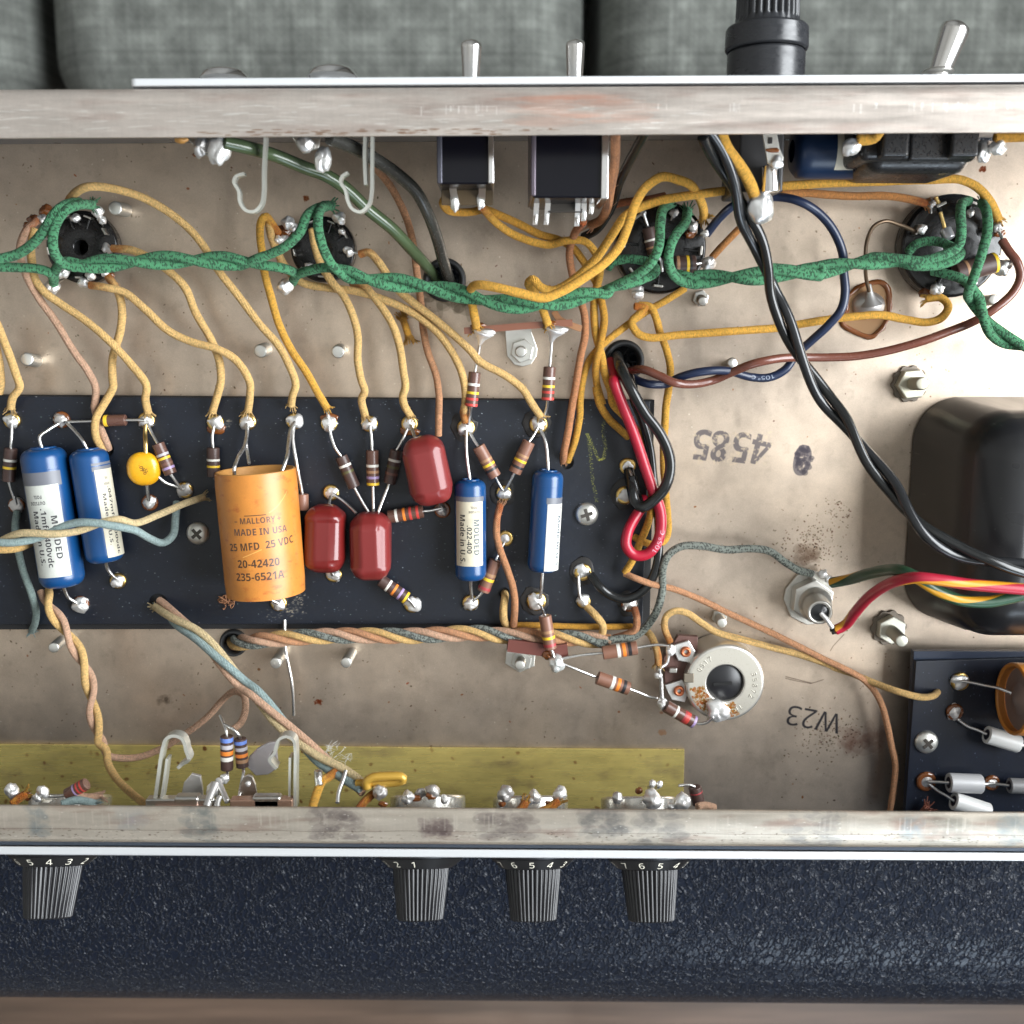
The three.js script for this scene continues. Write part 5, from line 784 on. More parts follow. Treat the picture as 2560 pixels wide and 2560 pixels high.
// ------------------------------------------------------------------ front: control knobs, potentiometers, jacks
const slopeF = chassis.userData.slopeF; delete chassis.userData.slopeF;
const skirtTex = {};
const KNOB = std([0.006, 0.006, 0.008], 0.34, 0, { roughnessMap: speck }); KNOB.roughness = 0.6;
function knob(label, u, turn) {
  const x = P(u, 2180, 34).x, c = onPanel(x, 30, 2.1); c.z += slopeF * x; const panel = scene.getObjectByName('control_panel'), g = new THREE.Group(); g.name = numbered('control_knob'); g.position.copy(c); g.userData.label = label; panel.add(g);
  const q = new THREE.Quaternion().setFromUnitVectors(V(0, 1, 0), panelOut), put = (geo) => geo.applyQuaternion(q), s = 1.0;
  const Rs = 11.6 * mm, Rb = 7.3 * mm, Rt = 6.0 * mm, Lb = 12.5 * mm, y0 = 4.2 * mm;
  mesh('skirt', put(lathe([[Rs * 0.9, 0], [Rs, 0.0002], [Rs * 1.005, 0.0009], [Rs * 0.95, 0.0014], [Rb * 1.12, y0 - 0.0004], [Rb * 0.9, y0]], 64)), KNOB, g);
  // numerals on the cone of the skirt
  const n = 60, pos = [], uv = [], nor = [], idx = [], r0 = Rs * 0.945, r1 = Rb * 1.13, ya = 0.00145, yb = y0 - 0.0004, sl = V(yb - ya, r0 - r1, 0).normalize();
  for (let i = 0; i <= n; i++) { const a = i / n * 6.2832; for (const [r, y] of [[r0, ya], [r1, yb]]) { pos.push(Math.cos(a) * (r + 0.00006), y + 0.00008, Math.sin(a) * (r + 0.00006)); nor.push(Math.cos(a) * sl.x, sl.y, Math.sin(a) * sl.x); uv.push(i / n + turn, r === r0 ? 1 : 0); } }
  for (let i = 0; i < n; i++) { const k = i * 2; idx.push(k, k + 1, k + 2, k + 2, k + 1, k + 3); }
  const ng = new THREE.BufferGeometry(); ng.setAttribute('position', new THREE.Float32BufferAttribute(pos, 3)); ng.setAttribute('normal', new THREE.Float32BufferAttribute(nor, 3)); ng.setAttribute('uv', new THREE.Float32BufferAttribute(uv, 2)); ng.setIndex(idx);
  skirtTex.m ??= std([1, 1, 1], 0.3, 0, { map: canvasMap(2048, 128, (k, w, h) => { k.fillStyle = '#121214'; k.fillRect(0, 0, w, h); k.fillStyle = '#e8e2d0'; k.textAlign = 'center'; k.textBaseline = 'middle'; for (let i = 1; i <= 10; i++) { const x = (12 - i) / 12.5 * w; k.save(); k.translate(x, 70); k.font = '104px sans-serif'; k.fillText(String(i), 0, 0); k.restore(); } }) });
  mesh('numerals', put(ng), skirtTex.m, g);
  // fluted grip
  const fl = 36, rp = [], ip = []; const rows = [[Rb, y0 - 0.0002], [Rb * 0.985, y0 + Lb * 0.1], [Rt, y0 + Lb - 0.0004], [Rt - 0.0005, y0 + Lb], [0.0001, y0 + Lb]], sg = fl * 6;
  rows.forEach(([r, y], j) => { for (let i = 0; i <= sg; i++) { const a = i / sg * 6.2832, f = j < 3 ? Math.pow(Math.abs(Math.sin(a * fl / 2)), 0.6) : 0.9, k = r - (j < 3 ? 0.00055 * (1 - f) : 0); rp.push(Math.cos(a) * k, y, Math.sin(a) * k); } });
  for (let j = 0; j < rows.length - 1; j++) for (let i = 0; i < sg; i++) { const a = j * (sg + 1) + i, b = a + sg + 1; ip.push(a, b, a + 1, b, b + 1, a + 1); }
  const gg = new THREE.BufferGeometry(); gg.setAttribute('position', new THREE.Float32BufferAttribute(rp, 3)); gg.setIndex(ip); gg.computeVertexNormals(); gg.setAttribute('uv', new THREE.Float32BufferAttribute(new Float32Array(rp.length / 3 * 2), 2));
  mesh('fluted_grip', put(gg), KNOB, g); void s;
}
knob('black fluted skirted knob at the far left, showing numbers 5 4 3', 117, -0.15);
knob('black fluted skirted knob showing numbers 2 1, second from the left', 1050, 0.15);
knob('black fluted skirted knob showing numbers 6 5 4, third from the left', 1334, -0.18);
knob('black fluted skirted knob showing numbers 6 5 4, rightmost below the bright rim', 1630, -0.215);
// jack nuts and pilot on the panel
for (const [u, label, k] of [[474, 'bright round jack nut peeping below the front rim, left of two', 5.2], [652, 'bright round jack nut peeping below the front rim, right of two', 5.2], [800, 'small bright fitting peeping below the front rim near the second knob', 2.4]]) { const x = P(u, 2135, 38).x, c = onPanel(x, 36, 2); c.z += slopeF * x; const g = thing('jack_nut', label, 'nut', c), q = new THREE.Quaternion().setFromUnitVectors(V(0, 1, 0), panelOut); mesh('ring', lathe([[k * 0.5 * mm, 0.001], [k * 0.85 * mm, 0.001], [k * mm, 0.0006], [k * mm, 0.0002]], 40).applyQuaternion(q), CHROME, g); }
// potentiometer bodies inside the front wall
function pot(label, u, r, len, lugs, o = {}) {
  const x = P(u, 1990, 38).x, c = onPanel(x, 31, -2.2); c.z += slopeF * x; const g = thing('potentiometer', label, 'potentiometer', c), q = new THREE.Quaternion().setFromUnitVectors(V(0, 1, 0), panelOut.clone().negate()), R = r * mm, L = len * mm;
  mesh('case', lathe([[R * 0.7, 0], [R, 0.0002], [R, L - 0.0008], [R - 0.0003, L - 0.0002], [R - 0.001, L], [0, L]], 56).applyQuaternion(q), std([0.62, 0.6, 0.55], 0.4, 0.75, { roughnessMap: speck }), g);
  for (const [reg, lx, ly, h, k, dull] of lugs) { const p = at(reg, lx, ly, h), l = part('lug', ribbon([p.clone().add(V(0, -0.006, 0.004)), p.clone().add(V(0, -0.002, 0.002)), p], 0.0005, 0.0016), STEEL, g); mesh('solder', local(blobGeo(k * mm, k * 0.85 * mm, k * 1.05 * mm, 0.5, 0.8).translate(p.x, p.y, p.z), g), dull ? SOLDER_DULL : SOLDER, l); }
  for (const [reg, lx, ly, h, s] of o.flux ?? []) { const p = at(reg, lx, ly, h); part('flux_residue', blobGeo(s * mm, s * 0.5 * mm, s * 0.8 * mm, 0.6, 0.6).translate(p.x, p.y, p.z), FLUX, g); }
  return g;
}
pot('control potentiometer at the far left behind the front rim', 118, 10.2, 9.5, [['N', 95, 1440, 44, 1.7], ['N', 320, 1445, 45, 1.6], ['N', 280, 1490, 45, 1.1]], { flux: [['N', 200, 1480, 44, 1.2]] });
pot('control potentiometer below the salmon and blue wires, with a gold wire loop on it', 1060, 9.8, 10, [['O', 1265, 1490, 46, 1.5], ['O', 1050, 1450, 46, 1.7, 1], ['O', 1450, 1450, 45, 1.7, 1], ['O', 1360, 1460, 43, 1.3, 1], ['O', 1540, 1500, 46, 1.0]], { flux: [['O', 1440, 1480, 46, 1.2], ['O', 1330, 1500, 45, 1.1], ['O', 1080, 1545, 47, 1.1]] });
pot('control potentiometer with three round solder joints, middle of the right-hand three', 1331, 9.8, 10, [['Q', 190, 1460, 46, 1.8, 1], ['Q', 405, 1490, 46, 1.7], ['Q', 605, 1460, 46, 1.7]], { flux: [['Q', 165, 1540, 47, 1.0], ['Q', 330, 1550, 47, 1.0], ['Q', 530, 1540, 47, 1.1]] });
pot('control potentiometer at the right end of the brass sheet', 1615, 9.8, 10, [['Q', 1295, 1510, 47, 2.2], ['Q', 1525, 1520, 47, 2.0], ['Q', 1035, 1490, 46, 1.3, 1], ['Q', 1300, 1385, 44, 0.9], ['Q', 1355, 1390, 44, 0.8], ['Q', 1440, 1555, 47, 0.9]], { flux: [['Q', 1200, 1440, 44, 1.0]] });
{ const c = thing('wire_loop', 'gold-coloured wire loop curling over the potentiometer below the wires', 'wire', at('O', 1100, 1350, 44)); part('loop', tube(pts('O 960 1420 46, 955 1370 46, 1000 1340 46, 1100 1330 46, 1220 1335 46, 1235 1355 46, 1180 1375 45.5, 1060 1380 45, 880 1385 44'), 0.0011, { seg: 10 }), std([0.5, 0.3, 0.05], 0.35, 0.3), c); }
// input jacks: springs, tags, nuts
const SPRING = std([0.6, 0.6, 0.54], 0.38, 0.75);
{
  const g = thing('input_jack', 'open phone jack with a tall hooked spring contact, left of the pair at the front', 'jack', at('Z', 280, 800, 44));
  part('spring_contact', ribbon(pts('Z 85 870 47, 120 620 46, 165 330 45, 200 240 45, 265 215 45, 335 240 45, 365 300 45, 375 350 45, 395 400 45, 400 430 45, 340 470 44, 300 505 44'), 0.0008, 0.0032), SPRING, g);
  part('break_contact', ribbon(pts('Z 140 860 47, 175 640 46, 205 420 45'), 0.0006, 0.003), SPRING, g);
  part('frame', box(0.016, 0.003, 0.004, 0.0004).translate(...at('Z', 330, 830, 46).toArray()), STEEL, g); part('hex_nut', box(0.006, 0.0035, 0.003, 0.0008).translate(...at('Z', 395, 790, 46).toArray()), STEEL, g); part('frame_edge', box(0.013, 0.002, 0.0014, 0.0003).translate(...at('Z', 330, 862, 48).toArray()), std([0.4, 0.24, 0.18], 0.4, 0.7), g);
  const t = part('tag', slab([[330, 740], [350, 640], [420, 560], [500, 580], [520, 700], [520, 790], [340, 780]].map(([x, y]) => at('Z', x, y, 40)), 0.0385, 0.0395, 0.0002), SOLDER_DULL, g); void t;
  solderCup(g, 'Z', 620, 690, 43, 1.7, { rz: 1.3 }); solderCup(g, 'Z', 720, 600, 40, 1.2, { rz: 1.2 }); solderCup(g, 'Z', 600, 800, 46, 1.1, { rz: 1.4 });
  part('solder_leg', tube(pts('Z 660 600 42, 700 700 44, 745 800 47'), 0.0007), SOLDER_DULL, g); part('solder_leg', tube(pts('Z 640 640 43, 590 760 46, 560 850 48'), 0.0010), SOLDER_DULL, g); part('solder_leg', tube(pts('Z 680 760 46, 660 800 47, 655 850 48'), 0.0007), SOLDER_DULL, g);
}
{
  const g = thing('input_jack', 'open phone jack with a slender hooked spring and round-ended tag, right of the pair', 'jack', at('Z', 1100, 800, 44));
  part('spring_contact', ribbon(pts('Z 1350 870 47, 1350 600 45.5, 1350 330 44, 1335 255 44, 1270 222 44, 1205 250 44, 1180 310 44, 1165 370 44, 1120 430 44, 1150 475 44, 1185 510 44'), 0.0007, 0.0036), SPRING, g);
  part('break_contact', ribbon(pts('Z 1300 840 46, 1302 600 45, 1305 410 44'), 0.0006, 0.0036), SPRING, g);
  part('tag', slab([[865, 780], [860, 640], [890, 580], [930, 562], [970, 580], [1000, 650], [1020, 790]].map(([x, y]) => at('Z', x, y, 42)), 0.0412, 0.042, 0.0002), STEEL, g);
  part('tag_rivet', blobGeo(0.0007, 0.0004, 0.0007, 0.1, 0.2).translate(...at('Z', 928, 645, 42.2).toArray()), SOLDER, g);
  part('frame', box(0.015, 0.003, 0.004, 0.0004).translate(...at('Z', 1060, 835, 46).toArray()), std([0.45, 0.28, 0.2], 0.4, 0.7), g); part('hex_nut', box(0.007, 0.003, 0.0036, 0.0008).translate(...at('Z', 1105, 800, 46).toArray()), STEEL, g);
  part('shield_plate', slab([[920, 490], [940, 400], [1010, 330], [1110, 275], [1185, 265], [1200, 500], [1110, 560], [1000, 570]].map(([x, y]) => at('Z', x, y, 33)), 0.032, 0.0331, 0.0002), std([0.5, 0.47, 0.48], 0.5, 0.5, { roughnessMap: speck }), g);
}

// ------------------------------------------------------------------ back wall: switches, fuse holder, outlet, jacks
const onBack = (x) => zBo + slopeBack * x, slopeBack = (P(2560, 331, H).z - P(0, 346, H).z) / (P(2560, 331, H).x - P(0, 346, H).x);
function wallBox(g, name, reg, x0, x1, yFront, hTop, hBot, mat, r = 0.0006) { const a = at(reg, x0, yFront, hTop), b = at(reg, x1, yFront, hTop), z0 = onBack(a.x) + 0.0016, d = a.z - z0; return part(name, box(b.x - a.x, (hTop - hBot) * mm, d, r).translate((a.x + b.x) / 2, (hTop + hBot) / 2 * mm, z0 + d / 2), mat, g); }
const SWITCH = std([0.0025, 0.0025, 0.005], 0.2, 0, { specularIntensity: 0.6 });
const lever = (g, reg, a, b, ra, rb, h0, h1) => { const p = at(reg, ...a, h0), q = at(reg, ...b, h1), L = p.distanceTo(q); part('lever', along(lathe([[ra, -0.004], [ra, 0], [rb, L - rb * 0.7], [rb * 0.95, L - rb * 0.35], [rb * 0.6, L - 0.0003], [0, L]].map(([r, y]) => [r, y]), 32), p, q, 0, true), std([0.74, 0.72, 0.69], 0.24, 1), g); };
{
  const g = thing('toggle_switch', 'toggle switch left of the pair, black body inside and short metal lever outside', 'switch', at('B', 700, 900, 40));
  wallBox(g, 'body', 'B', 552, 858, 1035, 44, 22, SWITCH); wallBox(g, 'side_bracket', 'B', 832, 866, 1030, 44.6, 23, CHROME, 0.0003); wallBox(g, 'side_bracket', 'B', 545, 575, 1030, 44.6, 23, std([0.08, 0.08, 0.1], 0.3, 0.6), 0.0003);
  lever(g, 'B', [735, 425], [738, 216], 0.0019, 0.00235, 38, 40);
  for (const [a, b] of [[[630, 1030, 38], [648, 1160, 32]], [[800, 1030, 38], [796, 1160, 32]]]) { part('lug', ribbon([at('B', ...a), at('B', ...b)], 0.0016, 0.0007), STEEL, g); solderCup(g, 'B', b[0], b[1] - 30, b[2] + 1, 1.2, { rz: 1.8, rx: 0.9 }); }
  part('base_board', box(0.012, 0.001, 0.005, 0.0002).translate(...at('B', 715, 1090, 33).toArray()), std([0.07, 0.045, 0.02], 0.4), g);
}
{
  const g = thing('toggle_switch', 'wide toggle switch right of the pair with four lugs and a metal lever outside', 'switch', at('B', 1290, 900, 40));
  wallBox(g, 'body', 'B', 1082, 1490, 1112, 46, 22, SWITCH); wallBox(g, 'side_bracket', 'B', 1465, 1508, 1118, 46.6, 23, CHROME, 0.0003); wallBox(g, 'side_bracket', 'B', 1072, 1100, 1100, 46.4, 23, std([0.12, 0.1, 0.12], 0.3, 0.6), 0.0003);
  lever(g, 'B', [1318, 425], [1322, 216], 0.0018, 0.0021, 38, 40);
  for (const [x0, x1, y1, k] of [[1108, 1096, 1262, 0.8], [1172, 1158, 1262, 0.9], [1340, 1330, 1270, 0.7], [1373, 1368, 1240, 0.8], [1418, 1410, 1200, 0.9]]) { part('lug', ribbon([at('B', x0, 1100, 38), at('B', x1, y1, 31)], 0.0012, 0.0007), SOLDER, g); solderCup(g, 'B', x1 + 4, y1 - 40, 33, k * 0.75, { rz: 2.4, rx: 0.8 }); }
  part('base_board', box(0.008, 0.001, 0.004, 0.0002).translate(...at('B', 1265, 1145, 34).toArray()), std([0.03, 0.025, 0.02], 0.4), g);
}
{
  const g = thing('toggle_switch', 'leaning metal toggle lever at the far right outside the top rim', 'switch', at('C', 1450, 400, 38)); lever(g, 'C', [1452, 412], [1558, 122], 0.0023, 0.0032, 38, 38);
  const c = at('C', 1450, 402, 38); part('bushing', new THREE.SphereGeometry(1, 24, 12).scale(0.0034, 0.0034, 0.0009).translate(c.x, c.y, c.z), STEEL, g);
}
for (const [u, v, label] of [[563, 192, 'flat domed jack nut outside the top rim, left of two'], [832, 186, 'flat domed jack nut outside the top rim, right of two']]) { const c = P(u, v + 6, 36), g = thing('jack_nut', label, 'nut', c); mesh('dome', lathe([[0.0056, 0], [0.0053, 0.0011], [0.004, 0.0019], [0.003, 0.0021], [0, 0.0021]], 40).rotateX(-Math.PI / 2), CHROME, g); }
{
  // fuse holder: fluted cap outside, body and lugs inside
  const g = thing('fuse_holder', 'black fuse holder with a fluted cap outside the top rim and lugs inside', 'fuse holder', at('C', 480, 420, 32)), bl = std([0.02, 0.021, 0.024], 0.36, 0, { roughnessMap: speck }); bl.roughness = 0.55;
  const c = at('C', 480, 420, 32), ax = V(0, 0, -1), put = (geo) => geo.rotateX(-Math.PI / 2).translate(c.x, c.y, c.z);
  part('bezel', put(lathe([[0.0088, -0.004], [0.0088, 0.0042], [0.0086, 0.0046], [0.0085, 0.0048]], 64)), bl, g);
  part('collar', put(lathe([[0.0086, 0.005], [0.0092, 0.0052], [0.0094, 0.0056], [0.0093, 0.0096], [0.0089, 0.0102], [0.0074, 0.0104]], 64)), bl, g);
  const fl = 26, sg = fl * 8, rp = [], ip = [], rows = [[0.0075, 0.0103], [0.0073, 0.0114], [0.0072, 0.0122], [0.0066, 0.032], [0.0058, 0.033], [0.0001, 0.033]];
  rows.forEach(([r, y], j) => { for (let i = 0; i <= sg; i++) { const a = i / sg * 6.2832, f = j > 1 && j < 4 ? Math.pow(Math.abs(Math.sin(a * fl / 2)), 0.7) : 1, k = r - 0.0009 * (1 - f); rp.push(Math.cos(a) * k, y, Math.sin(a) * k); } });
  for (let j = 0; j < rows.length - 1; j++) for (let i = 0; i < sg; i++) { const a = j * (sg + 1) + i, b = a + sg + 1; ip.push(a, b, a + 1, b, b + 1, a + 1); }
  const gg = new THREE.BufferGeometry(); gg.setAttribute('position', new THREE.Float32BufferAttribute(rp, 3)); gg.setIndex(ip); gg.computeVertexNormals(); gg.setAttribute('uv', new THREE.Float32BufferAttribute(new Float32Array(rp.length / 3 * 2), 2)); part('fluted_cap', put(gg), bl, g); void ax;
  wallBox(g, 'body', 'Z3', 275, 950, 1085, 34, 14, std([0.03, 0.029, 0.03], 0.4)); 
  part('end_ferrule', along(lathe([[0.0018, 0], [0.0021, 0.0002], [0.0021, 0.0056], [0.0018, 0.0059], [0, 0.0059]], 28), at('Z3', 755, 690, 37), at('Z3', 762, 1045, 37), 0, true), CHROME, g);
  part('lug', slab([[640, 200], [860, 200], [900, 420], [960, 560], [940, 680], [860, 745], [720, 650], [690, 480]].map(([x, y]) => at('Z3', x, y, 41)), 0.0403, 0.041, 0.0001), ZINC, g);
  part('lug_hole', box(0.0009, 0.0003, 0.0014, 0.0001).translate(...at('Z3', 760, 310, 41.1).toArray()), SOOT, g); solderCup(g, 'Z3', 860, 640, 41.4, 1.5, { ry: 0.5 }); part('lug_flux', blobGeo(0.0016, 0.0003, 0.0006, 0.5, 0.2).translate(...at('Z3', 800, 455, 41.2).toArray()), FLUX, g);
  solderCup(g, 'C', 450, 1170, 36, 3.2, { ry: 0.8, rz: 1.28, rough: 0.3, mat: std([0.82, 0.82, 0.81], 0.3, 0.85) });
  part('side_lug', ribbon([at('C', 400, 1000, 33), at('C', 430, 1120, 35)], 0.002, 0.001), STEEL, g);
}
{
  const g = thing('capacitor', 'dark blue capacitor with a white label tucked under the top rim', 'capacitor', at('C', 830, 860, 22)), a = at('C', 628, 850, 20), b = at('C', 1120, 850, 20), L = a.distanceTo(b), R = 0.0066;
  part('body', along(lathe([[R * 0.4, 0], [R * 0.75, 0.0003], [R * 0.95, 0.0015], [R, 0.004], [R, L]], 40), a, b, 0, true), std([0.004, 0.018, 0.055], 0.35), g);
  const n = 14, pos = [], uv = [], nor = [], idx = []; for (let i = 0; i <= n; i++) for (const t of [0.43, 0.9]) { const q = -0.9 + 1.75 * i / n, d = V(0, Math.cos(q), Math.sin(q)), p = a.clone().lerp(b, t).addScaledVector(d, R + 0.00006); pos.push(p.x, p.y, p.z); nor.push(d.x, d.y, d.z); uv.push(t > 0.5 ? 1 : 0, 1 - i / n); }
  for (let i = 0; i < n; i++) { const k = i * 2; idx.push(k, k + 2, k + 1, k + 1, k + 2, k + 3); }
  const s = new THREE.BufferGeometry(); s.setAttribute('position', new THREE.Float32BufferAttribute(pos, 3)); s.setAttribute('normal', new THREE.Float32BufferAttribute(nor, 3)); s.setAttribute('uv', new THREE.Float32BufferAttribute(uv, 2)); s.setIndex(idx);
  part('label', s, std([1, 1, 1], 0.55, 0, { map: canvasMap(256, 256, (c, w, h) => { paperBase(c, w, h, [214, 206, 186]); c.fillStyle = '#1c1c20'; c.fillRect(46, 140, 10, 60); c.fillRect(74, 110, 12, 100); }) }), g);
}
{
  const g = thing('outlet', 'black plastic accessory outlet with two raised square tabs under the top rim', 'outlet', at('C', 1350, 870, 40)), bk = std([0.013, 0.013, 0.014], 0.32, 0, { roughnessMap: speck }); bk.roughness = 0.6;
  wallBox(g, 'body', 'C', 1060, 1650, 965, 37, 14, bk, 0.0035); wallBox(g, 'rear_flange', 'C', 1015, 1690, 900, 39, 12, bk, 0.002); wallBox(g, 'raised_tab', 'C', 1132, 1288, 880, 42, 36, bk, 0.0008); wallBox(g, 'raised_tab', 'C', 1518, 1680, 880, 42, 36, bk, 0.0008); wallBox(g, 'raised_bar', 'C', 1290, 1516, 898, 39.5, 36, bk, 0.0006);
  for (const [x, y] of [[1285, 972], [1475, 972], [1215, 992], [1395, 994]]) part('clip_foot', box(0.0034, 0.0012, 0.0012, 0.0003).translate(...at('C', x, y, 24).toArray()), STEEL, g);
  solderCup(g, 'C', 962, 822, 42, 2.1, { name: 'solder_joint' }); solderCup(g, 'C', 1708, 850, 40, 1.6, { rz: 1.5 }); solderCup(g, 'C', 1788, 822, 42, 2.0);
}
// two jacks under the left part of the top rim: solder lumps and hooked springs
{
  const g = thing('output_jack', 'jack with solder lump and hooked spring under the top rim, left of the two', 'jack', at('A', 1200, 830, 44));
  part('spring_contact', ribbon(pts('A 1490 765 46, 1480 950 43, 1478 1080 41, 1465 1150 40, 1425 1188 40, 1375 1178 40, 1345 1130 40, 1340 1075 40, 1312 1020 40, 1325 990 40, 1372 975 40'), 0.0007, 0.0022), SPRING, g);
  solderCup(g, 'A', 1228, 845, 44, 2.2, { rz: 1.5, rx: 1.05 }); solderCup(g, 'A', 1130, 825, 43, 1.6, { rz: 1.5, mat: SOLDER_DULL }); part('tag', slab([[1040, 770], [1280, 770], [1280, 880], [1180, 890], [1110, 840]].map(([x, y]) => at('A', x, y, 41)), 0.0395, 0.0405, 0.0002), STEEL, g);
  part('flux_residue', blobGeo(0.0016, 0.0008, 0.0007, 0.6, 0.5).translate(...at('A', 1020, 785, 44).toArray()), std([0.4, 0.2, 0.05], 0.5), g); part('flux_residue', blobGeo(0.0009, 0.0005, 0.0005, 0.6, 0.5).translate(...at('A', 1100, 870, 40).toArray()), FLUX, g);
}
{
  const g = thing('output_jack', 'jack under the top rim with solder drop and hooked spring, right of the two', 'jack', at('E', 640, 20, 40));
  part('spring_contact', ribbon(pts('B 180 765 46, 178 950 43, 176 1080 41, 160 1150 40, 115 1190 40, 65 1170 40, 40 1120 40, 30 1070 40, 2 1020 40, 12 990 40, 45 968 40'), 0.0007, 0.0022), SPRING, g); part('break_contact', ribbon(pts('B 140 765 45, 138 900 43, 144 1038 41'), 0.0008, 0.003), SPRING, g);
  solderCup(g, 'A', 1812, 895, 40, 1.9, { rz: 1.5, mat: SOLDER }); solderCup(g, 'A', 1720, 810, 43, 1.8, { mat: SOLDER_DULL }); part('tag', slab([[1640, 770], [1800, 770], [1790, 830], [1700, 860]].map(([x, y]) => at('A', x, y, 42)), 0.041, 0.042, 0.0002), STEEL, g);
}
// solder teardrop on the floor, ringed with burnt flux
{
  const g = thing('ground_joint', 'teardrop of solder on the floor with a brown flux ring near the fourth socket', 'solder joint', at('H', 770, 1090, 0)), c = at('H', 762, 1095, 1), q = at('H', 765, 960, 3);
  part('solder_drop', blobGeo(0.0045, 0.0036, 0.0038, 0.12, 0.05).translate(c.x, 0.0002, c.z), SOLDER_DULL, g); part('solder_neck', along(lathe([[0.003, 0], [0.0018, 0.0015], [0.0009, 0.0034], [0.0005, 0.0055], [0, 0.0056]], 24), c.clone().setY(0.0022), q, 0, true), SOLDER_DULL, g);
  const p = (x, y) => at('H', x, y, 0.3); const out = [[600, 1030], [700, 950], [800, 925], [880, 940], [920, 1090], [880, 1240], [780, 1330], [660, 1300], [560, 1230], [590, 1130], [600, 1030]].map(([x, y]) => p(x, y)), fx = std([0.24, 0.075, 0.018], 0.22, 0, { clearcoat: 0.5, vertexColors: true });
  part('flux_ring', tube(out, 0.0007, { jitter: 0.9, dirt: 0.5, seg: 8 }), fx, g); part('flux_film', slab(out.slice(0, -1), 0.00005, 0.0002, 0), std([0.5, 0.3, 0.16], 0.25, 0.3, { roughnessMap: speck }), g);
}

// ------------------------------------------------------------------ wires: colours of the cloth and plastic coverings
const YEL = cloth('#ffd084'), YEL2 = cloth('#ffbf4a'), OCH = cloth('#e8a838'), ORA = cloth('#dd9550'), RUST = cloth('#a85e30'), SAL = cloth('#ecbd9c'), SAL2 = cloth('#e2a477'), BEI = cloth('#f2d8a4'), LBL = cloth('#a9bfbd'), GRY = cloth('#9aa198', true), GRN = cloth('#5aa675', true), DGRN = cloth('#2f6b49', true);
const WY = 1.02;
// top left group: first socket to the long board
wire('cloth_wire', 'yellow cloth wire arching over the first socket, then long down to the board', 'D 520 305 12, 560 255 17, 660 203 20, 830 212 19, 1080 285 17, 1330 435 15, 1500 600 14, 1650 835 12, 1780 1000 11, E 150 1240 11, 290 1400 11, 375 1560 11, 420 1690 10, 398 1775 9, 385 1850 7', YEL, WY, { rust: 'start', fray: [1] });
wire('cloth_wire', 'yellow cloth wire from the right lug of the first socket, passing under the green pair', 'D 850 668 9, 1000 682 11, 1140 745 11, 1270 835 10, 1395 960 10, 1480 1160 9, 1590 1350 9, 1650 1500 9, 1668 1650 9, 1640 1780 8, 1602 1905 7', YEL, WY, { rust: 'start', fray: [1] });
wire('cloth_wire', 'yellow cloth wire from the lower edge of the first socket, crossing others to its right', 'D 682 945 9, 800 962 11, 940 1000 11, 1100 1130 11, 1265 1285 11, 1440 1370 11, 1650 1430 12, 1785 1515 11, 1885 1680 10, 1886 1780 9, 1872 1895 7', YEL, WY, { rust: 'start', fray: [1], bare: [['D 640 930 8, 690 946 9']] });
wire('cloth_wire', 'yellow cloth wire bending down from the first socket into a hole beside the blue capacitor', 'D 815 880 8, 880 975 9, 918 1100 9, 915 1250 9, 880 1390 8, 850 1500 8, 850 1660 8, I 855 20 8, 780 160 8, 725 260 9, 722 390 8, 775 500 5', YEL, WY, { rust: 'start' });
wire('cloth_wire', 'yellow cloth wire running diagonally from the first socket to the eyelet above the yellow disc', 'D 262 520 10, 235 640 10, 240 770 10, 262 890 10, 330 990 10, 450 1080 10, 650 1215 11, 850 1390 12, 1000 1555 10, 1105 1700 9, 1097 1800 8, 1118 1910 7', YEL, WY, { fray: [1] });
wire('cloth_wire', 'pale salmon cloth wire from the left rim of the first socket down to the board', 'D 285 450 8, 190 545 11, 150 690 12, 190 850 11, 275 1015 9, 420 1220 8, 560 1450 8, 660 1590 8, 722 1720 7, 712 1860 7, I 712 170 7, 745 300 6, 795 420 6, 820 490 4', SAL, 0.95, { rust: 'start' });
wire('cloth_wire', 'yellow cloth wire at the left edge ending on the eyelet over the first blue capacitor', 'D -40 1200 10, 0 1290 10, 62 1450 10, 118 1610 10, 148 1715 9, 95 1795 8, 82 1875 7', YEL, WY, { fray: [1], bare: [['D 84 1870 7, 90 1900 6.4, 95 1930 5.6']] });
wire('cloth_wire', 'sliver of yellow cloth wire cut by the left edge above the board', 'D -60 1280 9, -30 1400 9, -2 1560 9, 6 1680 8, -8 1760 7', YEL, WY);
// second socket to the board
wire('cloth_wire', 'yellow cloth wire looping over the left of the second socket then down to the board', 'E 288 552 8, 232 470 11, 190 425 13, 158 470 13, 152 580 12, 175 750 11, 190 870 10, 228 1010 10, 290 1230 10, 385 1430 10, 500 1600 10, 595 1770 9, 655 1870 7', YEL2, WY, { rust: 'start', fray: [1], bare: [['E 655 1868 7, J 1025 210 6.4, 1030 260 6']] });
wire('cloth_wire', 'yellow cloth wire from under the second socket, curving right to the left tall resistor', 'E 215 470 11, 240 590 9, 285 700 8, 350 820 7, 470 925 7, 640 962 8, 880 992 9, 1080 1052 10, 1290 1145 10, 1480 1290 10, 1600 1450 10, 1678 1620 10, 1702 1780 9, 1690 1890 7.5, K 600 210 6.5, 615 290 6', YEL, WY, { rust: 'end' });
wire('cloth_wire', 'yellow cloth wire coming out from between the green strands of the second socket', 'E 545 520 12, 570 660 11, 612 790 11, 690 915 11, 780 1020 10, 850 1170 10, 890 1330 10, 888 1500 10, 912 1650 10, 942 1745 9, 918 1805 8, 945 1930 7', YEL, WY, { fray: [1] });
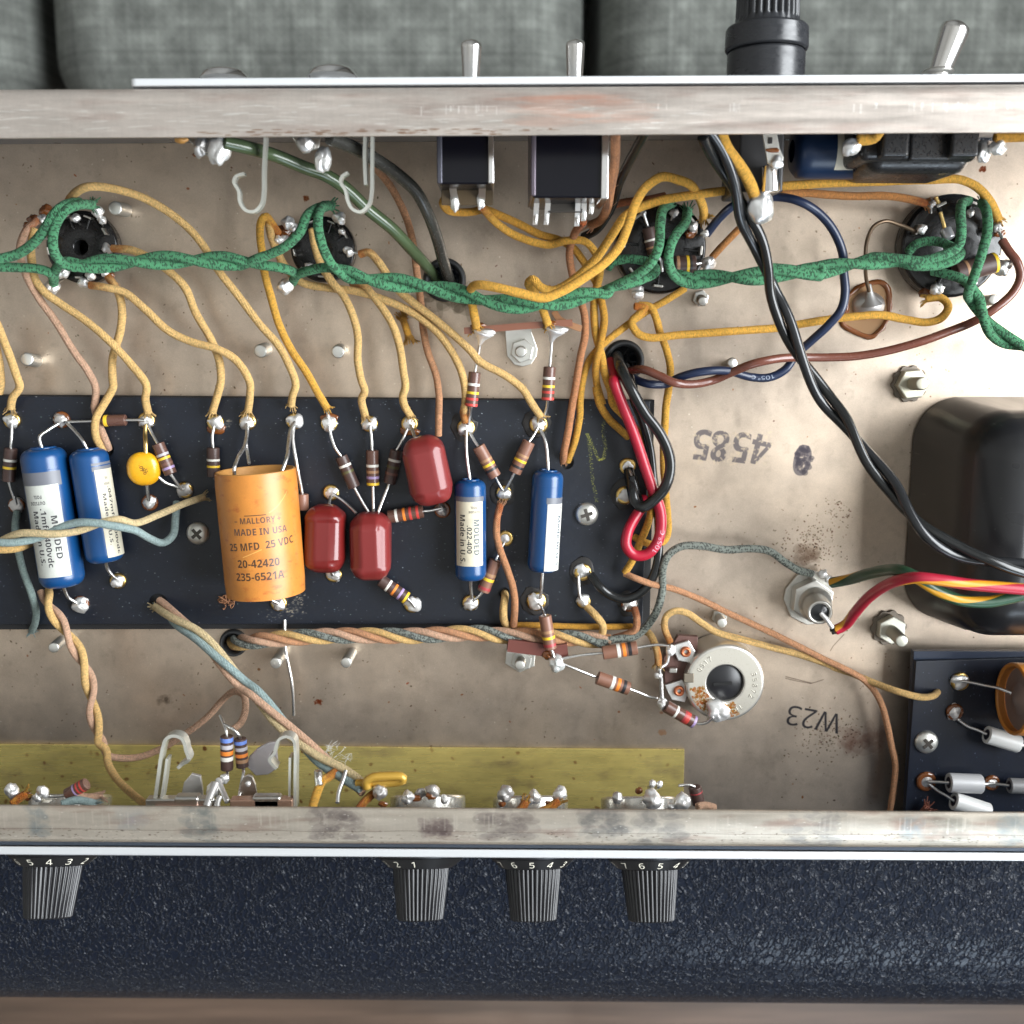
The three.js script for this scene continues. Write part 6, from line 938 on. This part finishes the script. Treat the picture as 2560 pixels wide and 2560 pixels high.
wire('cloth_wire', 'yellow cloth wire from the right lug of the second socket to the right tall resistor', 'E 905 710 9, 975 698 10, 1045 770 11, 1110 865 11, 1190 975 11, 1300 1070 11, 1470 1200 11, 1600 1310 11, 1740 1440 12, F 300 1520 12, 500 1630 11, 620 1725 10, 695 1840 9, 760 1935 7', YEL, WY, { rust: 'start', fray: [1], bare: [['E 830 690 9, 870 700 9, 912 712 9']] });
wire('cloth_wire', 'yellow cloth wire from the lower right of the second socket down beside the loose tuft', 'E 850 935 7, 925 945 9, 985 1000 10, 1070 1110 10, 1150 1240 10, 1208 1420 10, 1232 1590 10, 1248 1710 9, 1228 1790 8, 1245 1860 8, 1285 1930 7', YEL, WY, { rust: 'start', fray: [1] });
wire('cloth_wire', 'tan orange cloth wire running down past the grommet to behind the upper red capacitor', 'E 1000 40 22, 1050 90 15, 1130 190 13, 1205 320 12, 1270 480 10, 1310 650 9, 1335 850 8, 1360 1030 7, 1372 1150 6, 1382 1270 6, 1418 1450 7, 1478 1620 7, 1502 1780 8, 1500 1930 8, J 1862 250 9, 1860 390 9', SAL2, 0.92);
wire('cloth_scrap', 'loose frayed tuft of yellow cloth on the floor between the wires', 'E 1230 1200 3, 1250 1260 5, 1272 1330 5', OCH, 0.95, { fray: [0, 1], frays: 30, frayLen: 2.2 });
// plastic cords through the grommet
wire('mains_cord', 'thick dark green plastic cord from the left jack to the grommet', 'A 1260 800 45, 1400 832 42, 1540 872 37, E 500 62 33, 640 112 31, 800 215 27, 965 370 23, 1150 520 18, 1300 680 12, 1410 800 6, 1480 890 -3', plastic('#46543a', 0.36), 1.5, { dirt: 0.3 });
wire('mains_cord', 'thick grey-black plastic cord from the right jack to the grommet', 'B -60 775 46, 90 835 40, E 1077 30 34, 1190 110 30, 1330 240 25, 1425 420 20, 1490 600 14, 1530 750 8, 1575 890 1, 1590 930 -5', plastic('#3b3a36', 0.4), 1.5, { dirt: 0.3 });
// centre: switches, lugs, bundle down to the board
wire('cloth_wire', 'bright golden cloth wire from the left cone joint, over the green pair, arching right', 'F 275 1255 14, 255 1150 17, 236 1040 18, 236 970 22, 290 942 26, 420 960 28, 600 1003 29, 780 1040 29, 900 1000 29, 1080 895 29, 1260 760 28, 1360 640 28, 1425 480 27, 1475 330 27, 1555 205 26, 1680 128 25, 1800 150 24, G 680 185 22, 740 270 17, 775 350 13, 785 425 9', YEL2, 1.12, { fray: [0, 1], frays: 22, frayLen: 2 });
wire('cloth_wire', 'golden cloth wire from the right cone joint, joining the other, then along under the outlet', 'F 815 1240 14, 772 1120 16, 712 1000 18, 668 930 22, 705 902 24, 760 960 24, 850 985 23, 1000 910 23, 1180 740 23, 1290 580 23, 1390 430 23, 1480 370 22, 1700 298 21, 1932 262 20, G 950 232 18, 1150 214 17, 1400 195 16, H 400 178 16, 800 163 16, 1250 148 16, 1450 148 16, 1590 215 15, 1680 320 13, 1740 445 10', YEL2, 1.08, { fray: [0, 1] });
wire('cloth_wire', 'dark orange cloth wire curling round the lugs of the left switch', 'F 55 275 26, 22 330 22, 75 385 20, 240 392 18, 330 372 18, 420 405 17, 600 485 14, 750 560 12, 900 605 11, 1000 660 11, 1075 755 11, 1125 840 11, 1185 940 9, 1222 1080 10, 1240 1200 10, 1212 1380 10, 1178 1540 9, 1182 1680 8, 1228 1850 8, L 270 20 8, 300 150 8, 370 265 7, 450 340 6, 512 400 4', OCH, 1.0);
wire('cloth_wire', 'yellow cloth wire from the left switch, right lug, twisting down to the board edge', 'F 310 350 24, 345 390 20, 420 470 17, 540 555 14, 690 615 13, 830 640 12, 960 608 14, 1085 612 14, 1160 680 14, 1205 790 13, 1200 890 11, 1172 1000 9, 1162 1150 9, 1178 1320 9, 1220 1480 9, 1240 1600 9, 1285 1740 9, L 400 150 9, 500 260 8, 590 370 7, 660 600 6, 690 800 6, 692 930 7, 660 1060 8, 605 1195 8, 545 1335 8, 490 1425 7', YEL2, 1.0, { rust: 'start' });
wire('cloth_wire', 'rusty orange cloth wire from the right switch down to a hole in the board', 'F 1080 465 23, 1010 570 15, 978 700 11, 1000 870 9, 1050 1030 9, 1090 1170 9, 1095 1320 9, 1062 1480 9, 1038 1620 9, 1008 1800 8, K 1430 100 8, 1395 330 8, 1362 500 7, 1350 585 3', SAL2, 0.98, { tint: [0.95, 0.82, 0.7], rust: 'start', fray: [1] });
wire('cloth_wire', 'yellow cloth wire slanting from below the third socket to the hole beside the rusty wire', 'F 1850 970 6, 1700 1062 7, 1550 1150 7, 1400 1255 7, 1260 1365 7, 1140 1490 7, 1080 1650 7, 1056 1850 7, K 1480 220 7, 1445 420 6, 1385 585 3', YEL2, 0.95);
wire('cloth_wire', 'yellow cloth wire looping at the third socket then straight right to the fourth', 'G 262 1105 9, 340 1112 9, 285 1172 9, 240 1225 9, 282 1305 9, 370 1340 9, 600 1320 9, 1000 1292 9, 1400 1262 9, H 232 1241 8, 420 1210 8, 600 1186 9, 850 1170 10, 1050 1206 9, 1200 1225 9, 1310 1190 9, 1360 1105 9, 1305 1040 8, 1195 1045 7', YEL2, 1.06, { fray: [1], rust: 'start' });
wire('cloth_wire', 'yellow cloth wire from the third socket straight down along the right edge of the board', 'G 295 1095 8, 380 1108 8, 425 1200 8, 452 1300 6, 500 1430 7, 530 1560 6, 522 1700 5, 500 1850 6, L 790 330 6, 780 500 6, 785 650 6, 800 850 6, 812 1000 6, 815 1110 7, 790 1180 8, 730 1212 8, 640 1195 8, 560 1155 6', YEL2, 1.0);
wire('cloth_wire', 'burnt brown cloth wire dropping from the rim along the right switch', 'B 1548 740 46, 1542 930 35, 1515 1080 28, F 1265 350 24, 1215 450 20, 1135 492 17', SAL2, 1.1, { tint: [0.75, 0.62, 0.45], dirt: 0.9, fray: [1], step: 0.0005 });
wire('plastic_wire', 'glossy black wire dropping from the rim right of the burnt brown wire', 'B 1720 735 46, 1640 880 36, 1570 1020 28, 1530 1150 20, 1440 1290 12, 1370 1330 8', plastic('#191919'), 1.15);
wire('cloth_wire', 'orange cloth wire from under the fuse holder to the top of the fourth socket', 'G 1150 272 11, 1350 240 11, H 100 245 12, 300 250 12, 600 272 12, 900 272 12, 1080 298 11, 1190 328 9', ORA, 1.0, { rust: 'end', fray: [1] });
wire('cloth_wire', 'orange cloth wire from under the black pair slanting to the third socket resistor', 'G 1180 400 14, 1065 505 13, 950 620 11, 845 735 8', ORA, 0.95);
wire('cloth_wire', 'short dark orange cloth wire behind the golden wires beside the right switch', 'F 1290 345 9, 1400 318 9, 1560 300 9, 1700 270 9', RUST, 1.0);
wire('cloth_wire', 'golden cloth wire from under the rim ending in the big bright solder lump', 'C 225 740 45, 262 830 43, 335 930 40, 388 1020 38, 425 1110 36', YEL2, 1.4, { fray: [1] });
wire('cloth_wire', 'short golden cloth wire at the left solder joint of the outlet', 'C 1120 735 44, 1085 775 43, 1000 785 42.5', YEL2, 1.3); wire('cloth_wire', 'short golden cloth wire at the right solder joint of the outlet', 'C 2010 760 44, 1900 765 43, 1770 770 42.5', OCH, 1.3);
wire('bare_wire', 'bare brown wire arching from the fourth socket to the solder teardrop on the floor', 'H 1115 540 9, 1000 492 13, 880 462 15, 795 505 15, 748 610 14, 735 760 11, 742 900 6, 762 990 4', std([0.16, 0.11, 0.07], 0.4, 0.7, { vertexColors: true }), 0.5, { dirt: 0.5, partName: 'conductor' });
// leads rising through the right grommet; small white print on two of them
const printed = (color, at0, rough) => std([1, 1, 1], rough, 0, { vertexColors: true, map: canvasMap(1024, 64, (c, w, h) => { c.fillStyle = color; c.fillRect(0, 0, w, h); c.fillStyle = 'rgba(210,214,220,0.75)'; c.font = '15px sans-serif'; c.textAlign = 'center'; c.textBaseline = 'middle'; for (const y of [0, h]) { c.save(); c.translate(at0, y); c.scale(-1.5, 1); c.fillText('105° C', 0, 0); c.restore(); } }) });
const BLK = plastic('#1d1e1e', 0.36), REDP = plastic('#a31a30', 0.34), BRN = plastic('#6b4034', 0.4), NVY = plastic('#1b2640', 0.34), DBLU = plastic('#182a52', 0.34);
wire('plastic_wire', 'thick black lead from the grommet looping out right and back to the board eyelet', 'G 130 1480 3, 158 1570 11, 230 1720 14, 320 1880 14, L 650 235 14, 752 370 14, 820 520 14, 832 650 14, 792 780 14, 705 880 13, 622 930 13, 572 900 12, 548 820 11, 530 720 8, 520 650 6', BLK, 1.45, { dirt: 0.4 });
wire('plastic_wire', 'thin black lead hanging from the grommet down to the scorched lower eyelet', 'G 190 1560 4, 250 1720 9, L 560 120 9, 605 230 9, 645 350 9, 680 500 8, 702 700 8, 738 950 8, 748 1200 8, 735 1350 8, 690 1480 8, 600 1580 8, 490 1622 8, 380 1592 8, 300 1530 8, 232 1440 6', BLK, 1.25, { dirt: 0.5 });
wire('plastic_wire', 'red plastic lead from the grommet ending in a teardrop loop over the board edge', 'G 82 1520 3, 112 1650 10, L 408 -20 12, 470 150 12, 560 380 12, 640 620 12, 702 800 12, 755 950 12, 762 1080 12, 732 1200 12, 655 1285 12, 560 1290 12, 502 1220 12, 512 1120 11, 560 1020 9, 612 935 8, 640 860 6', printed('#a31a30', 560, 0.34), 1.45, { tile: 0.1 });
wire('plastic_wire', 'brown plastic lead from the grommet, twisting with navy, then far right to the fourth socket', 'G 225 1590 6, 330 1582 11, 450 1630 13, 560 1680 14, 700 1692 12, 860 1660 10, 1000 1600 12, 1150 1540 14, 1350 1498 13, 1500 1490 11, 1700 1490 10, 1932 1480 10, H 900 1440 11, 1150 1372 12, 1350 1300 12, 1550 1220 12, 1700 1130 13, 1850 1000 13, 1905 880 13, 1880 770 13, 1820 690 12, 1765 605 11', BRN, 1.12, { bare: [['H 1770 610 11, 1762 580 10.6, 1745 545 10']] });
wire('plastic_wire', 'navy blue plastic lead twisting with the brown one, then looping up to the third socket', 'G 245 1650 6, 370 1690 9, 500 1690 8, 600 1640 11, 750 1600 13, 950 1590 12, 1150 1640 9, 1280 1640 9, 1400 1580 9, 1480 1470 9, 1600 1360 11, 1720 1250 13, 1820 1130 14, 1850 1000 14, 1840 850 14, 1830 700 15, 1760 530 16, 1650 400 17, 1500 310 18, 1350 280 16, 1150 290 14, 1000 350 13, 900 440 11, 805 560 9', printed('#1b2640', 390, 0.34), 1.12, { tile: 0.1, bare: [['G 812 552 9.2, 790 558 9, 765 560 8.6', 0.6]] });
twist('twisted_wires', 'twisted pair of thick black plastic leads crossing from the rim to the transformer', 'C 140 745 47, G 900 -20 42, 1000 180 38, 1085 420 34, 1180 600 31, 1245 780 29, 1300 980 27, 1380 1180 27, 1470 1400 27, 1575 1600 27, 1700 1800 27, 1850 1980 29, M 760 560 33, 950 800 37, 1050 950 40, 1200 1120 43, 1450 1270 44, 1700 1345 45, 1932 1390 45, 2060 1410 45', [{ mat: BLK, r: 1.22 }, { mat: plastic('#232426', 0.34), r: 1.22 }], 1.24, 46, { phase: 1.1, category: 'twisted wires' });
// green heater pairs
const GR = 1.2, gp = (before, after, more) => ({ mat: GRN, r: GR, before, after, ...more });
wire('cloth_wire', 'green cloth wire from the left edge rising over the first socket', 'D -60 752 21, 0 745 22, 120 715 22, 220 655 23, 320 550 24, 390 435 24, 450 365 23, 540 325 19, 600 318 15', GRN, GR, { dirt: 0.45 });
wire('cloth_wire', 'green cloth wire from the left edge low across the first socket', 'D -60 806 17, 0 808 17, 150 812 17, 280 820 16, 370 848 14, 408 905 9', GRN, GR, { dirt: 0.45 });
twist('twisted_wires', 'twisted green cloth pair between the first and second sockets', 'D 620 800 18, 800 780 18, 1000 765 18, 1200 758 18, 1450 755 18, 1700 762 18, E 0 775 18', [gp('D 695 338 14, 600 338 19, 490 385 23, 420 490 24, 398 620 24, 425 730 22, 500 795 20', 'E 130 745 20, 240 705 21, 360 640 23, 455 540 24, 500 430 24, 570 370 20, 650 352 12', { fray: [0] }), gp('D 405 930 8, 405 870 11, 440 800 15, 510 765 17', 'E 120 785 18, 220 800 18, 330 818 17, 430 858 12', {})], 1.16, 29, { phase: 0.4 });
twist('twisted_wires', 'twisted green cloth pair sagging from the second socket to the third', 'E 830 868 19, 1000 905 19, 1250 935 19, 1500 972 19, 1700 1020 20, F 340 1060 20, 520 1085 21, 700 1095 21, 900 1070 20, 1100 1020 20, 1250 1000 19', [gp('E 688 345 12, 625 350 18, 590 430 24, 592 530 25, 622 650 24, 680 770 22, 755 850 20', 'X 420 1620 20, 650 1510 22, 850 1360 24, 960 1200 25, 1020 1000 25, 1030 720 24, 1060 530 22, 1160 425 14', { fray: [1, 0] }), gp('E 395 925 7, 430 870 12, 530 832 16, 650 812 18', 'X 300 1690 19, 520 1640 19, 760 1560 19, 930 1475 17, 960 1400 13, 840 1300 9, 550 1250 7, 300 1310 6, 240 1390 5', {})], 1.16, 29, { phase: 2.2 });
twist('twisted_wires', 'twisted green cloth pair running right from the third socket to the fourth', 'G 720 905 19, 900 890 19, 1150 880 19, 1400 850 19, 1700 838 19, H 0 855 19, 300 850 19, 550 800 19, 800 762 20', [gp('X 1440 530 13, 1410 700 19, 1260 900 24, 1175 1100 25, 1160 1300 24, 1225 1480 22, 1370 1600 20, 1560 1640 19', 'Y 330 1010 22, 550 1030 23, 880 940 24, 1050 830 24, 1090 650 24, 1080 450 23, 1095 270 18, 1190 225 13', { fray: [0] }), gp('X 1230 1470 15, 1380 1500 18, 1600 1560 19', 'Y 250 1050 20, 450 1095 22, 760 1090 22, 1010 1010 22, 1080 935 20, 1010 870 15, 760 770 11, 500 800 10, 370 920 9', {})], 1.16, 29, { phase: 1.2 });
twist('twisted_wires', 'twisted green cloth pair leaving the fourth socket for the right edge', 'H 1560 1050 17, 1610 1160 17, 1680 1270 17, 1780 1350 17, 1932 1410 17, 2100 1470 17', [gp('Y 1370 250 13, 1435 400 21, 1440 650 23, 1375 900 23, 1295 1150 22, 1200 1400 20, 1180 1500 18', null, { fray: [0] }), gp('Y 700 1165 14, 900 1210 16, 1130 1290 17, 1250 1420 18', null, {})], 1.16, 29, { phase: 2.4 });
// left: light blue and beige pair over the blue capacitors
twist('twisted_wires', 'twisted light blue and beige cloth wires crossing over the fat blue capacitors', 'I -60 1195 22, 150 1160 24, 350 1130 24, 550 1085 24, 750 1050 24, 900 1050 23', [{ mat: BEI, r: 0.95, after: 'I 1020 1050 20, 1200 985 16, 1400 900 12, 1540 852 9', fray: [1], label: 'beige strand' }, { mat: LBL, r: 1.0, after: 'I 1020 1105 21, 1130 1165 16, 1235 1198 12, 1305 1140 10, 1325 1010 8, 1335 890 6', label: 'light blue strand' }], 1.05, 27, { phase: 2.6 });
wire('cloth_wire', 'grey-blue cloth wire hanging at the far left below the blue and beige pair', 'I 130 960 6, 115 1080 7, 135 1240 9, 180 1420 10, 240 1590 10, 272 1720 8, 265 1800 6, 240 1865 2', LBL, 0.95, { tint: [0.78, 0.78, 0.74], fray: [1] });
wire('cloth_wire', 'short beige cloth wire at the left edge under the blue and beige pair', 'I -50 1250 14, 40 1252 14, 140 1240 13, 230 1205 9', YEL, 0.95);
twist('twisted_wires', 'twisted salmon and yellow cloth wires hanging from the left blue capacitor to the rim', 'I 335 1560 7, N 400 90 13, 470 190 14, 560 340 15, 640 500 16, 680 650 16, 695 800 16, 720 930 17, 760 1070 18', [{ mat: SAL, r: 0.92, after: 'N 800 1160 17, 900 1192 14, 1050 1185 12, 1200 1130 12, 1400 1010 13, 1570 880 14, 1680 755 15, 1770 690 18, 1840 720 20, 1852 830 22, 1815 930 24, 1760 975 26', label: 'salmon strand' }, { mat: YEL, r: 1.0, after: 'N 800 1130 20, 815 1230 22, 870 1335 26, 960 1430 32, 1080 1530 42, 1140 1580 46', label: 'yellow strand' }], 1.0, 19, { phase: 0.6 });
twist('twisted_wires', 'fan of beige, light blue and salmon cloth wires slanting from the board to the front', 'N 1200 30 5, 1330 150 12, 1500 270 17, 1700 490 22, 1850 650 24, O 100 700 26, 250 860 29, 420 1030 32, 600 1190 36, 780 1310 40, 930 1430 44', [{ mat: BEI, r: 1.05, fray: [0], label: 'beige strand' }, { mat: LBL, r: 1.05, fray: [0], label: 'light blue strand' }, { mat: SAL, r: 1.0, label: 'salmon strand' }], 1.15, 54, { phase: 0.8, hand: -1 });
wire('cloth_wire', 'yellow cloth stub with an orange end beside the right jack', 'O 540 1600 49, 560 1520 46, 590 1430 44, 620 1370 43, 680 1330 41, 745 1280 39', YEL2, 1.1, { rust: 'end', dirt: 0.5 });
wire('bare_wire', 'flat pale tinned wire end sticking up beside the yellow stub', 'O 590 1290 43, 592 1340 43, 600 1400 44', TIN, 1.0, { partName: 'conductor' }); wire('bare_wire', 'bare tinned wire running down from the wire fan to the rim', 'O 800 1290 41, 775 1370 43, 745 1450 45, 735 1530 47', TIN, 0.55, { partName: 'conductor' });
wire('cloth_wire', 'rust-stained cloth wire end under the gold loop', 'O 895 1580 48, 940 1520 46, 985 1480 45, 1020 1450 45', OCH, 1.0, { rust: 'both', fray: [1] });
wire('cloth_wire', 'light blue cloth wire end beside the leftmost potentiometer', 'N 470 1540 47, 580 1510 46, 720 1540 46', LBL, 1.0, { fray: [1] }); wire('cloth_wire', 'pale salmon cloth wire end beside the leftmost potentiometer', 'N 560 1470 44, 660 1490 44, 765 1475 44', SAL, 0.95, { fray: [1] });
wire('cloth_wire', 'salmon cloth wire end poking out right of the rightmost potentiometer', 'Q 1640 1560 47, 1700 1550 46, 1775 1570 46', SAL, 0.95);
for (const [p, label] of [['Q 290 1600 49, 325 1560 48, 340 1530 47', 'stained yellow cloth wire end at the middle potentiometer, left of two'], ['Q 460 1600 49, 530 1565 48, 590 1520 47', 'stained yellow cloth wire end at the middle potentiometer, right of two'], ['N 90 1540 47, 140 1500 46, 195 1465 45', 'stained beige cloth wire end at the leftmost potentiometer']]) wire('cloth_wire', label, p, OCH, 1.05, { rust: 'end', fray: [1] });
// below the board: bundle and its branches
twist('twisted_wires', 'bundle of twisted salmon, yellow and grey cloth wires running below the long board', 'N 1765 320 -3, 1800 320 3, 1900 315 6, O 150 305 7, 400 285 8, 700 270 8, 1000 268 8, 1300 270 8, 1600 255 8, Q 0 250 8, 200 270 8, 400 270 8, 600 285 8, 800 295 8, 980 320 8', [{ mat: SAL2, r: 0.92, label: 'salmon strand' }, { mat: SAL, r: 0.92, label: 'salmon strand' }, { mat: GRY, r: 0.92, label: 'grey strand' }, { mat: YEL, r: 0.92, label: 'yellow strand' }], 1.35, 24, { phase: 0.3 });
wire('cloth_wire', 'dark grey cloth wire curving up from the bundle to the stud rectifier', 'Q 880 320 9, L 420 1925 9, 560 1905 9, 650 1835 9, 735 1700 9, 772 1550 9, 775 1400 9, 815 1295 9, 910 1228 9, 1060 1222 9, 1250 1250 8, 1440 1242 8, 1580 1262 8, 1700 1345 7, 1800 1405 6, 1900 1432 4', GRY, 1.05, { tint: [1, 1, 0.98] });
wire('cloth_wire', 'salmon cloth wire crossing the floor to the left edge of the corner board', 'L 490 1430 7, 580 1470 9, 700 1512 9, 850 1545 8, 1050 1622 7, 1300 1742 6, 1600 1880 5, S 400 435 5, 600 530 6, 720 600 6, 805 690 6, 862 800 6, 902 950 6, 932 1100 6, 962 1250 6, 950 1400 6, 915 1640 6', SAL2, 0.88, { tint: [1.1, 1.1, 1.1] });
wire('cloth_wire', 'yellow cloth wire from the trimmer potentiometer along the floor to the corner board', 'R 530 620 13, 488 510 13, 500 425 12, 570 385 12, 660 402 11, 760 470 9, 880 545 7, 1080 600 6, 1300 660 5, 1500 712 4, 1750 800 4, S 480 500 4, 650 562 4, 800 625 7, 1000 697 12, 1150 732 13, 1240 725 12, 1280 695 9', YEL, 0.95, { rust: 'start', dirt: 0.55 });
wire('cloth_wire', 'short yellow cloth wire hooked from the bundle to the trimmer potentiometer bridge', 'Q 1225 225 6, 1285 262 9, 1325 350 11, 1345 430 12, 1345 485 12', YEL, 1.0, { rust: 'end', fray: [1] });
wire('cloth_wire', 'yellow cloth wire bending off the lower right eyelet over the board edge', 'Q 805 50 7, 870 115 9, 925 190 9, 918 280 7', YEL, 1.05, { dirt: 0.4 });
wire('cloth_wire', 'rust-stained orange cloth wire at the lower right corner of the board', 'Q 1165 60 7, 1185 150 9, 1172 225 9, 1105 262 8, 1010 288 6', SAL2, 1.05, { rust: 'both', dirt: 0.5 });
wire('cloth_wire', 'thin straight yellow cloth wire lying along the lower edge of the board', 'Q 270 188 5, 450 192 6, 700 200 6, 950 202 6, 1150 200 6', OCH, 0.85);
wire('cloth_wire', 'short yellow cloth loop rising from a hole at the lower board edge', 'K 912 1570 2, 912 1620 7, 902 1700 8, 905 1780 7, 935 1830 4', YEL, 1.05);
wire('cloth_wire', 'salmon brown cloth wire running down between the two narrow blue capacitors', 'K 880 905 8, 852 1020 9, 850 1140 9, 880 1260 9, 930 1400 9, 972 1530 9, 988 1660 9, 978 1825 6', SAL2, 1.0, { tint: [0.98, 0.9, 0.82], rust: 'start', fray: [0] });
wire('bare_wire', 'thin pale bare wire hanging below the orange can across the floor', 'O 338 150 4, 342 350 6, 368 500 6, 395 650 6, 406 870 5', TIN, 0.45, { partName: 'conductor' });
// leads over the transformer: striped
const stripe = (a, b) => std([1, 1, 1], 0.36, 0, { map: canvasMap(128, 128, (c) => { c.fillStyle = a; c.fillRect(0, 0, 128, 128); c.fillStyle = b; for (let k = -1; k < 2; k++) { c.beginPath(); c.moveTo(0, k * 128); c.lineTo(128, k * 128 + 128); c.lineTo(128, k * 128 + 152); c.lineTo(0, k * 128 + 24); c.fill(); } }), vertexColors: true });
wire('plastic_wire', 'green plastic lead with a yellow stripe from the stud rectifier over the transformer', 'M 480 1500 9, 600 1478 13, 760 1432 24, 900 1405 33, 1010 1410 40, 1130 1465 43, 1280 1560 43, 1450 1630 43, 1650 1645 43, 1800 1620 43, 1932 1590 43, 2080 1570 43', stripe('#23442f', '#c08a1c'), 1.45, { tile: 0.045 });
wire('plastic_wire', 'red plastic lead with a yellow stripe from the rectifier tip over the transformer', 'R 1775 530 12.5, M 580 1820 13, 660 1720 18, 760 1610 25, 880 1525 33, 1000 1478 41, 1130 1462 45, 1300 1480 46, 1500 1510 46, 1700 1530 46, 1932 1550 46, 2080 1570 46', stripe('#a21f34', '#c98a1e'), 1.4, { tile: 0.05 });
wire('plastic_wire', 'short black sleeve on the lead between the two eyelets at the board edge', 'L 548 700 9, 565 770 9.5, 585 850 9, 600 890 8', BLK, 1.2, { bare: [['L 515 630 6, 530 660 8, 545 700 9']] });
part('conductor', tube(pts('L 140 1450 6, 145 1560 6.4, 155 1625 6'), 0.00045, { seg: 7 }), TIN, board);
{ const m = part('solder_spike', blobGeo(0.0006, 0.0016, 0.0006, 0.2, 0.9).translate(...at('L', 485, 1690, 6).toArray()), SOLDER, board); void m; }

// pale lint caught on the wires
for (const [reg, x, y, h, n, label] of [['O', 690, 1110, 33, 14, 'wisp of pale lint caught on the wire fan above the brass sheet'], ['O', 800, 1190, 34, 9, 'smaller wisp of pale lint at the lower end of the wire fan'], ['J', 255, 1640, 5, 14, 'few brown crumbs of dirt on the board below the orange can']]) {
  const c = at(reg, x, y, h), g = thing('lint', label, 'lint', c), fs = [];
  for (let i = 0; i < n; i++) { const q = c.clone().add(V(rr(-1, 1), rr(-0.4, 0.6), rr(-1, 1)).multiplyScalar(reg === 'J' ? 0.0012 : 0.0018)), d = () => V(rr(-1, 1), rr(-0.6, 0.6), rr(-1, 1)).multiplyScalar(0.0014); fs.push(tubeAlong(sample([q, q.clone().add(d()), q.clone().add(d()), q.clone().add(d())], 0.0004), reg === 'J' ? 0.00018 : 0.00004, { seg: 3 })); }
  mesh('fibres', local(mergeGeometries(fs), g), reg === 'J' ? std([0.3, 0.14, 0.07], 0.9) : std([0.7, 0.7, 0.66], 0.95), g);
}
renderer.render(scene, camera);
